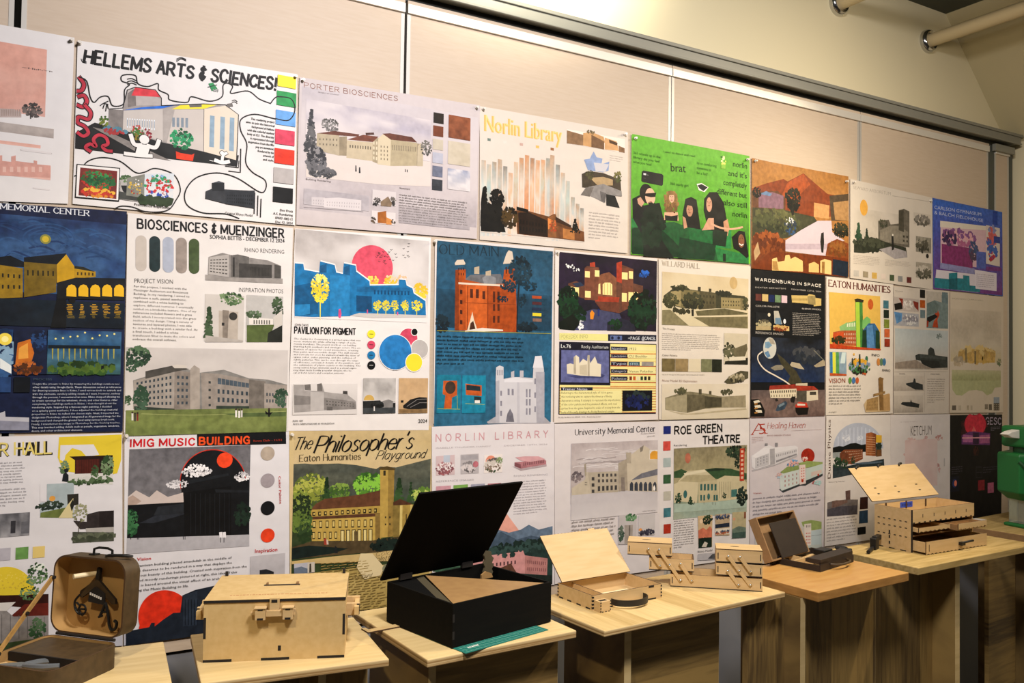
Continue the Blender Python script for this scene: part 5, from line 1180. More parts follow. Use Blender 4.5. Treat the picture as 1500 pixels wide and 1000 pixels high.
wi('3f4a52', [535, 752, 682, 722, 682, 852, 535, 850], 9, 5, .45, .45); wi('4a545c', [696, 722, 748, 726, 746, 850, 696, 850], 3, 5, .5, .45); wi('55606a', [860, 735, 985, 758, 985, 780, 860, 765], 8, 1, .9, .8); wi('3f4a52', [855, 780, 985, 792, 985, 810, 855, 802], 7, 1, .45, .8); wi('3f4a52', [855, 812, 985, 822, 985, 840, 855, 836], 7, 1, .45, .8); wi('3f4a52', [1050, 790, 1130, 796, 1130, 842, 1050, 842], 7, 2, .45, .5); wi('3a3f40', [820, 740, 838, 742, 838, 860, 820, 862], 1, 4, .5, .3); po('3a443c', 530, 850, 690, 860, 690, 880, 530, 868); po('3f4a40', 855, 848, 985, 850, 985, 866, 855, 872)
tr(['4a6450', '35503c'], 558, 820, 30, 50, 140, .16); tr(['4a6450', '35503c'], 1112, 815, 26, 38, 110, .16); tr(['55704f', '3c5438'], 505, 825, 14, 20, 40, .25)
gr(498, 866, 1132, 950, ['6f7a48', '7d884e', '6a7642'], 30, '8a945a', 5, 3, .6); ln('9aa068', 3, 560, 880, 800, 885, 1130, 870); po('5a6a40', 880, 880, 1130, 872, 1130, 890, 960, 892)
for x, y, c in ((520, 888, 'd8d4cc'), (530, 892, '4a4440'), (540, 890, '8a3a34'), (930, 876, 'e0dcd6'), (942, 878, 'e0dcd6'), (952, 876, 'c8c4be'), (1060, 874, '1d1b1a')): po(c, x, y-10, x+7, y-10, x+7, y+18, x, y+18); ci('4a3a30', x+3.5, y-13, 4)
po('141312', 1048, 868, 1062, 878, 1078, 872, 1070, 884, 1050, 882)

# --- pavilion
crop(410, 310, 2.941)
poster('white poster with a big pink sun disc behind a flat blue building and yellow trees', [(432, 334.5), (631, 348), (627.6, 629.6), (421.2, 630.8)], 'dfdad7')
part('picture', 'blue cut-out building, pink sun and yellow trees under grey clouds'); gr(66, 74, 636, 460, ['b3aca8', 'bbb4b0', 'c6c0bc', 'd6d1cd'], 36, 'd8d2ce', 4, 3, .8)
ci('d9586c', 398, 238, 94); tr(['e0b840', 'ecd066'], 400, 296, 24, 20, 60, .2); tr(['ecd066', 'e0b840', 'e8c8a0'], 476, 298, 30, 22, 60, .2); tr(['e8c8a0', 'dcb890'], 525, 292, 22, 20, 40, .2); tr(['e6cb4a', 'd8b83a'], 604, 345, 30, 36, 90, .2)
for i in range(30): x = 410+random.uniform(0, 145); y = 215-(x-410)*.32+random.uniform(-34, 30); ln('3a3634', 2.2, x-4, y-2, x, y+1, x+4, y-2, sm=False)
BL = [63, 222, 100, 225, 104, 250, 168, 262, 172, 214, 235, 230, 242, 262, 270, 268, 274, 222, 325, 232, 328, 258, 385, 300, 386, 318, 510, 316, 512, 292, 540, 294, 545, 318, 570, 330, 575, 352, 626, 385, 628, 448, 330, 440, 300, 450, 62, 455]
po('e6e2de', *[v+(-5 if i % 2 else 2) for i, v in enumerate(BL)]); po('1d78ac', *BL); gr(150, 300, 330, 440, ['1a6c9c', '1d78ac'], 10, '145a86', 2, 2, .4) if False else None
po('145f8c', 62, 320, 165, 300, 165, 440, 62, 452); po('2a86bb', 215, 275, 300, 275, 300, 448, 215, 450); po('0f4f78', 328, 360, 395, 365, 395, 432, 328, 430); po('1a6a9a', 330, 322, 560, 328, 560, 345, 330, 345); wi('0f4f78', [400, 335, 560, 340, 560, 362, 400, 358], 11, 1, .5, .8); po('135a85', 172, 232, 200, 225, 200, 262, 172, 262); po('135a85', 274, 240, 300, 228, 300, 275, 274, 268); po('2a86bb', 62, 400, 128, 398, 128, 440, 62, 452)
po('c3beba', 300, 448, 340, 436, 628, 446, 628, 455, 400, 458)
tr(['e6d84a', 'd8c63a', 'f0e680'], 172, 330, 38, 62, 260, .11); po('e6d84a', 170, 380, 175, 380, 174, 465, 171, 465)
for x, r in ((420, 18), (455, 18), (494, 17), (538, 18), (588, 24)): tr(['e6d84a', 'd8c63a'], x, 404, r, 22, 70, .16); ln('e6d84a', 3, x, 415, x, 444, sm=False)
po('d9588c', 252, 420, 260, 418, 264, 440, 258, 468, 250, 448); po('d9588c', 373, 422, 378, 422, 378, 438, 373, 438); po('d9588c', 503, 432, 508, 432, 508, 445, 503, 445)
gr(62, 456, 632, 474, ['dcd7d4', 'dfdad7'], 8)
part(); tx('2a2826', 62, 492, 122, 494, 11, 'JOHN DAVIS', .0); part('title'); st('151413', 62, 523, 324, 529, 27, 'PAVILION FOR PIGMENT', .17, gap=1.7)
part(); pt('4a4744', 60, 540, 345, 700, ['The Center for Community is a project space that con-', 'nects student life while offering a range of com-', 'munity members. The project works in our building', 'blurring both aesthetic and strategic colors. The co-', 'llection of spaces for social interaction, creating', 'blue paint, and accessible design. The wall invests', 'and retreats for us to be immersed with the ideas of', 'space color, color planning, and the collision of', 'subtle patterns. This can be seen through the usage', 'of off-tones, oversized details of the pavilion, and', 'the cultivation of plants centric to the building. The', 'composition keeps elements used as a visual explo-', 'ring that rests boldly popular despite the lo-', 'cal of bold colors and complex patterns.'], -.004)
for c, y in (('e3d63c', 527), ('cf4f6a', 573), ('2480b4', 618), ('121212', 661)): part('colour_swatch'); ci(c, 392, y, 18); rc('2a2826' if c != '121212' else 'b8b4b0', 384, y-1.5, 400, y+1.5)
for c, x, y, r in (('cf4f6a', 552, 545, 42), ('b9b4b1', 600, 592, 40), ('2c80bd', 496, 605, 75), ('e3d63c', 576, 649, 38), ('121212', 578, 518, 14)): part('colour_dot'); ci('e6e2de', x, y, r+3); ci(c, x, y, r)
part('picture', 'grey model of the pavilion building'); gr(56, 740, 330, 870, ['d6d1ce', 'cbc6c3', 'd3cecb'], 16); po('a39e9b', 58, 745, 105, 745, 105, 770, 158, 772, 160, 745, 180, 742, 190, 775, 225, 780, 268, 784, 270, 770, 290, 772, 292, 790, 325, 815, 328, 850, 200, 855, 60, 865); po('77726f', 105, 745, 130, 742, 132, 770, 106, 768); po('77726f', 158, 742, 178, 738, 182, 772, 160, 772); po('b8b3b0', 130, 775, 188, 778, 188, 855, 130, 858); po('8a8582', 188, 800, 325, 818, 325, 850, 188, 852); wi('5a5653', [195, 808, 320, 824, 320, 842, 195, 836], 10, 2, .4, .4); po('6d6966', 200, 838, 225, 840, 225, 855, 200, 855); po('8a8582', 60, 790, 130, 795, 130, 830, 60, 832); po('4a4745', 270, 772, 288, 772, 288, 786, 270, 784)
part('picture', 'grey photo with a yellow sun behind trees'); gr(358, 716, 496, 818, ['b5b1ae', 'a5a19e', 'c8c4c1'], 14, 'd0ccc9', 3, 2, .6); ci('c9a860', 382, 812, 24, 0, 180); po('2a2c2c', 356, 815, 430, 812, 440, 826, 496, 822, 496, 866, 356, 868); po('8a8785', 440, 815, 465, 808, 485, 815, 485, 850, 440, 852); po('44484a', 356, 845, 496, 842, 496, 867, 356, 869); tr(['1d1f1f', '2f3232'], 415, 830, 30, 14, 50, .25); po('d8d4d0', 402, 838, 407, 838, 407, 858, 402, 858)
part('picture', 'tan picture with a dark angular building'); gr(511, 716, 634, 866, ['c2a27a', 'c7a882', 'b59770'], 12, 'cdb08c', 2, 3, .4); po('1d1c1c', 528, 835, 560, 808, 600, 798, 632, 800, 632, 848, 560, 852, 530, 846); ln('8f8a86', 2, 545, 838, 590, 808, 632, 806, sm=False); ln('8f8a86', 2, 560, 842, 600, 822, 632, 822, sm=False); rc('1d1c1c', 519, 812, 530, 822); po('8a6f4c', 511, 850, 632, 850, 632, 866, 511, 866)
part(); tx('1b1a19', 594, 908, 632, 907, 15, '2024', .01); tx('2a2826', 54, 904, 98, 903, 7, 'ENVD 1002', .01); tx('2a2826', 54, 917, 232, 914, 7, 'TECH 3: FABRICATION AND 3D VISUALIZATION', .01)

# --- old main
poster('teal blue poster with an orange brick tower house and a white copy of it below', [(637, 350), (811, 363), (809.5, 620), (634.8, 620.5)], 'd6d0cc')
part(); gr(676, 124, 1166, 912, ['2c566c', '2f6280', '2f6888', '35708f', '3a7896'], 26, '24485c', 3, 4, .35)
po('3a6c88', 980, 520, 1166, 290, 1166, 520) if False else None
part('title'); st('1c3644', 688, 182, 940, 192, 42, 'OLD MAIN', .13, .03, 0, .3)
part('picture', 'orange brick house with two towers and a dark tree'); gr(676, 330, 1166, 515, ['24495e', '1d3c4e'], 14, '2f6280', 3, 3, .4)
tr(['16262f', '1d323c'], 700, 480, 30, 40, 90, .2)
po('b0541c', 755, 250, 800, 248, 800, 290, 960, 300, 965, 250, 1010, 245, 1015, 330, 1022, 518, 755, 510); po('8a3f14', 755, 250, 770, 250, 770, 510, 752, 510); po('c9662a', 800, 310, 890, 318, 890, 515, 800, 512); po('a84e1a', 895, 318, 1015, 312, 1022, 518, 895, 516)
po('cfc0ae', 752, 222, 762, 208, 790, 206, 798, 222, 796, 228, 754, 230); po('cfc0ae', 960, 225, 975, 180, 985, 166, 1000, 172, 1008, 222); po('6f6f72', 795, 292, 820, 272, 950, 268, 965, 310, 890, 312); po('8a8a8c', 870, 285, 895, 270, 930, 285, 930, 312, 880, 312); po('d8c8b4', 768, 304, 960, 314, 960, 322, 768, 312); po('b8a890', 836, 240, 858, 235, 858, 268, 836, 268); po('b8a890', 885, 258, 908, 252, 908, 275, 885, 275)
wi('4a2414', [765, 322, 795, 325, 795, 500, 765, 495], 1, 4, .35, .4); wi('5a2a14', [812, 330, 862, 332, 862, 375, 812, 372], 2, 1, .5, .9); wi('5a2a14', [912, 340, 950, 342, 950, 395, 912, 392], 2, 1, .5, .9); wi('5a2a14', [912, 395, 950, 395, 950, 430, 912, 430], 2, 1, .5, .8); wi('5a2a14', [912, 445, 950, 445, 950, 482, 912, 482], 2, 1, .5, .8); wi('4a2414', [765, 235, 795, 235, 795, 280, 765, 280], 3, 2, .4, .5); wi('5a2a14', [870, 340, 885, 340, 885, 380, 870, 378], 1, 1, .8, .9); ln('7a3614', 3, 808, 320, 806, 508, sm=False); ln('7a3614', 3, 895, 322, 895, 512, sm=False); wi('4a2414', [968, 235, 1005, 235, 1005, 270, 968, 270], 3, 1, .4, .8); ln('8a3f14', 2, 798, 392, 1016, 400, sm=False)
po('d8c8b0', 806, 510, 820, 462, 828, 430, 834, 462, 850, 510); po('4a2a18', 815, 508, 820, 480, 832, 470, 842, 508); po('d8d0c4', 796, 512, 870, 500, 960, 508, 960, 514, 796, 518)
ln('1a2c34', 7, 1020, 518, 1022, 420, 1030, 300, sm=False); tr(['1c3440', '22404e', '162a34'], 1035, 255, 48, 60, 170, .13); tr(['1c3440', '22404e'], 985, 320, 34, 28, 80, .16); tr(['1c3440', '22404e'], 1075, 320, 30, 20, 60, .18); tr(['1c3440'], 960, 375, 24, 12, 40, .2); tr(['16262f', '1d323c'], 1065, 495, 42, 20, 80, .2); tr(['1c3440'], 1040, 380, 18, 30, 40, .2)
ln('a8a24a', 2.5, 676, 512, 1166, 525, sm=False)
sw(('b5532a', 1085, 361, 1126, 376), ('5a2f34', 1086, 387, 1126, 402), ('20304a', 1086, 412, 1125, 426), ('d8c838', 1087, 435, 1125, 451), ('8a6a5c', 1088, 459, 1126, 474))
part(); pa('16323f', 676, 526, 1060, 665, 8, .4); pa('23485a', 1130, 362, 1160, 475, 5, .2)
part('picture', 'teal picture of an orange wall with a round window'); rc('1f7f98', 676, 702, 776, 866); po('c0602c', 703, 728, 762, 728, 762, 790, 740, 800, 738, 850, 705, 850, 712, 790, 700, 785); ci('4a3a30', 733, 757, 25, ry=1.1); ln('a8b04a', 2, 762, 790, 764, 850, sm=False); ln('a8b04a', 2, 678, 848, 775, 850, sm=False)
part('picture', 'teal picture of an orange balcony and blue panels'); rc('2088a4', 785, 704, 884, 866); po('c0602c', 798, 740, 868, 748, 868, 794, 800, 788); po('26343a', 802, 745, 862, 752, 862, 772, 802, 768); po('2a3a40', 835, 795, 866, 798, 866, 824, 835, 822); ln('a8b04a', 2, 798, 826, 880, 830, sm=False); po('e0dcd4', 838, 812, 860, 812, 860, 824, 838, 824)
part('picture', 'white model of the tower house'); W1 = 'c9c7cb'
po('aaa8ae', 890, 905, 930, 880, 1140, 885, 1166, 910, 1160, 912, 895, 912); po(W1, 928, 725, 930, 670, 945, 662, 962, 668, 962, 720, 1000, 712, 1030, 712, 1088, 716, 1090, 680, 1098, 622, 1126, 620, 1136, 680, 1138, 908, 930, 908); po('b3b1b8', 928, 730, 944, 726, 944, 908, 928, 908); po('d8d6da', 1088, 672, 1098, 622, 1126, 620, 1134, 672); po('aeacb4', 1100, 690, 1138, 690, 1138, 908, 1104, 908); po('bebcc2', 1020, 730, 1030, 728, 1032, 908, 1020, 908); po('d8d6da', 965, 724, 1015, 712, 1088, 724, 1088, 734, 965, 734); po('bab8be', 994, 690, 1008, 684, 1008, 712, 994, 712); po('bab8be', 1032, 684, 1048, 684, 1048, 712, 1032, 712)
wi('8f8d98', [975, 760, 1010, 762, 1010, 792, 975, 790], 2, 1, .5, .9); wi('8f8d98', [1055, 762, 1082, 762, 1082, 800, 1055, 800], 2, 1, .5, .9); wi('8f8d98', [1055, 800, 1082, 800, 1082, 880, 1055, 880], 2, 2, .5, .7); wi('8f8d98', [945, 760, 958, 760, 958, 890, 945, 890], 1, 3, .6, .5); wi('8f8d98', [1092, 700, 1104, 700, 1104, 880, 1092, 880], 1, 3, .6, .4); po('77757f', 972, 905, 978, 870, 990, 848, 1002, 870, 1008, 905); wi('8f8d98', [932, 680, 960, 680, 960, 705, 932, 705], 3, 1, .4, .9)

# --- pixel-game auditorium
crop(790, 340, 3.334)
poster('poster of a glowing pixel-art brick castle at night above a yellow game-style info panel', [(813, 366), (962.5, 378.6), (963.6, 614.4), (811.2, 619)], 'dcd3cc')
part('picture', 'glowing brick castle at night'); gr(96, 96, 570, 486, ['1c1424', '241a30', '20202c', '14161c'], 24, '3a2444', 3, 3, .5); tr(['1d4a8a', '2f6ac0'], 510, 205, 26, 18, 40, .25)
po('6a4434', 140, 250, 180, 238, 220, 260, 220, 175, 232, 165, 290, 172, 292, 210, 340, 195, 378, 225, 376, 165, 405, 160, 458, 180, 458, 250, 505, 262, 505, 350, 440, 370, 390, 395, 300, 380, 270, 335, 140, 305); po('8a5a40', 275, 235, 300, 205, 340, 195, 375, 225, 375, 320, 275, 310); po('a8442c', 276, 312, 390, 318, 386, 342, 272, 338); po('7d4c38', 220, 175, 290, 172, 285, 330, 220, 330); po('7d4c38', 402, 172, 458, 182, 455, 370, 402, 380); po('b0442c', 246, 150, 270, 146, 272, 170, 246, 168); po('b0442c', 376, 150, 402, 142, 402, 250, 376, 240); po('704232', 270, 340, 390, 345, 388, 395, 300, 378)
YL = 'f2dc98'
for x0, y0, x1, y1 in ((222, 190, 245, 222), (270, 185, 292, 218), (402, 195, 430, 232), (436, 190, 456, 228), (142, 265, 162, 308), (166, 268, 192, 312), (222, 286, 250, 320), (402, 296, 426, 340), (434, 292, 458, 340), (462, 292, 480, 334)): rc(YL, x0, y0, x1, y1)
P = [308, 305, 308, 255, 318, 246, 345, 246, 355, 256, 355, 308]; po(YL, *P); wi('8a6a3c', [308, 250, 355, 250, 355, 306, 308, 304], 3, 3, .12, 1.); po(YL, 286, 300, 288, 255, 296, 250, 298, 302); po('2f3a50', 160, 250, 200, 244, 218, 262, 180, 268)
po('4a4c6a', 175, 405, 260, 375, 300, 380, 390, 398, 400, 420, 330, 440, 330, 480, 150, 478); po('2c2c3c', 330, 440, 400, 420, 460, 440, 470, 485, 330, 482)
tr(['12301e', '1a4026', '0c2014'], 140, 340, 48, 75, 220, .15); tr(['163a24', '0f2a1a'], 165, 400, 60, 40, 130, .18); tr(['10261a', '183c26', '0c1c12'], 505, 380, 70, 90, 260, .14); tr(['14301e', '1d4428'], 370, 450, 32, 26, 60, .2); po('0e1a12', 96, 440, 160, 400, 200, 440, 170, 480, 96, 474)
po('e0902c', 246, 395, 256, 380, 268, 395, 262, 425, 248, 424); po('2a3a7a', 284, 375, 292, 375, 292, 410, 284, 410); tr(['e6e6e0'], 145, 165, 28, 8, 12, .22); tr(['e6e6e0'], 175, 182, 20, 8, 12, .25); tr(['e6e6e6', 'c0c0c4'], 200, 450, 18, 22, 14, .3)
part('title'); po('ded890', 96, 492, 334, 498, 334, 530, 96, 526); tx('b5ae74', 104, 520, 236, 518, 20, 'POKEDEX INFO', .0); po('202436', 334, 498, 570, 502, 570, 532, 334, 530); rc('5f6f9a', 345, 504, 402, 528); ci('1d2440', 355, 516, 8); ci('1d2440', 386, 516, 8); tx('dfe2e6', 432, 526, 490, 526, 17, '+PAGE', .01); tx('dfe2e6', 498, 526, 566, 527, 17, '@CANCEL', .01)
part('info_panel', 'yellow and red striped game-style info panel'); po('2a2436', 96, 534, 572, 546, 572, 886, 92, 890); po('e4da94', 100, 540, 568, 550, 568, 880, 97, 886)
for i in range(9): po('b5502e' if i % 2 else 'd08a4c', 345, 585+i*22 if False else 590+i*20, 568, 592+i*20, 568, 597+i*20, 345, 595+i*20)
po('1f1c2e', 100, 540, 345, 545, 345, 748, 97, 745); po('6a6f9c', 106, 575, 338, 578, 338, 735, 104, 732); tx('e6e6e2', 104, 564, 152, 566, 18, 'Lv.76', .01); tx('e6e6e2', 204, 566, 335, 569, 16, 'Rocky Auditorium', .01)
po('4a4f7a', 130, 700, 300, 690, 320, 700, 300, 712, 180, 712); po('dcd3bc', 132, 645, 150, 640, 166, 645, 166, 610, 178, 600, 192, 610, 194, 640, 212, 618, 232, 630, 234, 600, 242, 600, 246, 640, 270, 606, 282, 640, 300, 645, 298, 705, 200, 700, 134, 690); po('b8ae98', 166, 610, 176, 604, 178, 692, 166, 690); po('b8ae98', 234, 600, 244, 600, 244, 702, 234, 700); po('c6bca4', 195, 650, 230, 645, 232, 698, 195, 694)
for i, (s, v) in enumerate((('Number', '1922'), ('Location', 'CU Boulder'), ('Type', ''), ('Category', 'Venue Pokedex'), ('Palette', ''))):
    y = 558+i*36.5; rc('2c2a3a', 348, y, 428, y+20); tx('c8ccd8', 352, y+16, 422, y+16, 12, s, .01); rc('e4dca0', 432, y, 566, y+22); tx('5a5440', 436, y+17, 436+max(30, 9*len(v)), y+17, 12, v or '-', .0) if v else None
rc('3a5a66', 434, 632, 488, 652); tx('b8ccd0', 440, 649, 484, 649, 12, 'STEEL', .01); rc('9a948c', 498, 632, 556, 654)
for i, c in enumerate(('7a3a24', 'c0602c', 'd8d0b0', '2f4a34', '20222c', '4a3a24')): rc(c, 438+i*18, 704, 450+i*18, 722)
for k in range(10): po('c9744a', 97, 757+k*13, 568, 760+k*13, 568, 763+k*13, 97, 760+k*13)
po('e4dca0', 102, 772, 400, 772, 400, 880, 102, 882); rc('2c2a3a', 104, 757, 258, 772); tx('d8dae2', 110, 771, 232, 771, 12, 'Trainer Notes', .01); pt('5a4c34', 106, 774, 392, 882, ['Referring to the characterized style of 16 bit games,', 'this rendering aims to capture the vibrancy of Rocky', 'Appearance setting. It attempts to represent the imperfections', 'of the color palette and the pixelated effects, with real', 'sprites from the game. Inspired to scales of society from the', 'looks of the early drawings the Rocky Rendered compile.'], 0)
rc('10121e', 404, 772, 548, 870); tr(['24306a', '1a2450', '2c3a3a'], 475, 820, 60, 40, 80, .16)
part(); tx('6a625c', 92, 906, 300, 902, 6, 'Rocky Auditorium, ENVD 1002 - Rendering poster', 0)

# --- willard
poster('cream sepia poster of a long stone hall with lawns and five colour blocks', [(964.4, 379), (1099, 390), (1097.4, 611.4), (965, 614.4)], 'd8cfc2')
part('title'); st('a89c8a', 598, 164, 780, 178, 25, 'WILLARD HALL', .17, .06, 0, .5)
part('picture', 'sepia view of a stone hall with lawns and trees'); gr(598, 192, 1018, 470, ['c9b896', 'cdbd9c', 'd3c6a8', 'c0b38f'], 26, 'd9cdb2', 4, 3, .5); ci('c2a878', 946, 248, 26, ry=1.15)
po('4a4836', 605, 310, 660, 268, 700, 255, 735, 280, 830, 292, 880, 300, 930, 305, 1000, 312, 1015, 330, 1015, 365, 880, 372, 700, 372, 605, 345); po('7d7350', 690, 282, 780, 286, 780, 375, 690, 368); po('5f5840', 780, 286, 860, 298, 860, 372, 780, 378); po('a3946a', 640, 290, 690, 282, 690, 365, 640, 350); po('9c8e66', 885, 318, 980, 322, 980, 378, 885, 370); po('857a58', 980, 322, 1012, 330, 1010, 382, 980, 380); wi('3c3a2c', [890, 328, 978, 332, 978, 366, 890, 364], 7, 2, .35, .45); wi('3a382a', [700, 292, 855, 300, 855, 360, 700, 355], 10, 2, .3, .4)
tr(['3c3d2c', '505038'], 680, 270, 40, 14, 50, .25); tr(['35362a', '4a4a34'], 750, 340, 55, 42, 150, .16); tr(['45452f', '5a5a3e'], 640, 335, 36, 34, 90, .18); tr(['35362a'], 900, 298, 40, 8, 40, .3); tr(['3f402e', '55553c'], 1005, 350, 14, 28, 40, .25); rc('45402f', 772, 266, 786, 290); rc('45402f', 826, 275, 838, 292)
po('8a8262', 598, 380, 660, 378, 730, 455, 598, 452); po('d0c4a4', 600, 372, 700, 372, 1015, 395, 1015, 410, 750, 402, 820, 460, 730, 458, 640, 380); po('7a7254', 750, 415, 1015, 412, 1015, 468, 830, 460); po('6f694c', 760, 385, 900, 372, 1015, 395, 1012, 402, 770, 408); po('2c2a22', 740, 378, 752, 375, 752, 410, 742, 410); tr(['45432f'], 690, 385, 45, 8, 40, .3)
part(); tx('8a8276', 600, 474, 660, 478, 9, 'The Process', 0); pa('9a9288', 598, 488, 885, 582, 9, .38); tx('8a8276', 598, 604, 672, 606, 9, 'Color Palette', 0)
sw(('7a6c48', 597, 616, 660, 680), ('9a8660', 662, 617, 724, 681), ('d3c8ae', 726, 618, 786, 682), ('7f8060', 788, 619, 840, 682), ('2a2e22', 841, 620, 889, 683))
part(); pa('a09888', 598, 688, 870, 700, 1, .35); tx('a58a7a', 598, 728, 768, 732, 10, 'Rhino Model 3D Exploration', 0)
part('picture', 'sepia photo of a pagoda-like house'); rc('c9bfa8', 900, 492, 1016, 645); tr(['55553f', '6a684f', '3c3d2c'], 925, 580, 28, 40, 70, .2); po('6f6850', 945, 570, 1010, 545, 1014, 570, 1000, 610, 950, 610); po('2f2e24', 905, 630, 1016, 612, 1016, 646, 902, 644); po('d8d0bc', 925, 610, 1005, 606, 1005, 624, 925, 628)
part('picture', 'fan-shaped sepia photo'); po('5a5642', 900, 730, 930, 700, 980, 676, 1018, 680, 1018, 712, 960, 736, 920, 742); tr(['3c3a2c', '8a8268', 'b8ae94'], 965, 712, 40, 18, 60, .2)
part('picture', 'sepia model of the hall'); gr(596, 740, 1018, 905, ['d6ccba', 'd9cfbe', 'd0c6b0'], 16, 'c6bba2', 3, 2, .4); po('8a8268', 612, 808, 700, 780, 735, 778, 830, 790, 870, 800, 930, 805, 1005, 795, 1006, 855, 890, 856, 805, 862, 720, 882, 612, 866); po('a39a7e', 614, 810, 718, 792, 718, 880, 614, 864); po('6d6650', 718, 792, 805, 795, 805, 860, 718, 880); po('9a9076', 888, 802, 1004, 796, 1004, 856, 888, 854); po('55503e', 805, 800, 888, 808, 888, 852, 805, 858); tr(['55543f', '6a684c'], 690, 775, 30, 13, 50, .3); rc('55503e', 776, 766, 790, 792); rc('55503e', 826, 775, 838, 792); tr(['55543f'], 915, 780, 30, 10, 30, .3); po('b8ad92', 612, 868, 720, 886, 1006, 858, 1010, 866, 760, 890, 690, 890)
crop(1090, 385, 4.35)
# --- space poster
poster('black space poster with a red-roofed building, a winding pale road and toy-like cars', [(1099.5, 394), (1208.3, 403), (1207.4, 607), (1099, 610.3)], '14171c')
part('title'); st('dcd6cc', 68, 112, 486, 154, 18, 'WARDENBURG IN SPACE', .22, gap=2.2)
part(); tx('b0aaa2', 68, 160, 262, 168, 9, 'DEXTER BERNSTEIN', .0); tx('b0aaa2', 298, 172, 488, 188, 9, 'DECEMBER 12TH, 2024', .0); tx('c0bab2', 70, 278, 222, 286, 11, 'COLOR PALLETE', .02); tx('c0bab2', 366, 296, 488, 302, 10, 'RHINO MODEL', .02); tx('c0bab2', 70, 450, 248, 460, 14, 'REFERENCE IMAGES', .02)
sw(('6a3a34', 70, 196, 108, 242), ('c8b078', 112, 198, 150, 246), ('1c2c58', 154, 202, 190, 250), ('6f8a68', 194, 204, 230, 253), ('d0b8c0', 235, 206, 271, 256))
part('picture', 'yellow long model building'); po('c8b070', 298, 206, 400, 208, 410, 198, 448, 206, 452, 222, 488, 228, 488, 272, 440, 276, 440, 262, 302, 252); po('9a8a5c', 400, 212, 450, 208, 452, 268, 404, 262); po('b09a60', 302, 226, 400, 226, 400, 240, 302, 240)
part('picture', 'small dusty moonscape picture'); po('23262a', 70, 312, 170, 322, 168, 428, 72, 426); ci('d8d0b8', 156, 330, 12); tr(['8f8568', 'b0a684', '5f5a4a'], 120, 390, 45, 28, 90, .2); po('b0a07a', 72, 400, 168, 404, 168, 428, 72, 426)
part('picture', 'small space ship picture'); po('15181e', 182, 302, 284, 318, 284, 434, 182, 428); po('b8b4a8', 186, 305, 215, 305, 240, 390, 190, 385); po('6f8aa0', 195, 350, 230, 350, 235, 392, 195, 390); ci('d8dce0', 255, 372, 12, ry=1.3); po('d0b880', 182, 396, 284, 404, 284, 434, 182, 428); tr(['8a4a2c', 'c8a468'], 230, 415, 46, 12, 40, .3)
part(); pa('a8a29a', 306, 312, 488, 468, 13, .4)
part('picture', 'planet, mountains, road, building and cars'); gr(42, 470, 510, 760, ['14171c', '1a1e26', '22304a', '1f3358'], 30, '3a4458', 4, 3, .6)
tr(['2f3640', '4a4c50'], 400, 590, 90, 50, 90, .2); po('b8ac94', 285, 655, 300, 630, 350, 640, 380, 678, 340, 672); po('8f8878', 165, 668, 200, 650, 262, 648, 240, 680, 190, 685); po('a89c84', 440, 655, 500, 615, 512, 630, 512, 655, 455, 665); ln('8a8878', 4, 440, 555, 470, 585, 510, 625)
po('4a4634', 205, 575, 250, 610, 330, 690, 370, 770, 270, 770, 290, 720, 230, 640); ci('c8cccc', 155, 540, 46, ry=1.5) if False else po('c4c4bc', *sum([[160+42*math.cos(t), 542+68*math.sin(t)] for t in [i*.3 for i in range(21)]], [])); po('7a9ab0', 130, 505, 155, 500, 175, 525, 150, 545, 130, 540); po('6a8cac', 125, 570, 150, 560, 165, 595, 145, 605); po('a8a090', 150, 480, 180, 480, 195, 520, 165, 515)
ln('e0d4c4', 9, 112, 565, 85, 590, 90, 630, 130, 680, 200, 720, 260, 755, 305, 790)
gr(42, 810, 510, 975, ['5a5050', '7a6660', '6d5854'], 24, '8f7a70', 4, 3, .5)
po('9a3a2c', 160, 782, 330, 772, 335, 805, 155, 810); po('d8cdb4', 158, 808, 330, 800, 330, 860, 165, 860); wi('3a3228', [162, 812, 328, 806, 328, 826, 162, 830], 12, 1, .5, .8); wi('7a7058', [162, 838, 328, 834, 328, 852, 162, 856], 10, 1, .3, .8); po('a8402c', 330, 780, 440, 785, 468, 808, 330, 815); po('5a554a', 330, 812, 395, 815, 395, 885, 330, 880); po('d0c6b0', 395, 815, 465, 810, 468, 872, 395, 880); rc('4a463c', 415, 820, 455, 840); po('c8bca4', 325, 768, 400, 765, 400, 782, 325, 780)
po('3f5060', 196, 940, 210, 905, 260, 878, 272, 892, 255, 930, 210, 945); po('7a8a94', 215, 905, 250, 888, 255, 900, 220, 920); po('c0402c', 322, 905, 345, 885, 395, 890, 405, 925, 325, 925); po('1a1514', 322, 920, 408, 920, 400, 965, 340, 970, 325, 950); po('d8d0c4', 335, 895, 385, 898, 385, 908, 335, 908); po('23201e', 290, 870, 300, 850, 325, 850, 315, 890, 295, 888); po('33302c', 192, 870, 205, 860, 215, 878, 200, 882)
po('14110f', 40, 870, 90, 865, 110, 900, 128, 940, 125, 978, 40, 978); 
for i in range(3): po('d8d0bc', 55+i*6, 880+i*28, 90+i*8, 872+i*32, 100+i*6, 886+i*34, 62+i*6, 894+i*30); po('a8793c', 60, 895+i*28, 80, 890+i*28, 84, 900+i*28, 64, 904+i*28)
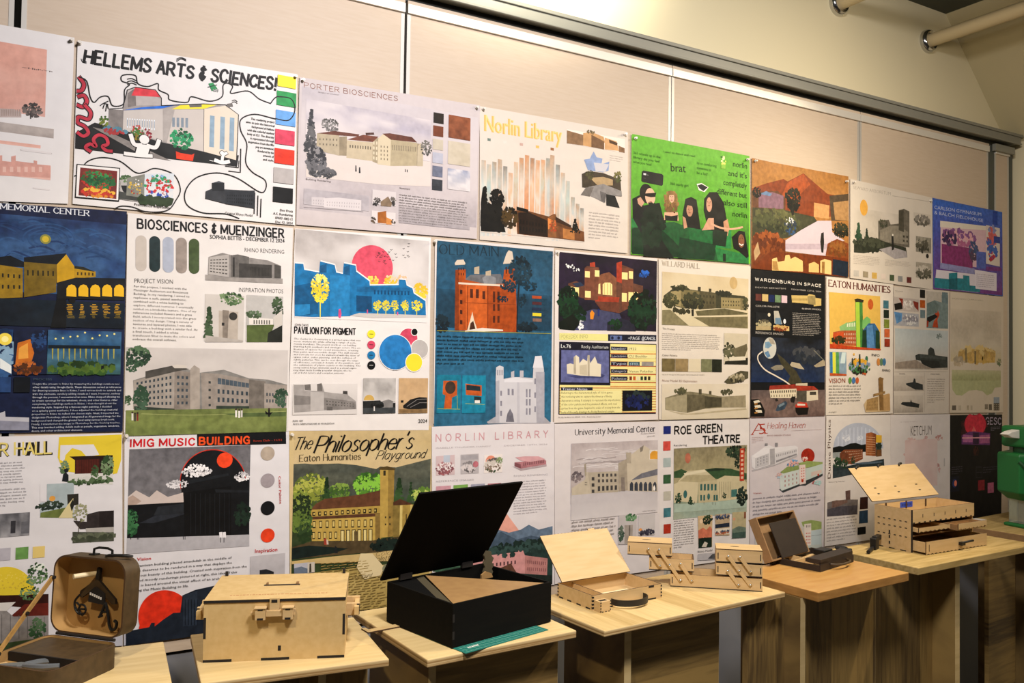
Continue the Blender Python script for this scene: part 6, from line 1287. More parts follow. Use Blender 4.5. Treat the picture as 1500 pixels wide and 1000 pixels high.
# --- eaton
poster('white poster with a red slab-lettered title and a green tower on a yellow ground', [(1210.2, 404.7), (1308.2, 416.5), (1307.4, 605.4), (1209.4, 608.2)], 'd6cec4')
part('title'); st('6a2a1c', 538, 148, 928, 190, 40, 'EATON HUMANITIES', .22, .10, 0, .5)
part('picture', 'green tower and blue hall on a yellow ground'); po('d9b45c', 538, 185, 864, 212, 868, 556, 544, 545); ci('c2622c', 803, 264, 27, ry=1.25); po('7ab46a', 645, 385, 720, 365, 720, 400, 650, 420); po('8fb87a', 605, 405, 650, 380, 720, 380, 720, 440, 610, 440); wi('dfe2c8', [650, 385, 718, 375, 718, 405, 650, 410], 6, 1, .5, .9); po('b0603a', 565, 440, 620, 430, 720, 430, 720, 530, 560, 520); po('c8582c', 565, 445, 632, 440, 632, 520, 560, 515); wi('d8b8a0', [632, 442, 720, 440, 720, 520, 632, 515], 8, 3, .4, .5); po('4f8a44', 705, 240, 715, 228, 755, 235, 752, 250, 758, 545, 712, 540); po('a8c84a', 708, 250, 732, 248, 738, 545, 714, 540); po('3a3422', 700, 232, 720, 226, 760, 236, 756, 252, 706, 248); po('7ab46a', 752, 365, 780, 340, 802, 358, 802, 400, 750, 420); po('3a6a94', 752, 430, 790, 385, 830, 385, 862, 440, 862, 550, 752, 545); po('5a8ab8', 780, 400, 815, 395, 830, 540, 780, 545); po('20402c', 752, 430, 775, 425, 780, 545, 748, 540); po('24462f', 835, 430, 858, 430, 864, 550, 835, 548); tr(['2f3a1c', '4a3a1c'], 600, 490, 44, 22, 60, .22); po('c04a20', 544, 515, 720, 535, 868, 548, 868, 556, 544, 545)
sw(('4a7a88', 885, 238, 918, 290), ('1c2a24', 887, 298, 920, 352), ('7f8a3c', 889, 358, 922, 414), ('c86a3c', 891, 420, 925, 474), ('9a3a20', 892, 482, 926, 534))
part('picture', 'abstract green and blue close-up'); po('8aa0b0', 540, 565, 648, 568, 650, 716, 544, 718); po('d8d84a', 560, 568, 580, 568, 582, 712, 562, 712); po('5a9a5a', 582, 568, 600, 568, 604, 712, 584, 712); po('3a7aa8', 545, 568, 560, 568, 562, 700, 546, 700); po('c05a2c', 544, 700, 650, 708, 650, 718, 544, 718); po('c8d8d8', 620, 570, 645, 570, 640, 640, 610, 640)
part('picture', 'abstract cityscape of coloured shapes'); tr(['c8602c', '2a2a20', '4a7a4a', '8a9ab0', 'd8a83a', '23221c'], 735, 660, 66, 50, 130, .16); ci('3f7a5c', 778, 610, 13, ry=1.4); po('2f3a24', 730, 580, 738, 580, 740, 650, 728, 650); po('2f3a24', 684, 605, 690, 605, 694, 650, 682, 650); ci('d8a83a', 697, 582, 8)
part(); tx('4a443c', 810, 592, 860, 598, 16, 'INFO', .01); tx('4a443c', 878, 690, 928, 694, 16, 'RHINO', .01)
for c, x in (('c88a4a', 853), ('6a8a6a', 872), ('4a7aa0', 890)): ci(c, x, 630, 17, ry=1.4)
for c, x in (('6a9a4a', 672), ('4a7ab0', 695), ('c8683a', 718)): ci(c, x, 748, 16, ry=1.3)
tx('a85a34', 538, 765, 642, 762, 30, 'VISION', .0); pa('7a746c', 538, 772, 745, 900, 7, .4); pa('8a847a', 538, 940, 700, 952, 1, .4)
part('picture', 'tan model of the tower building'); po('c8b08a', 760, 900, 778, 870, 920, 830, 925, 945, 770, 950); po('a88a5c', 780, 870, 850, 850, 850, 940, 772, 940); po('8a6a40', 852, 735, 862, 726, 886, 735, 882, 748, 886, 940, 860, 940); po('b89668', 884, 840, 925, 832, 928, 940, 886, 942); po('9a7c50', 820, 835, 895, 815, 895, 830, 820, 850); wi('7a5c34', [780, 880, 850, 870, 850, 930, 780, 935], 7, 3, .2, .5)
# --- dark model
crop(1295, 405, 4.763)
poster('pale poster of a dark boat-like building model with abstract red and blue photos on top', [(1309, 419), (1390.3, 426.2), (1389.4, 605.5), (1308.5, 606.3)], 'c9c0b5')
part(); tx('6a625a', 75, 102, 130, 108, 6, 'RENDER', 0); pa('8a8278', 75, 108, 125, 116, 1); pa('8a8278', 170, 88, 215, 98, 1)
part('picture', 'red, black and white abstract photo'); po('b5aba4', 68, 140, 240, 160, 240, 248, 68, 238); po('1c1816', 68, 190, 120, 180, 128, 225, 75, 235); po('8a3426', 100, 150, 130, 155, 128, 215, 118, 180); po('8a3426', 200, 170, 238, 180, 238, 240, 210, 210); tr(['c8c0ba', 'dcd6d0'], 165, 200, 36, 30, 40, .2)
part('picture', 'pale blue abstract photo'); po('a8a8ac', 65, 242, 240, 262, 240, 350, 68, 340); po('5a86b0', 68, 245, 125, 255, 120, 310, 85, 330); tr(['c8c6c4', '8a8890', 'd8d4d0'], 180, 300, 50, 34, 60, .2)
part('picture', 'red figure on a teal slope'); po('7a8a8a', 296, 120, 445, 130, 445, 364, 294, 358); po('b5aea4', 290, 100, 400, 110, 400, 180, 350, 165, 300, 190); po('6d7f84', 402, 108, 442, 112, 442, 190, 402, 180); po('14141a', 298, 285, 370, 255, 375, 280, 320, 315, 298, 320); po('b04a28', 340, 205, 365, 210, 385, 265, 370, 300, 375, 356, 335, 354, 345, 310, 370, 280, 345, 250); po('9a3a20', 296, 305, 310, 312, 305, 352, 294, 352); po('6a7a78', 300, 185, 350, 165, 380, 200, 370, 250, 300, 270)
sw(('14161a', 248, 90, 284, 150), ('b05a1c', 248, 162, 284, 220), ('6d7f84', 250, 232, 284, 290))
part('picture', 'dark building model under a pale blue sky'); gr(75, 360, 445, 650, ['b0b8ba', 'b5bcbc', 'b8b4ae', 'a89c90'], 20, 'c0c2c0', 3, 3, .4); po('3a3f3e', 215, 550, 240, 538, 305, 545, 305, 510, 322, 490, 345, 505, 355, 548, 440, 560, 440, 635, 330, 640, 265, 610, 270, 590, 220, 580); po('2a2e2e', 250, 580, 380, 590, 390, 630, 330, 640, 265, 612); po('4a504e', 240, 540, 430, 562, 430, 580, 250, 566); po('94887c', 75, 600, 220, 580, 300, 630, 330, 642, 75, 640); tr(['7a8684'], 385, 418, 24, 16, 24, .25)
part('picture', 'small dark building model'); gr(66, 690, 275, 795, ['c2b9ae', 'bdb4a9', 'a99f94'], 10); po('33383a', 150, 745, 200, 735, 205, 710, 215, 712, 220, 738, 268, 752, 268, 790, 215, 788, 152, 755)
part('picture', 'small dark building model'); gr(66, 830, 270, 945, ['c2b9ae', 'bdb4a9', 'a39a90'], 10); po('2c3033', 115, 885, 125, 875, 180, 875, 185, 856, 192, 875, 245, 888, 240, 915, 160, 905, 118, 892)
part(); ln('9a9288', 2, 280, 670, 280, 945, sm=False); ln('9a9288', 2, 68, 665, 440, 662, sm=False); tx('5a544c', 105, 682, 145, 682, 8, 'MODEL', .01); tx('5a544c', 320, 684, 385, 684, 8, 'WRITING', .01); pa('8a8278', 300, 705, 425, 880, 11, .36)
# --- faded watercolour
poster('faded cream watercolour poster of a yellowish building above soft green hills', [(1391.4, 427), (1469.2, 434.8), (1468.7, 604), (1390.8, 604.5)], 'cbbfae')
part(); tx('8a8070', 475, 158, 690, 172, 11, 'NORTHERN CAMPUS HALL', -.01)
part('picture', 'pale watercolour of a building and green hills'); gr(462, 220, 815, 600, ['c9bdac', 'c0b5a5', 'c9bfae', 'c4b592'], 20, 'b3a898', 3, 3, .6); tr(['c9a868', 'b89a60', 'd0b880'], 650, 545, 120, 45, 140, .2); po('c0a058', 580, 510, 630, 505, 720, 520, 770, 545, 770, 600, 580, 600); po('8a7a58', 560, 500, 575, 495, 578, 600, 562, 600); po('7f7052', 628, 520, 640, 520, 640, 610, 628, 610)
for x in (655, 680, 700): ln('8a7248', 3, x, 575, x, 530, x+8, 515, x+14, 540, x+14, 575)
tr(['b8a890', 'a89c88'], 520, 590, 40, 30, 60, .25); tr(['6f7a5c', '8a8c6c'], 800, 600, 16, 26, 40, .25); gr(470, 650, 812, 740, ['bdb898', 'a8aa80', '9a9c74'], 14, 'b0ac88', 4, 2, .5); po('aeb088', 470, 725, 812, 725, 812, 770, 770, 775, 750, 815, 715, 828, 685, 800, 640, 790, 590, 795, 540, 830, 500, 825, 475, 790)
sw(('6a6258', 472, 898, 500, 930), ('b8ad9c', 515, 898, 535, 932), ('b0a490', 575, 898, 590, 930), ('b8ad9c', 600, 898, 614, 930), ('8a8070', 700, 890, 722, 925), ('6f6658', 728, 890, 750, 930)); part('picture', 'small photo'); rc('98a0a8', 762, 840, 802, 885); rc('5f584c', 762, 882, 802, 932); wi('b0a490', [762, 885, 802, 885, 802, 930, 762, 930], 3, 3, .4, .4)

# ======================= bottom row
crop(0, 630, 3.03)
poster('white poster with a yellow blob, outlined capitals and photos of a dark red hall', [(-30, 640), (178.8, 634), (179.5, 945), (-30, 960)], 'd6d4d8')
part('title'); st('2a2620', 0, 114, 230, 104, 54, 'R. HALL'.replace('.', ' '), .2, jit=.1, gap=1.); st('d8c878', -4, 112, 226, 101, 54, 'R  HALL'.replace('  ', ' '), .14, jit=.1, gap=1.)
part(); po('d8c23c', 262, 30, 540, 18, 548, 130, 520, 190, 460, 205, 280, 180, 256, 120); po('d6d4d8', 268, 66, 415, 62, 440, 108, 385, 118, 360, 90, 320, 78, 290, 110, 285, 140, 266, 130); po('d8c23c', 285, 130, 320, 88, 358, 92, 380, 115, 340, 130, 330, 180, 290, 175)
part('picture', 'photo of a dark red hall with trees'); po('2c1814', 308, 116, 500, 110, 500, 190, 332, 194, 332, 132); po('5a261c', 335, 132, 440, 126, 440, 190, 335, 192); wi('3a1a14', [335, 130, 440, 126, 440, 188, 335, 190], 14, 1, .25, 1.); po('d0ceca', 300, 194, 500, 188, 500, 240, 280, 228); tr(['4f6a44', '7a8f6c', '35502f'], 476, 155, 28, 46, 120, .15); tr(['55704a', '3f5a3a'], 420, 185, 17, 32, 70, .18); tr(['5a7450', '7a9070'], 285, 165, 20, 28, 60, .2); po('20242a', 275, 225, 280, 195, 292, 185, 304, 198, 304, 230); ci('20242a', 294, 178, 9); tr(['3c5034', '5a6f50', 'c8c8c4'], 400, 222, 95, 12, 110, .2)
part('picture', 'painted landscape with an orange sun'); po('a8b4b8', 208, 238, 328, 232, 326, 388, 178, 386, 178, 320, 208, 318); po('d6d4d8', 178, 238, 207, 238, 207, 316, 178, 316); ci('d8a050', 232, 302, 12); tr(['2c3a30', '3c4a3a'], 220, 332, 60, 18, 80, .18); po('6f7a44', 180, 365, 300, 340, 326, 388, 178, 386); po('33302a', 298, 284, 348, 280, 348, 330, 300, 334); po('d0c498', 260, 388, 300, 330, 325, 300, 322, 388); po('2a2a24', 310, 330, 322, 305, 330, 330, 318, 360)
part('picture', 'dark barn photo'); po('3a3434', 325, 400, 385, 405, 385, 372, 440, 358, 505, 355, 505, 430, 355, 438); po('2c2626', 440, 362, 505, 356, 505, 432, 440, 434); po('b0aca8', 380, 434, 505, 428, 505, 452, 385, 462); po('55584c', 322, 450, 505, 452, 505, 490, 322, 500); tr(['8a8c6c', 'a0a080'], 358, 365, 34, 38, 60, .14); ln('4a4438', 3, 345, 490, 350, 430, 360, 390); ln('4a4438', 2, 350, 430, 335, 380); tr(['4a5040', '6a705c'], 415, 472, 90, 14, 80, .2)
part(); pa('8a8890', -60, 140, 110, 245, 9, .4); pa('8a8890', -60, 258, 125, 332, 6, .4)
part('picture', 'grey photo strip'); gr(-60, 375, 130, 465, ['8f8f94', '7f7f84', 'a5a4a8'], 12, '55555c', 6, 1, .8); rc('3c3c42', 48, 402, 68, 455); rc('6a6a70', 95, 405, 128, 455)
sw(('b5b2bb', -8, 524, 46, 574), ('6f9a58', 70, 520, 125, 568), ('d8c27c', 146, 516, 198, 562))
part('picture', 'long red-roofed house under a yellow disc'); po('d8c23c', *sum([[30+128*math.cos(t), 732+128*math.sin(t)] for t in [math.pi+i*math.pi/24 for i in range(25)]], [])); tr(['c8b040', 'e0cc58'], 40, 670, 90, 40, 60, .06); po('3a1a14', -90, 735, 215, 725, 215, 770, 160, 790, -90, 765); po('6a2a20', 40, 830, 110, 770, 215, 765, 215, 820); po('d0ccc8', -90, 770, 70, 760, 30, 800, -90, 800); po('8f8a88', -90, 800, 30, 800, 60, 825, 215, 820, 215, 930, -90, 960); wi('6a6664', [-90, 810, 215, 826, 215, 910, -90, 940], 8, 1, .08, 1.); tr(['5a7a50', '7a946c', '3c5a38', 'dfe4dc'], 165, 640, 46, 50, 90, .14); tr(['5a7a50', '7a946c', '35502f'], 130, 720, 46, 30, 70, .14); tr(['3c5a3c', '5a7454'], 165, 880, 36, 46, 90, .18); po('4a5c3c', -90, 958, 215, 915, 215, 960, -90, 985)

crop(180, 625, 3.125)
poster('white and black poster with red and orange title, orange sun and a black music hall', [(182.3, 633.6), (423.2, 629.6), (424, 908), (181.5, 945)], 'd8d6da')
part('title'); st('c8242c', 34, 91, 326, 83, 32, 'IMIG MUSIC', .24, gap=2.0); po('16181c', 338, 34, 746, 22, 747, 78, 340, 88); st('e85a28', 350, 81, 577, 75, 32, 'BUILDING', .24, gap=2.0); tx('b0402c', 597, 68, 728, 64, 9, 'Rowa Elzilr - 11/12', .02)
part('picture', 'black hall against a grey sky with an orange sun and white clouds'); gr(12, 103, 578, 360, ['6d6b70', '747277', '7f7d81'], 20, '88868a', 3, 3, .4); po('cf3a24', *sum([[412+152*math.cos(t), 252+150*math.sin(t)] for t in [math.pi*.93+i*math.pi*1.07/30 for i in range(31)]], [])); po('191b20', *sum([[412+149*math.cos(t), 254+148*math.sin(t)] for t in [math.pi*.93+i*math.pi*1.1/30 for i in range(31)]], []), 560, 400, 280, 400); ci('e8502a', 466, 152, 35)
po('c9bdb8', 14, 320, 60, 290, 120, 322, 155, 290, 205, 320, 275, 300, 278, 345, 14, 358); po('b39f94', 14, 325, 45, 312, 85, 340, 60, 355, 14, 358)
po('16181c', 12, 358, 278, 344, 285, 260, 268, 262, 272, 250, 400, 225, 480, 212, 578, 240, 578, 494, 12, 510); po('23272c', 290, 246, 480, 212, 486, 222, 295, 262); po('3a3e46', 85, 405, 145, 362, 278, 345, 278, 400, 130, 440) if False else po('30343c', 75, 440, 150, 405, 280, 395, 280, 400, 140, 440); po('2c3036', 160, 365, 278, 350, 278, 395, 140, 405); po('0d0e11', 280, 300, 495, 270, 495, 495, 280, 500); po('23262b', 420, 285, 578, 290, 578, 300, 425, 300)
for x in range(310, 490, 22): ln('1f2227', 3, x, 305, x, 490, sm=False)
tr(['e6e4e6', 'c8c6ca', 'f0eef0'], 335, 205, 70, 22, 110, .12); tr(['e6e4e6', 'f0eef0'], 335, 185, 38, 18, 60, .14); tr(['dcdade', 'c4c2c6'], 250, 262, 48, 20, 90, .14); tr(['e6e4e6', 'c8c6ca'], 545, 228, 34, 22, 80, .16)
tr(['2f5c3c', '457a50', '1f402a'], 35, 440, 34, 62, 160, .14, 'o'); tr(['23382c', '1c2c24'], 545, 400, 36, 55, 90, .16)
po('b3b1b6', 12, 510, 578, 492, 578, 545, 12, 582); 
for x in (440, 456): po('e0dee2', x, 482, x+14, 480, x+16, 505, x+2, 508); ln('23252a', 3, x+6, 506, x+6, 528, sm=False)
for x in (276, 284, 66, 72, 36): ln('23252a', 3, x, 502, x, 514, sm=False)
for c, y in (('b3a698', 121), ('a39ba0', 245), ('15171b', 371), ('e04a26', 496)): part('colour_swatch'); ci(c, 662, y, 32)
part(); tx('c8242c', 604, 576, 706, 568, 17, 'Inspiration', .02)
tx('c8242c', 711, 226, 716, 352, 11, 'Color Palette', .02)
tx('c8242c', 64, 612, 128, 607, 14, 'Vision', .025)
for i, (s, x1) in enumerate((('A gargantuan building placed smackdab in the middle of', 497), ('campus deserves to be rendered in a way that displays the', 498), ('monstrous beauty of this building. Created with inspiration from the', 566), ('dark and moody renderings pictured at right, this idea of this', 522), ('poster is based around the visual effect of an architectural mood', 560), ('to bring the Music Building to life.', 300))):
    y0 = 642+i*22.5; tx('3a393c', 18, y0+2, x1, y0-(x1-18)*.083, 11, s, .008)
part('picture', 'grey photo strip'); gr(583, 592, 738, 760, ['bfbcc0', 'b5b2b6', '8a8888'], 10); po('2a2c30', 625, 655, 655, 650, 690, 662, 690, 690, 625, 690)
part('picture', 'orange sun behind a dark blue building'); po('dc3a20', *sum([[192+122*math.cos(t), 868+122*math.sin(t)] for t in [math.pi*.9+i*math.pi*1.2/30 for i in range(31)]], []), 300, 930, 70, 930); po('242c38', 14, 935, 120, 915, 130, 895, 145, 895, 145, 912, 185, 880, 230, 850, 262, 848, 272, 770, 330, 745, 580, 690, 740, 700, 745, 900, 14, 1000); po('303a48', 275, 770, 340, 750, 340, 905, 275, 912)
for x in range(285, 345, 14): ln('1a212c', 4, x, 790, x, 905, sm=False)
po('b8b0b0', 14, 935, 120, 918, 120, 922, 14, 945) if False else None

crop(400, 610, 3.449)
poster('tan and green poster with black script title, long ochre building and a tall tower', [(423.4, 630), (631.8, 626), (632, 880), (424.8, 908)], 'cdb98c')
part(); gr(82, 66, 798, 240, ['cbb78e', 'c9b58a', 'd3c198'], 20, 'bca678', 3, 3, .5); gr(86, 700, 800, 1010, ['b09a58', 'b8a264', 'a89252'], 24, 'c6b078', 4, 3, .6)
part('picture', 'ochre building with a tower between green trees under dark clouds'); gr(82, 240, 798, 480, ['4a4f48', '565a50', '4c564a', '3f4c3a'], 36, '7a7a68', 4, 3, .6); po('cbb78e', 82, 232, 200, 240, 330, 236, 420, 244, 520, 264, 540, 252, 620, 256, 700, 236, 798, 212, 798, 200, 82, 200); gr(82, 480, 798, 720, ['3a4a2c', '35422a'], 12, '4c5c34', 4, 2, .5)
tr(['4a5a2c', '8a9440', 'b0b458', '6a7a38'], 190, 370, 84, 82, 380, .1); tr(['5a8a34', '8ac04a', '3f6a2a'], 480, 340, 74, 58, 300, .11); tr(['6a8a3c', '4a6a30', '86a04c'], 335, 375, 56, 38, 150, .14); tr(['9aae58', 'b8c46a', '6a8a3c'], 760, 395, 66, 36, 180, .14); tr(['35502c', '20361f'], 270, 365, 18, 55, 90, .2, '^'); tr(['3f5c34', '2a4226'], 635, 370, 26, 60, 110, .18, '^'); tr(['3f5c34', '2a4226'], 695, 380, 18, 45, 60, .2, '^')
po('6a4630', 180, 480, 215, 440, 260, 415, 430, 395, 540, 372, 545, 480, 190, 486); po('b59a50', 188, 470, 540, 450, 540, 500, 190, 508); po('5f3f2b', 188, 506, 540, 486, 540, 505, 190, 520); po('bda257', 190, 520, 540, 503, 520, 625, 195, 628); po('8f7640', 515, 490, 545, 486, 545, 620, 515, 624)
po('b89c54', 540, 262, 612, 262, 604, 604, 540, 612); po('9a8044', 580, 262, 612, 262, 604, 604, 578, 608); po('5a4a2a', 535, 258, 575, 250, 618, 262, 614, 270, 536, 268); po('3a3422', 556, 272, 568, 272, 568, 298, 556, 298); po('5a3a28', 606, 432, 640, 415, 700, 440, 700, 448, 606, 450); po('a88f4c', 604, 448, 735, 442, 735, 590, 604, 608); po('8a7640', 604, 448, 640, 446, 640, 605, 604, 608); wi('4a3a22', [660, 470, 730, 465, 730, 560, 660, 565], 3, 1, .2, .5); rc('d0bc78', 640, 448, 650, 604); rc('c8b470', 692, 444, 700, 600)
wi('2c2416', [190, 480, 530, 460, 530, 486, 190, 504], 12, 1, .5, .85); wi('c8b26a', [192, 482, 528, 463, 528, 482, 192, 501], 12, 1, .26, .5); wi('2c2416', [190, 525, 510, 515, 510, 560, 190, 565], 10, 1, .46, .9); wi('cdb874', [190, 528, 510, 519, 510, 555, 190, 560], 10, 1, .3, .8); wi('2c2416', [190, 580, 330, 578, 330, 618, 190, 620], 5, 1, .46, .9); wi('cdb874', [190, 583, 330, 581, 330, 615, 190, 617], 5, 1, .3, .8); wi('3a301c', [335, 572, 505, 566, 505, 628, 335, 632], 6, 1, .7, 1.); wi('d8c88c', [335, 576, 505, 570, 505, 628, 335, 632], 6, 1, .45, 1.); wi('3a3424', [556, 490, 600, 490, 600, 560, 556, 562], 2, 2, .3, .25); po('6a5a38', 408, 578, 428, 578, 428, 628, 408, 628)
tr(['3c5230', '6a803c', '2a3a22', '8a9a48'], 135, 480, 55, 110, 400, .1); tr(['2f4426', '4c6634'], 160, 560, 38, 80, 180, .14); po('5a4c34', 190, 630, 500, 625, 640, 605, 660, 680, 420, 690, 86, 720, 86, 660); tr(['182420', '22302a'], 570, 645, 76, 28, 170, .16); po('1c2a26', 86, 665, 180, 650, 380, 665, 300, 690, 86, 722); po('20302a', 500, 650, 640, 615, 720, 620, 700, 665, 520, 680); po('b0503c', 255, 618, 266, 612, 272, 648, 256, 646); po('c8b8a8', 268, 622, 276, 620, 280, 645, 270, 645); po('23282a', 312, 650, 322, 660, 326, 690, 306, 688)
part('title'); st('1c1812', 98, 170, 188, 162, 62, 'The', .1, .025, .45, 0, 0, 1.0, -.5); st('14110d', 205, 184, 696, 160, 84, "Philosopher's", .12, .03, .4, 0, 0, .8, -.5); st('1c1812', 518, 216, 762, 208, 44, 'Playground', .1, .03, .45, 0, 0, 1.0, -.5); st('3c3220', 132, 226, 440, 214, 33, 'Eaton Humanities', .12, .04, 0, .3, 0, 1.2)
part(); po('c8b07a', 86, 730, 300, 705, 520, 685, 640, 670, 798, 650, 798, 720, 86, 745)
st('2c2418', 516, 704, 606, 692, 20, 'Color', .09, .03, .4, 0, 0, 1.1, -.5); st('2c2418', 498, 734, 600, 722, 26, 'Palette', .09, .03, .4, 0, 0, 1.1, -.5)
po('d8c8a0', 440, 690, 500, 690, 560, 760, 540, 800, 460, 820, 420, 760); ci('8a8a70', 570, 765, 22)
for i in range(26): 
    y0 = 745+i*13.2; x0 = 240 if i < 4 else 360; x1 = 480 if i < 6 else 560; y = lay(); a = w(x0, y0); b = w(x1-random.uniform(0, 40), y0-14); H = 0.0022
    xx = a[0]
    while xx < b[0]:
        k = random.uniform(.008, .03); zz = a[1]+(b[1]-a[1])*(xx-a[0])/(b[0]-a[0]); cur.b.add([(xx, y, zz), (xx+k, y, zz+.001), (xx+k, y, zz+.001+H), (xx, y, zz+H)], [(0, 1, 2, 3)], inkc('9c8650')); xx += k+.005
st('5a4828', 398, 818, 494, 806, 18, 'Playground', .09, .03, .4, 0, 0, 1.1, -.5)
part('picture', 'small mountain photo'); po('b8b8c0', 104, 742, 178, 734, 178, 790, 104, 792); po('6f7a8a', 104, 765, 140, 755, 178, 768, 178, 790, 104, 792); part('picture', 'small statue photo'); po('c8c0b4', 172, 736, 208, 732, 208, 784, 172, 788); po('4a4438', 182, 742, 190, 740, 192, 784, 180, 786)
po('c8a878', 362, 880, 402, 874, 402, 960, 362, 966) if False else None

poster('white poster with wide-spaced pink title, pink hall and blue mountains behind the black box', [(632.2, 624.8), (811.6, 618), (811.8, 856), (633, 880)], 'd8d3d5')
part('title'); st('c89aa0', 822, 126, 1386, 104, 36, 'NORLIN LIBRARY', .15, gap=4.2, space=6)
part(); tx('b8b0b2', 822, 162, 1100, 152, 7, 'ISABELLE THUNDER HANDY', 0); tx('b8b0b2', 1165, 150, 1384, 142, 7, 'DECEMBER 12TH, 2024', 0); tx('a8a2a4', 1215, 304, 1386, 296, 9, 'RHINO RENDERING', -.01); tx('a8a2a4', 822, 332, 1012, 322, 9, 'REFERENCE IMAGES', -.01); pa('8f898c', 1216, 322, 1384, 482, 13, .36)
part('picture', 'pink and white street photo'); po('ccb8ba', 822, 200, 916, 192, 916, 292, 822, 298); tr(['a8686c', '8a5a60', 'e0d6d6', 'b88a8c'], 868, 260, 44, 32, 110, .16); rc('b8c0cc', 860, 195, 892, 230)
part('picture', 'grey and pink roof photo'); po('b8b2b4', 946, 192, 1038, 186, 1038, 286, 946, 290); tr(['6a6668', 'd0c8c8', '8f8a8c'], 985, 255, 38, 28, 80, .18); ci('b8737c', 1022, 240, 16); po('a8a4a8', 950, 195, 1034, 190, 1034, 215, 950, 220)
part('picture', 'town under a salmon sun'); rc('e0d8d4', 1065, 194, 1156, 280); ci('d88f78', 1098, 226, 30, 0, 180); tr(['4a5a44', '8a7a6c', 'c8c0b8', '6a6460'], 1110, 245, 42, 34, 110, .16); tr(['6f8a5a', '8fa070'], 1140, 220, 16, 16, 40, .22)
part('picture', 'pink model of the hall'); po('b3a4a8', 1205, 250, 1250, 262, 1380, 240, 1380, 250, 1250, 272); po('b07c82', 1218, 230, 1270, 225, 1300, 210, 1340, 205, 1378, 222, 1378, 240, 1250, 262, 1218, 250); po('d0a4a8', 1222, 205, 1270, 200, 1340, 200, 1375, 215, 1300, 228, 1250, 222); wi('7a4f56', [1260, 230, 1370, 218, 1370, 235, 1260, 250], 12, 1, .4, .8); po('8a5a60', 1218, 232, 1250, 240, 1250, 260, 1218, 250)
sw(('c89aa4', 822, 352, 896, 388), ('7fa85a', 910, 346, 982, 380), ('a0a0b0', 998, 342, 1068, 370), ('b07880', 1083, 338, 1150, 360))
part('picture', 'pink hall in front of blue mountains and a salmon peak'); po('e0a898', 1090, 590, 1170, 478, 1245, 580, 1240, 600, 1090, 640); po('6a7c90', 640, 760, 1100, 600, 1135, 570, 1190, 585, 1250, 570, 1290, 545, 1340, 570, 1410, 552, 1412, 700, 820, 760); po('4f6072', 1100, 600, 1150, 580, 1230, 620, 1300, 600, 1412, 620, 1412, 720, 1090, 720); po('2f4440', 820, 740, 1090, 680, 1412, 650, 1412, 830, 820, 850); tr(['2c403c', '3c5450', '223430'], 1250, 665, 160, 35, 240, .12); tr(['3a5a48', '4a6a54'], 900, 760, 90, 20, 90, .2)
po('d09a98', 955, 722, 1090, 700, 1235, 682, 1240, 672, 1262, 676, 1270, 700, 1385, 715, 1380, 800, 1240, 790, 1100, 765, 960, 762); po('e0b0ac', 955, 722, 1090, 702, 1090, 725, 960, 745); wi('5a3f44', [1100, 738, 1230, 722, 1230, 745, 1100, 760], 7, 1, .4, .8); po('b88480', 1270, 702, 1385, 715, 1382, 800, 1270, 792); wi('8a5a5c', [1280, 715, 1380, 725, 1378, 790, 1280, 785], 10, 2, .4, .5); po('6a4a3c', 1120, 775, 1200, 740, 1230, 790, 1120, 800); po('26302c', 820, 790, 1410, 800, 1412, 870, 820, 870)

crop(780, 600, 4.412)
poster('pale grey poster with serif title and a soft grey cliff-like building under streaky clouds', [(811.9, 620.5), (965.8, 617.1), (965.5, 834), (812.3, 855)], 'd6d0d0')
part('title'); st('2c2826', 274, 164, 790, 138, 38, 'University Memorial Center', .15, .06, 0, .5, 0, 1.3)
part(); tx('8a8482', 698, 158, 788, 152, 8, 'Student Name', 0); tx('8a8482', 740, 176, 788, 172, 8, 'ENVD', 0)
part('picture', 'grey building with a tall gable and arches under streaky clouds'); gr(248, 218, 804, 560, ['b3a9a9', 'bdb3b2', 'b8aeac', 'b0a7a2'], 30, 'cdc6c6', 3, 3, .7)
for k in range(36): 
    x = 250+random.uniform(0, 380); y = 250+random.uniform(0, 130); ln(random.choice(['d6d0d0', 'a39a9a', 'cac3c3']), 6, x, y, x+40, y-8, x+90, y-5, x+150, y-14)
gr(248, 535, 804, 660, ['bab5b8', 'c2bdbf', 'd0cbcc'], 16, 'cdc9ca', 3, 2, .5)
tr(['8a7f80', '6f666a'], 285, 430, 36, 34, 60, .2); po('c0b6a4', 250, 505, 335, 450, 345, 400, 372, 405, 375, 540, 250, 552); po('b5ab9a', 352, 404, 550, 395, 550, 530, 375, 540); po('a39a8a', 330, 352, 342, 345, 345, 420, 335, 430); po('a89e8e', 550, 345, 605, 315, 612, 520, 552, 528); po('c4baa8', 605, 310, 715, 228, 750, 250, 804, 300, 804, 400, 660, 440, 610, 470); po('8a8278', 690, 245, 715, 228, 708, 265, 692, 275); po('b0a696', 600, 275, 635, 275, 632, 345, 604, 345); po('77777f', 640, 450, 700, 410, 804, 380, 804, 420, 640, 460); po('c0b6a6', 610, 462, 804, 420, 804, 528, 612, 524); rc('d8d4cc', 752, 260, 804, 318); po('d8a040', 755, 318, 755, 285, 768, 268, 785, 263, 804, 268, 804, 318)
wi('4a4848', [375, 425, 400, 425, 400, 545, 375, 545], 1, 3, .7, .55); wi('55514f', [412, 405, 545, 405, 545, 435, 412, 440], 5, 1, .5, .6); wi('55514f', [412, 442, 545, 440, 545, 472, 412, 476], 5, 1, .5, .6); wi('4a4848', [412, 490, 548, 482, 548, 518, 412, 530], 5, 1, .55, .8)
for i in range(6): x = 625+i*30; po('454a54', x, 522, x, 480, x+8, 466, x+16, 466, x+22, 480, x+22, 524)
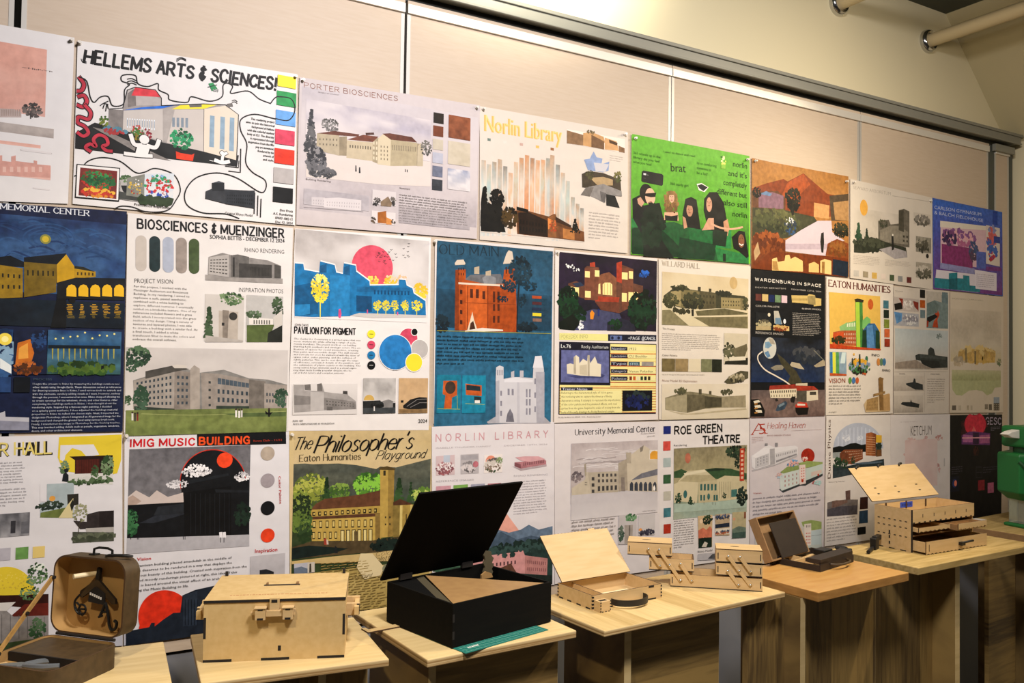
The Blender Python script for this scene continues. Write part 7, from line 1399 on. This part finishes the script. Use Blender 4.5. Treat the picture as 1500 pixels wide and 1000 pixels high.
wi('4a4848', [332, 462, 352, 462, 352, 490, 332, 490], 2, 2, .4, .4); po('8a8078', 568, 435, 590, 435, 595, 525, 570, 525); po('efe8e0', 776, 500, 783, 485, 790, 505, 788, 522, 776, 520)
part(); pa('77706e', 250, 712, 540, 830, 6, .4); tx('8a8482', 708, 658, 790, 652, 7, 'INSPIRATION PHOTOS', 0)
part('picture', 'photo of white walls with a green tree'); po('c0bbbb', 555, 680, 670, 672, 668, 865, 552, 868); tr(['5a8a5c', '7aa07a', '3c6a44'], 632, 695, 36, 22, 80, .2); po('a39b94', 590, 745, 645, 742, 640, 865, 590, 865); po('77706a', 618, 745, 628, 745, 626, 840, 618, 840); tr(['4a5f52', '6a7a6c'], 568, 800, 16, 55, 70, .2)
part('picture', 'grey sky photo with orange sun and trees'); po('c6c2c2', 680, 678, 788, 668, 786, 805, 680, 808); po('d89a60', 682, 770, 695, 762, 705, 770, 705, 780, 682, 782); tr(['3a3a48', '4a4a58'], 735, 790, 50, 16, 90, .18)

poster('white poster with brush-like black title, green-hill theatre picture and seven swatches at left', [(966, 616.4), (1097.3, 613.8), (1097.2, 816), (965.8, 834)], 'd8d3d1')
part('title'); st('141210', 918, 158, 1222, 140, 48, 'ROE GREEN', .23, jit=.14, gap=1.6); st('141210', 1100, 220, 1338, 208, 48, 'THEATRE', .23, jit=.14, gap=1.4)
sw(('26347c', 845, 106, 892, 155), ('c8544a', 843, 204, 890, 262), ('a8b5b4', 844, 312, 892, 368), ('3f6344', 844, 420, 892, 474), ('b8b5a8', 845, 528, 892, 582), ('4a7f88', 846, 636, 892, 690), ('b03c28', 846, 740, 892, 796))
part(); tx('6a6460', 912, 236, 996, 232, 12, 'Rendering', 0); tx('5a5450', 910, 690, 962, 684, 12, 'Vision', 0); tx('5a5450', 1068, 672, 1152, 664, 11, 'Inspiration', 0); tx('5a5450', 1066, 924, 1160, 912, 14, 'Rhino Model', 0); pa('7a7470', 912, 696, 1045, 880, 13, .4)
part('picture', 'cream theatre with green windows below dark hills and a pale red sun'); gr(912, 250, 1382, 660, ['8a8268', '9a9070', 'a39a7a', '8a9a88', 'a0b0a4'], 24, 'b0a888', 3, 3, .5); ci('b8735c', 1002, 312, 24, ry=1.4); po('a3987a', 912, 290, 970, 285, 995, 340, 912, 330) if False else None
po('3f5a3c', 912, 400, 960, 382, 1000, 400, 960, 440, 912, 440); po('3f5c3e', 1110, 385, 1180, 375, 1280, 380, 1382, 410, 1382, 450, 1150, 445, 1120, 410); po('2c3f30', 1110, 388, 1180, 376, 1240, 378, 1240, 388, 1140, 398)
po('c8bea0', 940, 460, 1000, 395, 1110, 385, 1185, 450, 1120, 460, 1070, 470, 1060, 600, 930, 590); po('bcb292', 1070, 462, 1200, 452, 1196, 595, 1072, 602); po('c4ba9a', 1190, 450, 1240, 425, 1340, 430, 1382, 470, 1382, 570, 1200, 590); po('b0a686', 945, 462, 1000, 420, 1150, 420, 1185, 450, 1070, 468); po('c8bea0', 912, 480, 945, 465, 945, 600, 912, 600); po('d8cfb4', 975, 410, 1110, 385, 1120, 400, 985, 425)
for i in range(5): x = 1082+i*23; rc('3f6a64', x, 480, x+13, 520)
for x in (1082, 1102, 1168, 1184): rc('3f6a64', x, 550, x+11, 585)
ci('3f6f6c', 985, 545, 16, ry=1.6); ci('3f6f6c', 1136, 560, 12, ry=1.7); rc('4a7a74', 1282, 515, 1320, 560)
for i in range(6): ln('8a8268', 3, 1205+i*14, 465, 1205+i*14, 570, sm=False)
po('a8b8aa', 912, 610, 1060, 602, 1200, 592, 1382, 570, 1382, 630, 912, 664); tr(['23402f', '35523c'], 940, 570, 20, 34, 60, .2); tr(['2c4634', '35523c'], 1018, 590, 22, 28, 50, .22, '^'); tr(['2c4634'], 1238, 552, 12, 20, 30, .25); tr(['1c2c26', '2a3c34'], 1352, 560, 32, 58, 100, .18); tr(['26362a', '3a4c38', '1c281f'], 1310, 270, 60, 36, 150, .16); tr(['26362a'], 1325, 340, 20, 40, 50, .2); ln('1c201a', 7, 1372, 240, 1355, 320, 1345, 460)
part('banner', 'red vertical banner'); po('b8432c', 1338, 250, 1368, 248, 1364, 458, 1336, 458); 
for i in range(7): rc('d8b098', 1344, 262+i*28, 1360, 276+i*28)
for i, x in enumerate((950, 1045, 1105, 1162, 1180)): ln('6a5a4a', 3, x, 590+i*2, x, 606+i*2, sm=False)
part('picture', 'print of salmon cliffs and trees'); po('c8b08c', 1066, 686, 1160, 678, 1158, 884, 1070, 892); po('c87a60', 1068, 780, 1100, 760, 1120, 775, 1145, 750, 1158, 770, 1156, 830, 1070, 840); po('23342a', 1070, 830, 1156, 822, 1156, 884, 1070, 892); tr(['23342a', '35482f'], 1128, 710, 32, 28, 70, .2); po('c8c0b4', 1090, 885, 1110, 850, 1130, 860, 1120, 886); tr(['1c2a22'], 1100, 840, 24, 14, 40, .25); ci('e0c8a8', 1088, 720, 14)
part('picture', 'print of a harbour with boats'); po('b8a488', 1178, 676, 1272, 668, 1270, 810, 1178, 812); po('2c3444', 1178, 740, 1270, 728, 1270, 755, 1178, 765); po('d8cfc0', 1178, 770, 1270, 760, 1270, 800, 1178, 806); tr(['3a4458', '55607a'], 1225, 690, 44, 14, 50, .2); tr(['b06a4a', '4a5468'], 1225, 790, 44, 10, 40, .22)
part('picture', 'print of grey-green hills and sea'); po('b5aa88', 1288, 662, 1378, 656, 1376, 825, 1286, 830); po('6f7f72', 1288, 770, 1330, 750, 1376, 760, 1376, 825, 1286, 830); po('4a5f58', 1288, 795, 1376, 785, 1376, 825, 1288, 830); ci('c8957a', 1300, 705, 10); rc('8a5a44', 1364, 660, 1376, 700)
part('picture', 'grey model picture'); po('b8b5b8', 1066, 930, 1200, 918, 1200, 965, 1066, 972); po('5a5c60', 1130, 960, 1160, 930, 1190, 925, 1185, 965)

crop(1085, 600, 4.876)
poster('lilac grey poster with red serif title and white and coloured long building models', [(1098.2, 612.3), (1208.6, 608.4), (1206, 801), (1098, 816)], 'c9c2c6')
part('title'); st('a8402c', 78, 178, 178, 168, 76, 'A5'.replace('5', ''), .13, .05, 0, .5); tx('a8402c', 130, 176, 178, 170, 76, '5', -.01); part('title'); st('a8503c', 188, 134, 455, 128, 42, 'Healing Haven', .11, .045, .22, .25, 0, 1.1)
part(); tx('a8807a', 188, 188, 355, 184, 9, 'ENVD DESIGN STUDIO', 0); pa('b08a84', 78, 190, 165, 235, 4, .35); ln('b09a98', 1.5, 360, 150, 575, 140, sm=False); tx('b05a4a', 86, 602, 145, 598, 11, 'Vision', 0)
part('picture', 'white long building model'); po('b3b0b4', 76, 430, 200, 395, 400, 322, 400, 335, 240, 398, 80, 440); po('d4d2d6', 72, 330, 110, 305, 170, 262, 200, 252, 240, 270, 385, 255, 405, 265, 405, 320, 240, 390, 205, 392, 100, 425, 78, 410); po('bcbabe', 100, 345, 200, 310, 200, 390, 100, 420); po('a8a6aa', 205, 280, 240, 275, 242, 388, 208, 392); po('c8c6ca', 240, 310, 400, 275, 400, 322, 242, 385); po('dcdade', 80, 330, 165, 270, 205, 275, 195, 310, 105, 345); wi('8a888e', [108, 345, 195, 318, 195, 375, 108, 408], 4, 3, .25, .6); wi('8f8d92', [248, 318, 398, 282, 398, 300, 248, 340], 12, 1, .4, .8); po('8f8d92', 250, 362, 395, 312, 398, 322, 250, 376); rc('8a888c', 170, 240, 190, 256); rc('8a888c', 243, 236, 262, 262); po('a5a3a8', 208, 300, 240, 298, 240, 305, 208, 307)
part('picture', 'coloured long building model with a red sun'); po('a5301f', *sum([[477+48*math.cos(t), 328+54*math.sin(t)] for t in [i*.3 for i in range(21)]], [])); tr(['d8a8a0', 'e0d0c8'], 455, 350, 22, 14, 30, .25); po('3f4448', 270, 565, 300, 590, 425, 540, 460, 540, 582, 470, 582, 455, 300, 570); po('c2cac8', 275, 470, 300, 445, 415, 420, 415, 530, 290, 578, 278, 560); po('8a9a60', 280, 445, 330, 405, 410, 395, 415, 425, 300, 455); po('94a468', 410, 380, 470, 365, 582, 372, 582, 392, 460, 415, 415, 400); po('d8c8c4', 415, 395, 458, 390, 462, 525, 418, 535); po('b8c4c0', 462, 420, 582, 385, 582, 455, 462, 505); wi('c06a5a', [425, 410, 455, 405, 455, 500, 425, 505], 2, 5, .5, .4); wi('a87a78', [300, 465, 410, 440, 410, 530, 300, 560], 4, 3, .25, .5); ci('b8432f', 438, 506, 12); po('c8b8b0', 500, 445, 575, 425, 575, 450, 500, 475); po('b8432f', 545, 458, 558, 455, 556, 470, 545, 472); tr(['5a8ab0', 'd8a8a0', '6a9ac0'], 370, 380, 40, 24, 40, .2); tr(['a8c0d0', 'd0a8a0'], 270, 470, 24, 20, 30, .2); tr(['b84838'], 515, 520, 10, 12, 14, .3); tr(['a8c8c8'], 550, 520, 30, 14, 24, .25)
part(); pa('77727a', 84, 618, 574, 705, 5, .34); 
part('picture', 'close-up of the coloured model'); gr(100, 760, 578, 980, ['c9c2c6', 'c2bdb8', 'b8c0bc'], 12); po('94a468', 430, 800, 500, 785, 574, 798, 574, 850, 505, 860, 440, 830); po('d8cfc8', 450, 815, 500, 810, 500, 965, 455, 970); po('b5c2c6', 500, 865, 574, 850, 570, 960, 500, 965); wi('c0504a', [460, 870, 496, 868, 496, 960, 460, 962], 3, 4, .5, .4); wi('6a6064', [460, 822, 496, 820, 496, 840, 460, 842], 3, 1, .4, .8); ln('8f9498', 3, 500, 900, 572, 890, sm=False)

poster('white poster with vertical title, red-brick tower block and striped sky half disc', [(1210, 608.8), (1304, 607.4), (1304.4, 786), (1207.5, 800)], 'd6d0cc')
part('title'); tx('6a4a34', 640, 490, 640, 70, 32, 'Duane Physics', .008)
part('picture', 'brick tower and halls in front of a striped pale sky disc'); po('b3b9c8', *sum([[838+178*math.cos(t), 275+182*math.sin(t)] for t in [math.pi+i*math.pi/30 for i in range(31)]], []))
for k in range(11): x = 690+k*28; h_ = 165*math.sqrt(max(0, 1-((x-838)/175)**2)); po('c2c8d6', x, 270-h_*.9, x+8, 270-h_*.9, x+8, 272, x, 272)
tr(['d8dae2', 'c6cad6'], 752, 200, 26, 26, 40, .22); tr(['d0d4de'], 850, 205, 22, 20, 30, .22); po('d8b03c', 962, 178, 1005, 182, 1005, 235, 962, 235); po('16191a', 655, 270, 700, 258, 730, 262, 780, 240, 820, 236, 860, 250, 890, 245, 900, 300, 655, 308); po('9aa0a0', 655, 305, 740, 300, 740, 345, 655, 345)
po('a8683f', 892, 168, 930, 160, 965, 172, 962, 330, 890, 325); po('8a5230', 940, 164, 965, 172, 962, 330, 938, 330); wi('d0a884', [894, 185, 960, 190, 960, 322, 894, 318], 1, 8, .95, .18); po('8a5034', 705, 310, 735, 285, 868, 280, 870, 350, 790, 390, 705, 365); wi('d0b49a', [735, 290, 866, 284, 866, 345, 770, 375], 10, 4, .5, .25); po('7a4830', 705, 308, 735, 300, 770, 320, 770, 390, 705, 365); po('3c4a40', 965, 245, 1000, 235, 1005, 330, 962, 330); po('77502f', 965, 285, 1004, 285, 1004, 330, 965, 335); tr(['22302a', '2f4034'], 985, 255, 22, 22, 50, .2)
po('2f3c40', 655, 395, 740, 405, 860, 380, 1020, 350, 1024, 420, 900, 440, 655, 490); tr(['2f4a36', '22382a', '3f5a40'], 690, 375, 30, 34, 90, .2); tr(['26402e', '35523a'], 740, 385, 24, 30, 70, .2); tr(['2f4a36'], 800, 360, 14, 28, 40, .22); po('5a6a78', 790, 385, 880, 372, 1010, 366, 1010, 376, 880, 390); po('3a464c', 655, 440, 760, 420, 780, 460, 655, 490)
part(); tx('8a8480', 625, 520, 738, 512, 7, 'Drawing Model', 0)
part('picture', 'grey-brown block model'); po('77706f', 616, 662, 660, 650, 745, 640, 835, 640, 830, 745, 614, 762); po('7a625a', 650, 652, 680, 645, 760, 645, 760, 660, 690, 690, 648, 700); po('6d5650', 745, 580, 780, 572, 780, 640, 748, 645); po('55525a', 614, 710, 700, 690, 830, 680, 830, 745, 614, 762)
part(); pa('8f8a88', 612, 770, 828, 915, 8, .34)
part('picture', 'dark strip of photos'); po('3a1f1c', 850, 625, 905, 620, 905, 705, 848, 710); po('2f4a66', 845, 722, 905, 715, 905, 805, 842, 812); po('0f1116', 832, 840, 890, 832, 890, 885, 832, 892)

crop(1080, 590, 3.571)
poster('pale poster with tall dark condensed title and pinkish watercolour stain, behind the drawer chest', [(1304.2, 607.4), (1391, 606.2), (1391, 771), (1304.4, 786)], 'd3cdcc')
part('title'); tx('5a504c', 905, 172, 1014, 166, 52, 'KETCHUM', -.01)
part(); tr(['c8a09c', 'd0b0ac', 'c8a8a6'], 950, 250, 80, 80, 70, .12); tr(['c0908c', 'd0b4b0'], 900, 200, 22, 16, 30, .25); tr(['c0908c'], 1055, 180, 20, 14, 24, .25); tr(['d0b0b0', 'c89c9c'], 1000, 350, 60, 40, 60, .14); pa('b8b0b0', 850, 90, 1000, 100, 1, .3); rc('b8b4b6', 1078, 290, 1084, 330)
gr(875, 195, 1045, 430, ['d0b6b4', 'd3bebc', 'd0b8b6'], 10, 'd8c8c6', 3, 3, .7)

poster('black poster with a glowing pink-red disc over a pink building, bottom row', [(1391.4, 608), (1467.8, 606.8), (1466.4, 757.5), (1391.4, 771)], '0f0d12')
part('title'); st('a89cae', 1298, 110, 1378, 112, 34, 'GESC', .16, gap=1.6); pa('77707c', 1325, 122, 1376, 145, 3, .4)
part('picture', 'pink building under a red disc'); tr(['3a1420', '5a1a28'], 1240, 130, 70, 60, 60, .2); po('c8344a', *sum([[1243+56*math.cos(t), 112+64*math.sin(t)] for t in [i*.3 for i in range(21)]], [])); po('d86a6a', 1225, 150, 1235, 120, 1250, 150) ; po('6a3a70', 1172, 170, 1210, 150, 1240, 148, 1290, 155, 1322, 158, 1320, 220, 1172, 216); po('b06a9a', 1180, 165, 1230, 170, 1230, 205, 1180, 205); po('3a2040', 1232, 155, 1262, 155, 1262, 215, 1232, 215); po('a8608c', 1265, 170, 1318, 165, 1318, 210, 1265, 212); po('d8a0a8', 1175, 180, 1320, 178, 1320, 184, 1175, 186); tr(['3a1a18', '4a241c'], 1248, 255, 14, 24, 30, .25)
part(); pa('5a5560', 1120, 330, 1180, 370, 4, .3); pa('4a4752', 1285, 330, 1370, 360, 3, .3); ln('4a4752', 2, 1248, 335, 1278, 335, 1278, 390, 1248, 390, 1248, 335, sm=False); ln('4a4752', 2, 1250, 362, 1278, 362, sm=False)
part('picture', 'small glowing orb picture'); rc('14182a', 1115, 385, 1160, 460); ci('2a3a6a', 1136, 420, 22); ci('d8806a', 1140, 420, 12, ry=1.3)
part('picture', 'small red picture'); rc('8a2a34', 1258, 405, 1292, 455)
part('picture', 'small pink picture'); rc('a8607a', 1308, 418, 1340, 468)

finish_posters()

# ---------------------------------------------------------------- push pins
pin_spots = [(105, 60), (117, 64), (432, 113), (443, 118), (697, 158), (707, 160), (914, 197), (929, 203), (1093, 234), (1105, 236), (1238, 266), (1249, 267), (1361, 294), (427, 636), (636, 354), (185, 638), (815, 370)]
pin0 = None
for i, (a, b) in enumerate(pin_spots):
    X, Z = wallpt(a, b)
    if pin0 is None:
        def f(m):
            m.tube([(0, -.0045, 0), (0, -.007, 0), (0, -.0072, 0), (0, -.013, 0), (0, -.0132, 0), (0, -.0155, 0)], [.0052, .0050, .0028, .0026, .0042, .0040], M['pin'], 10)
            m.tube([(0, -.0045, 0), (0, .004, 0)], .0006, M['steel'], 5)
        o = pin0 = one('push_pin', None, f, smooth=True)
    else:
        o = pin0.copy(); COL.objects.link(o)
    o.location = (X, 0, Z); setp(o, 'small clear push pin at the top corner of a poster', 'push pin', 'clear push pins')
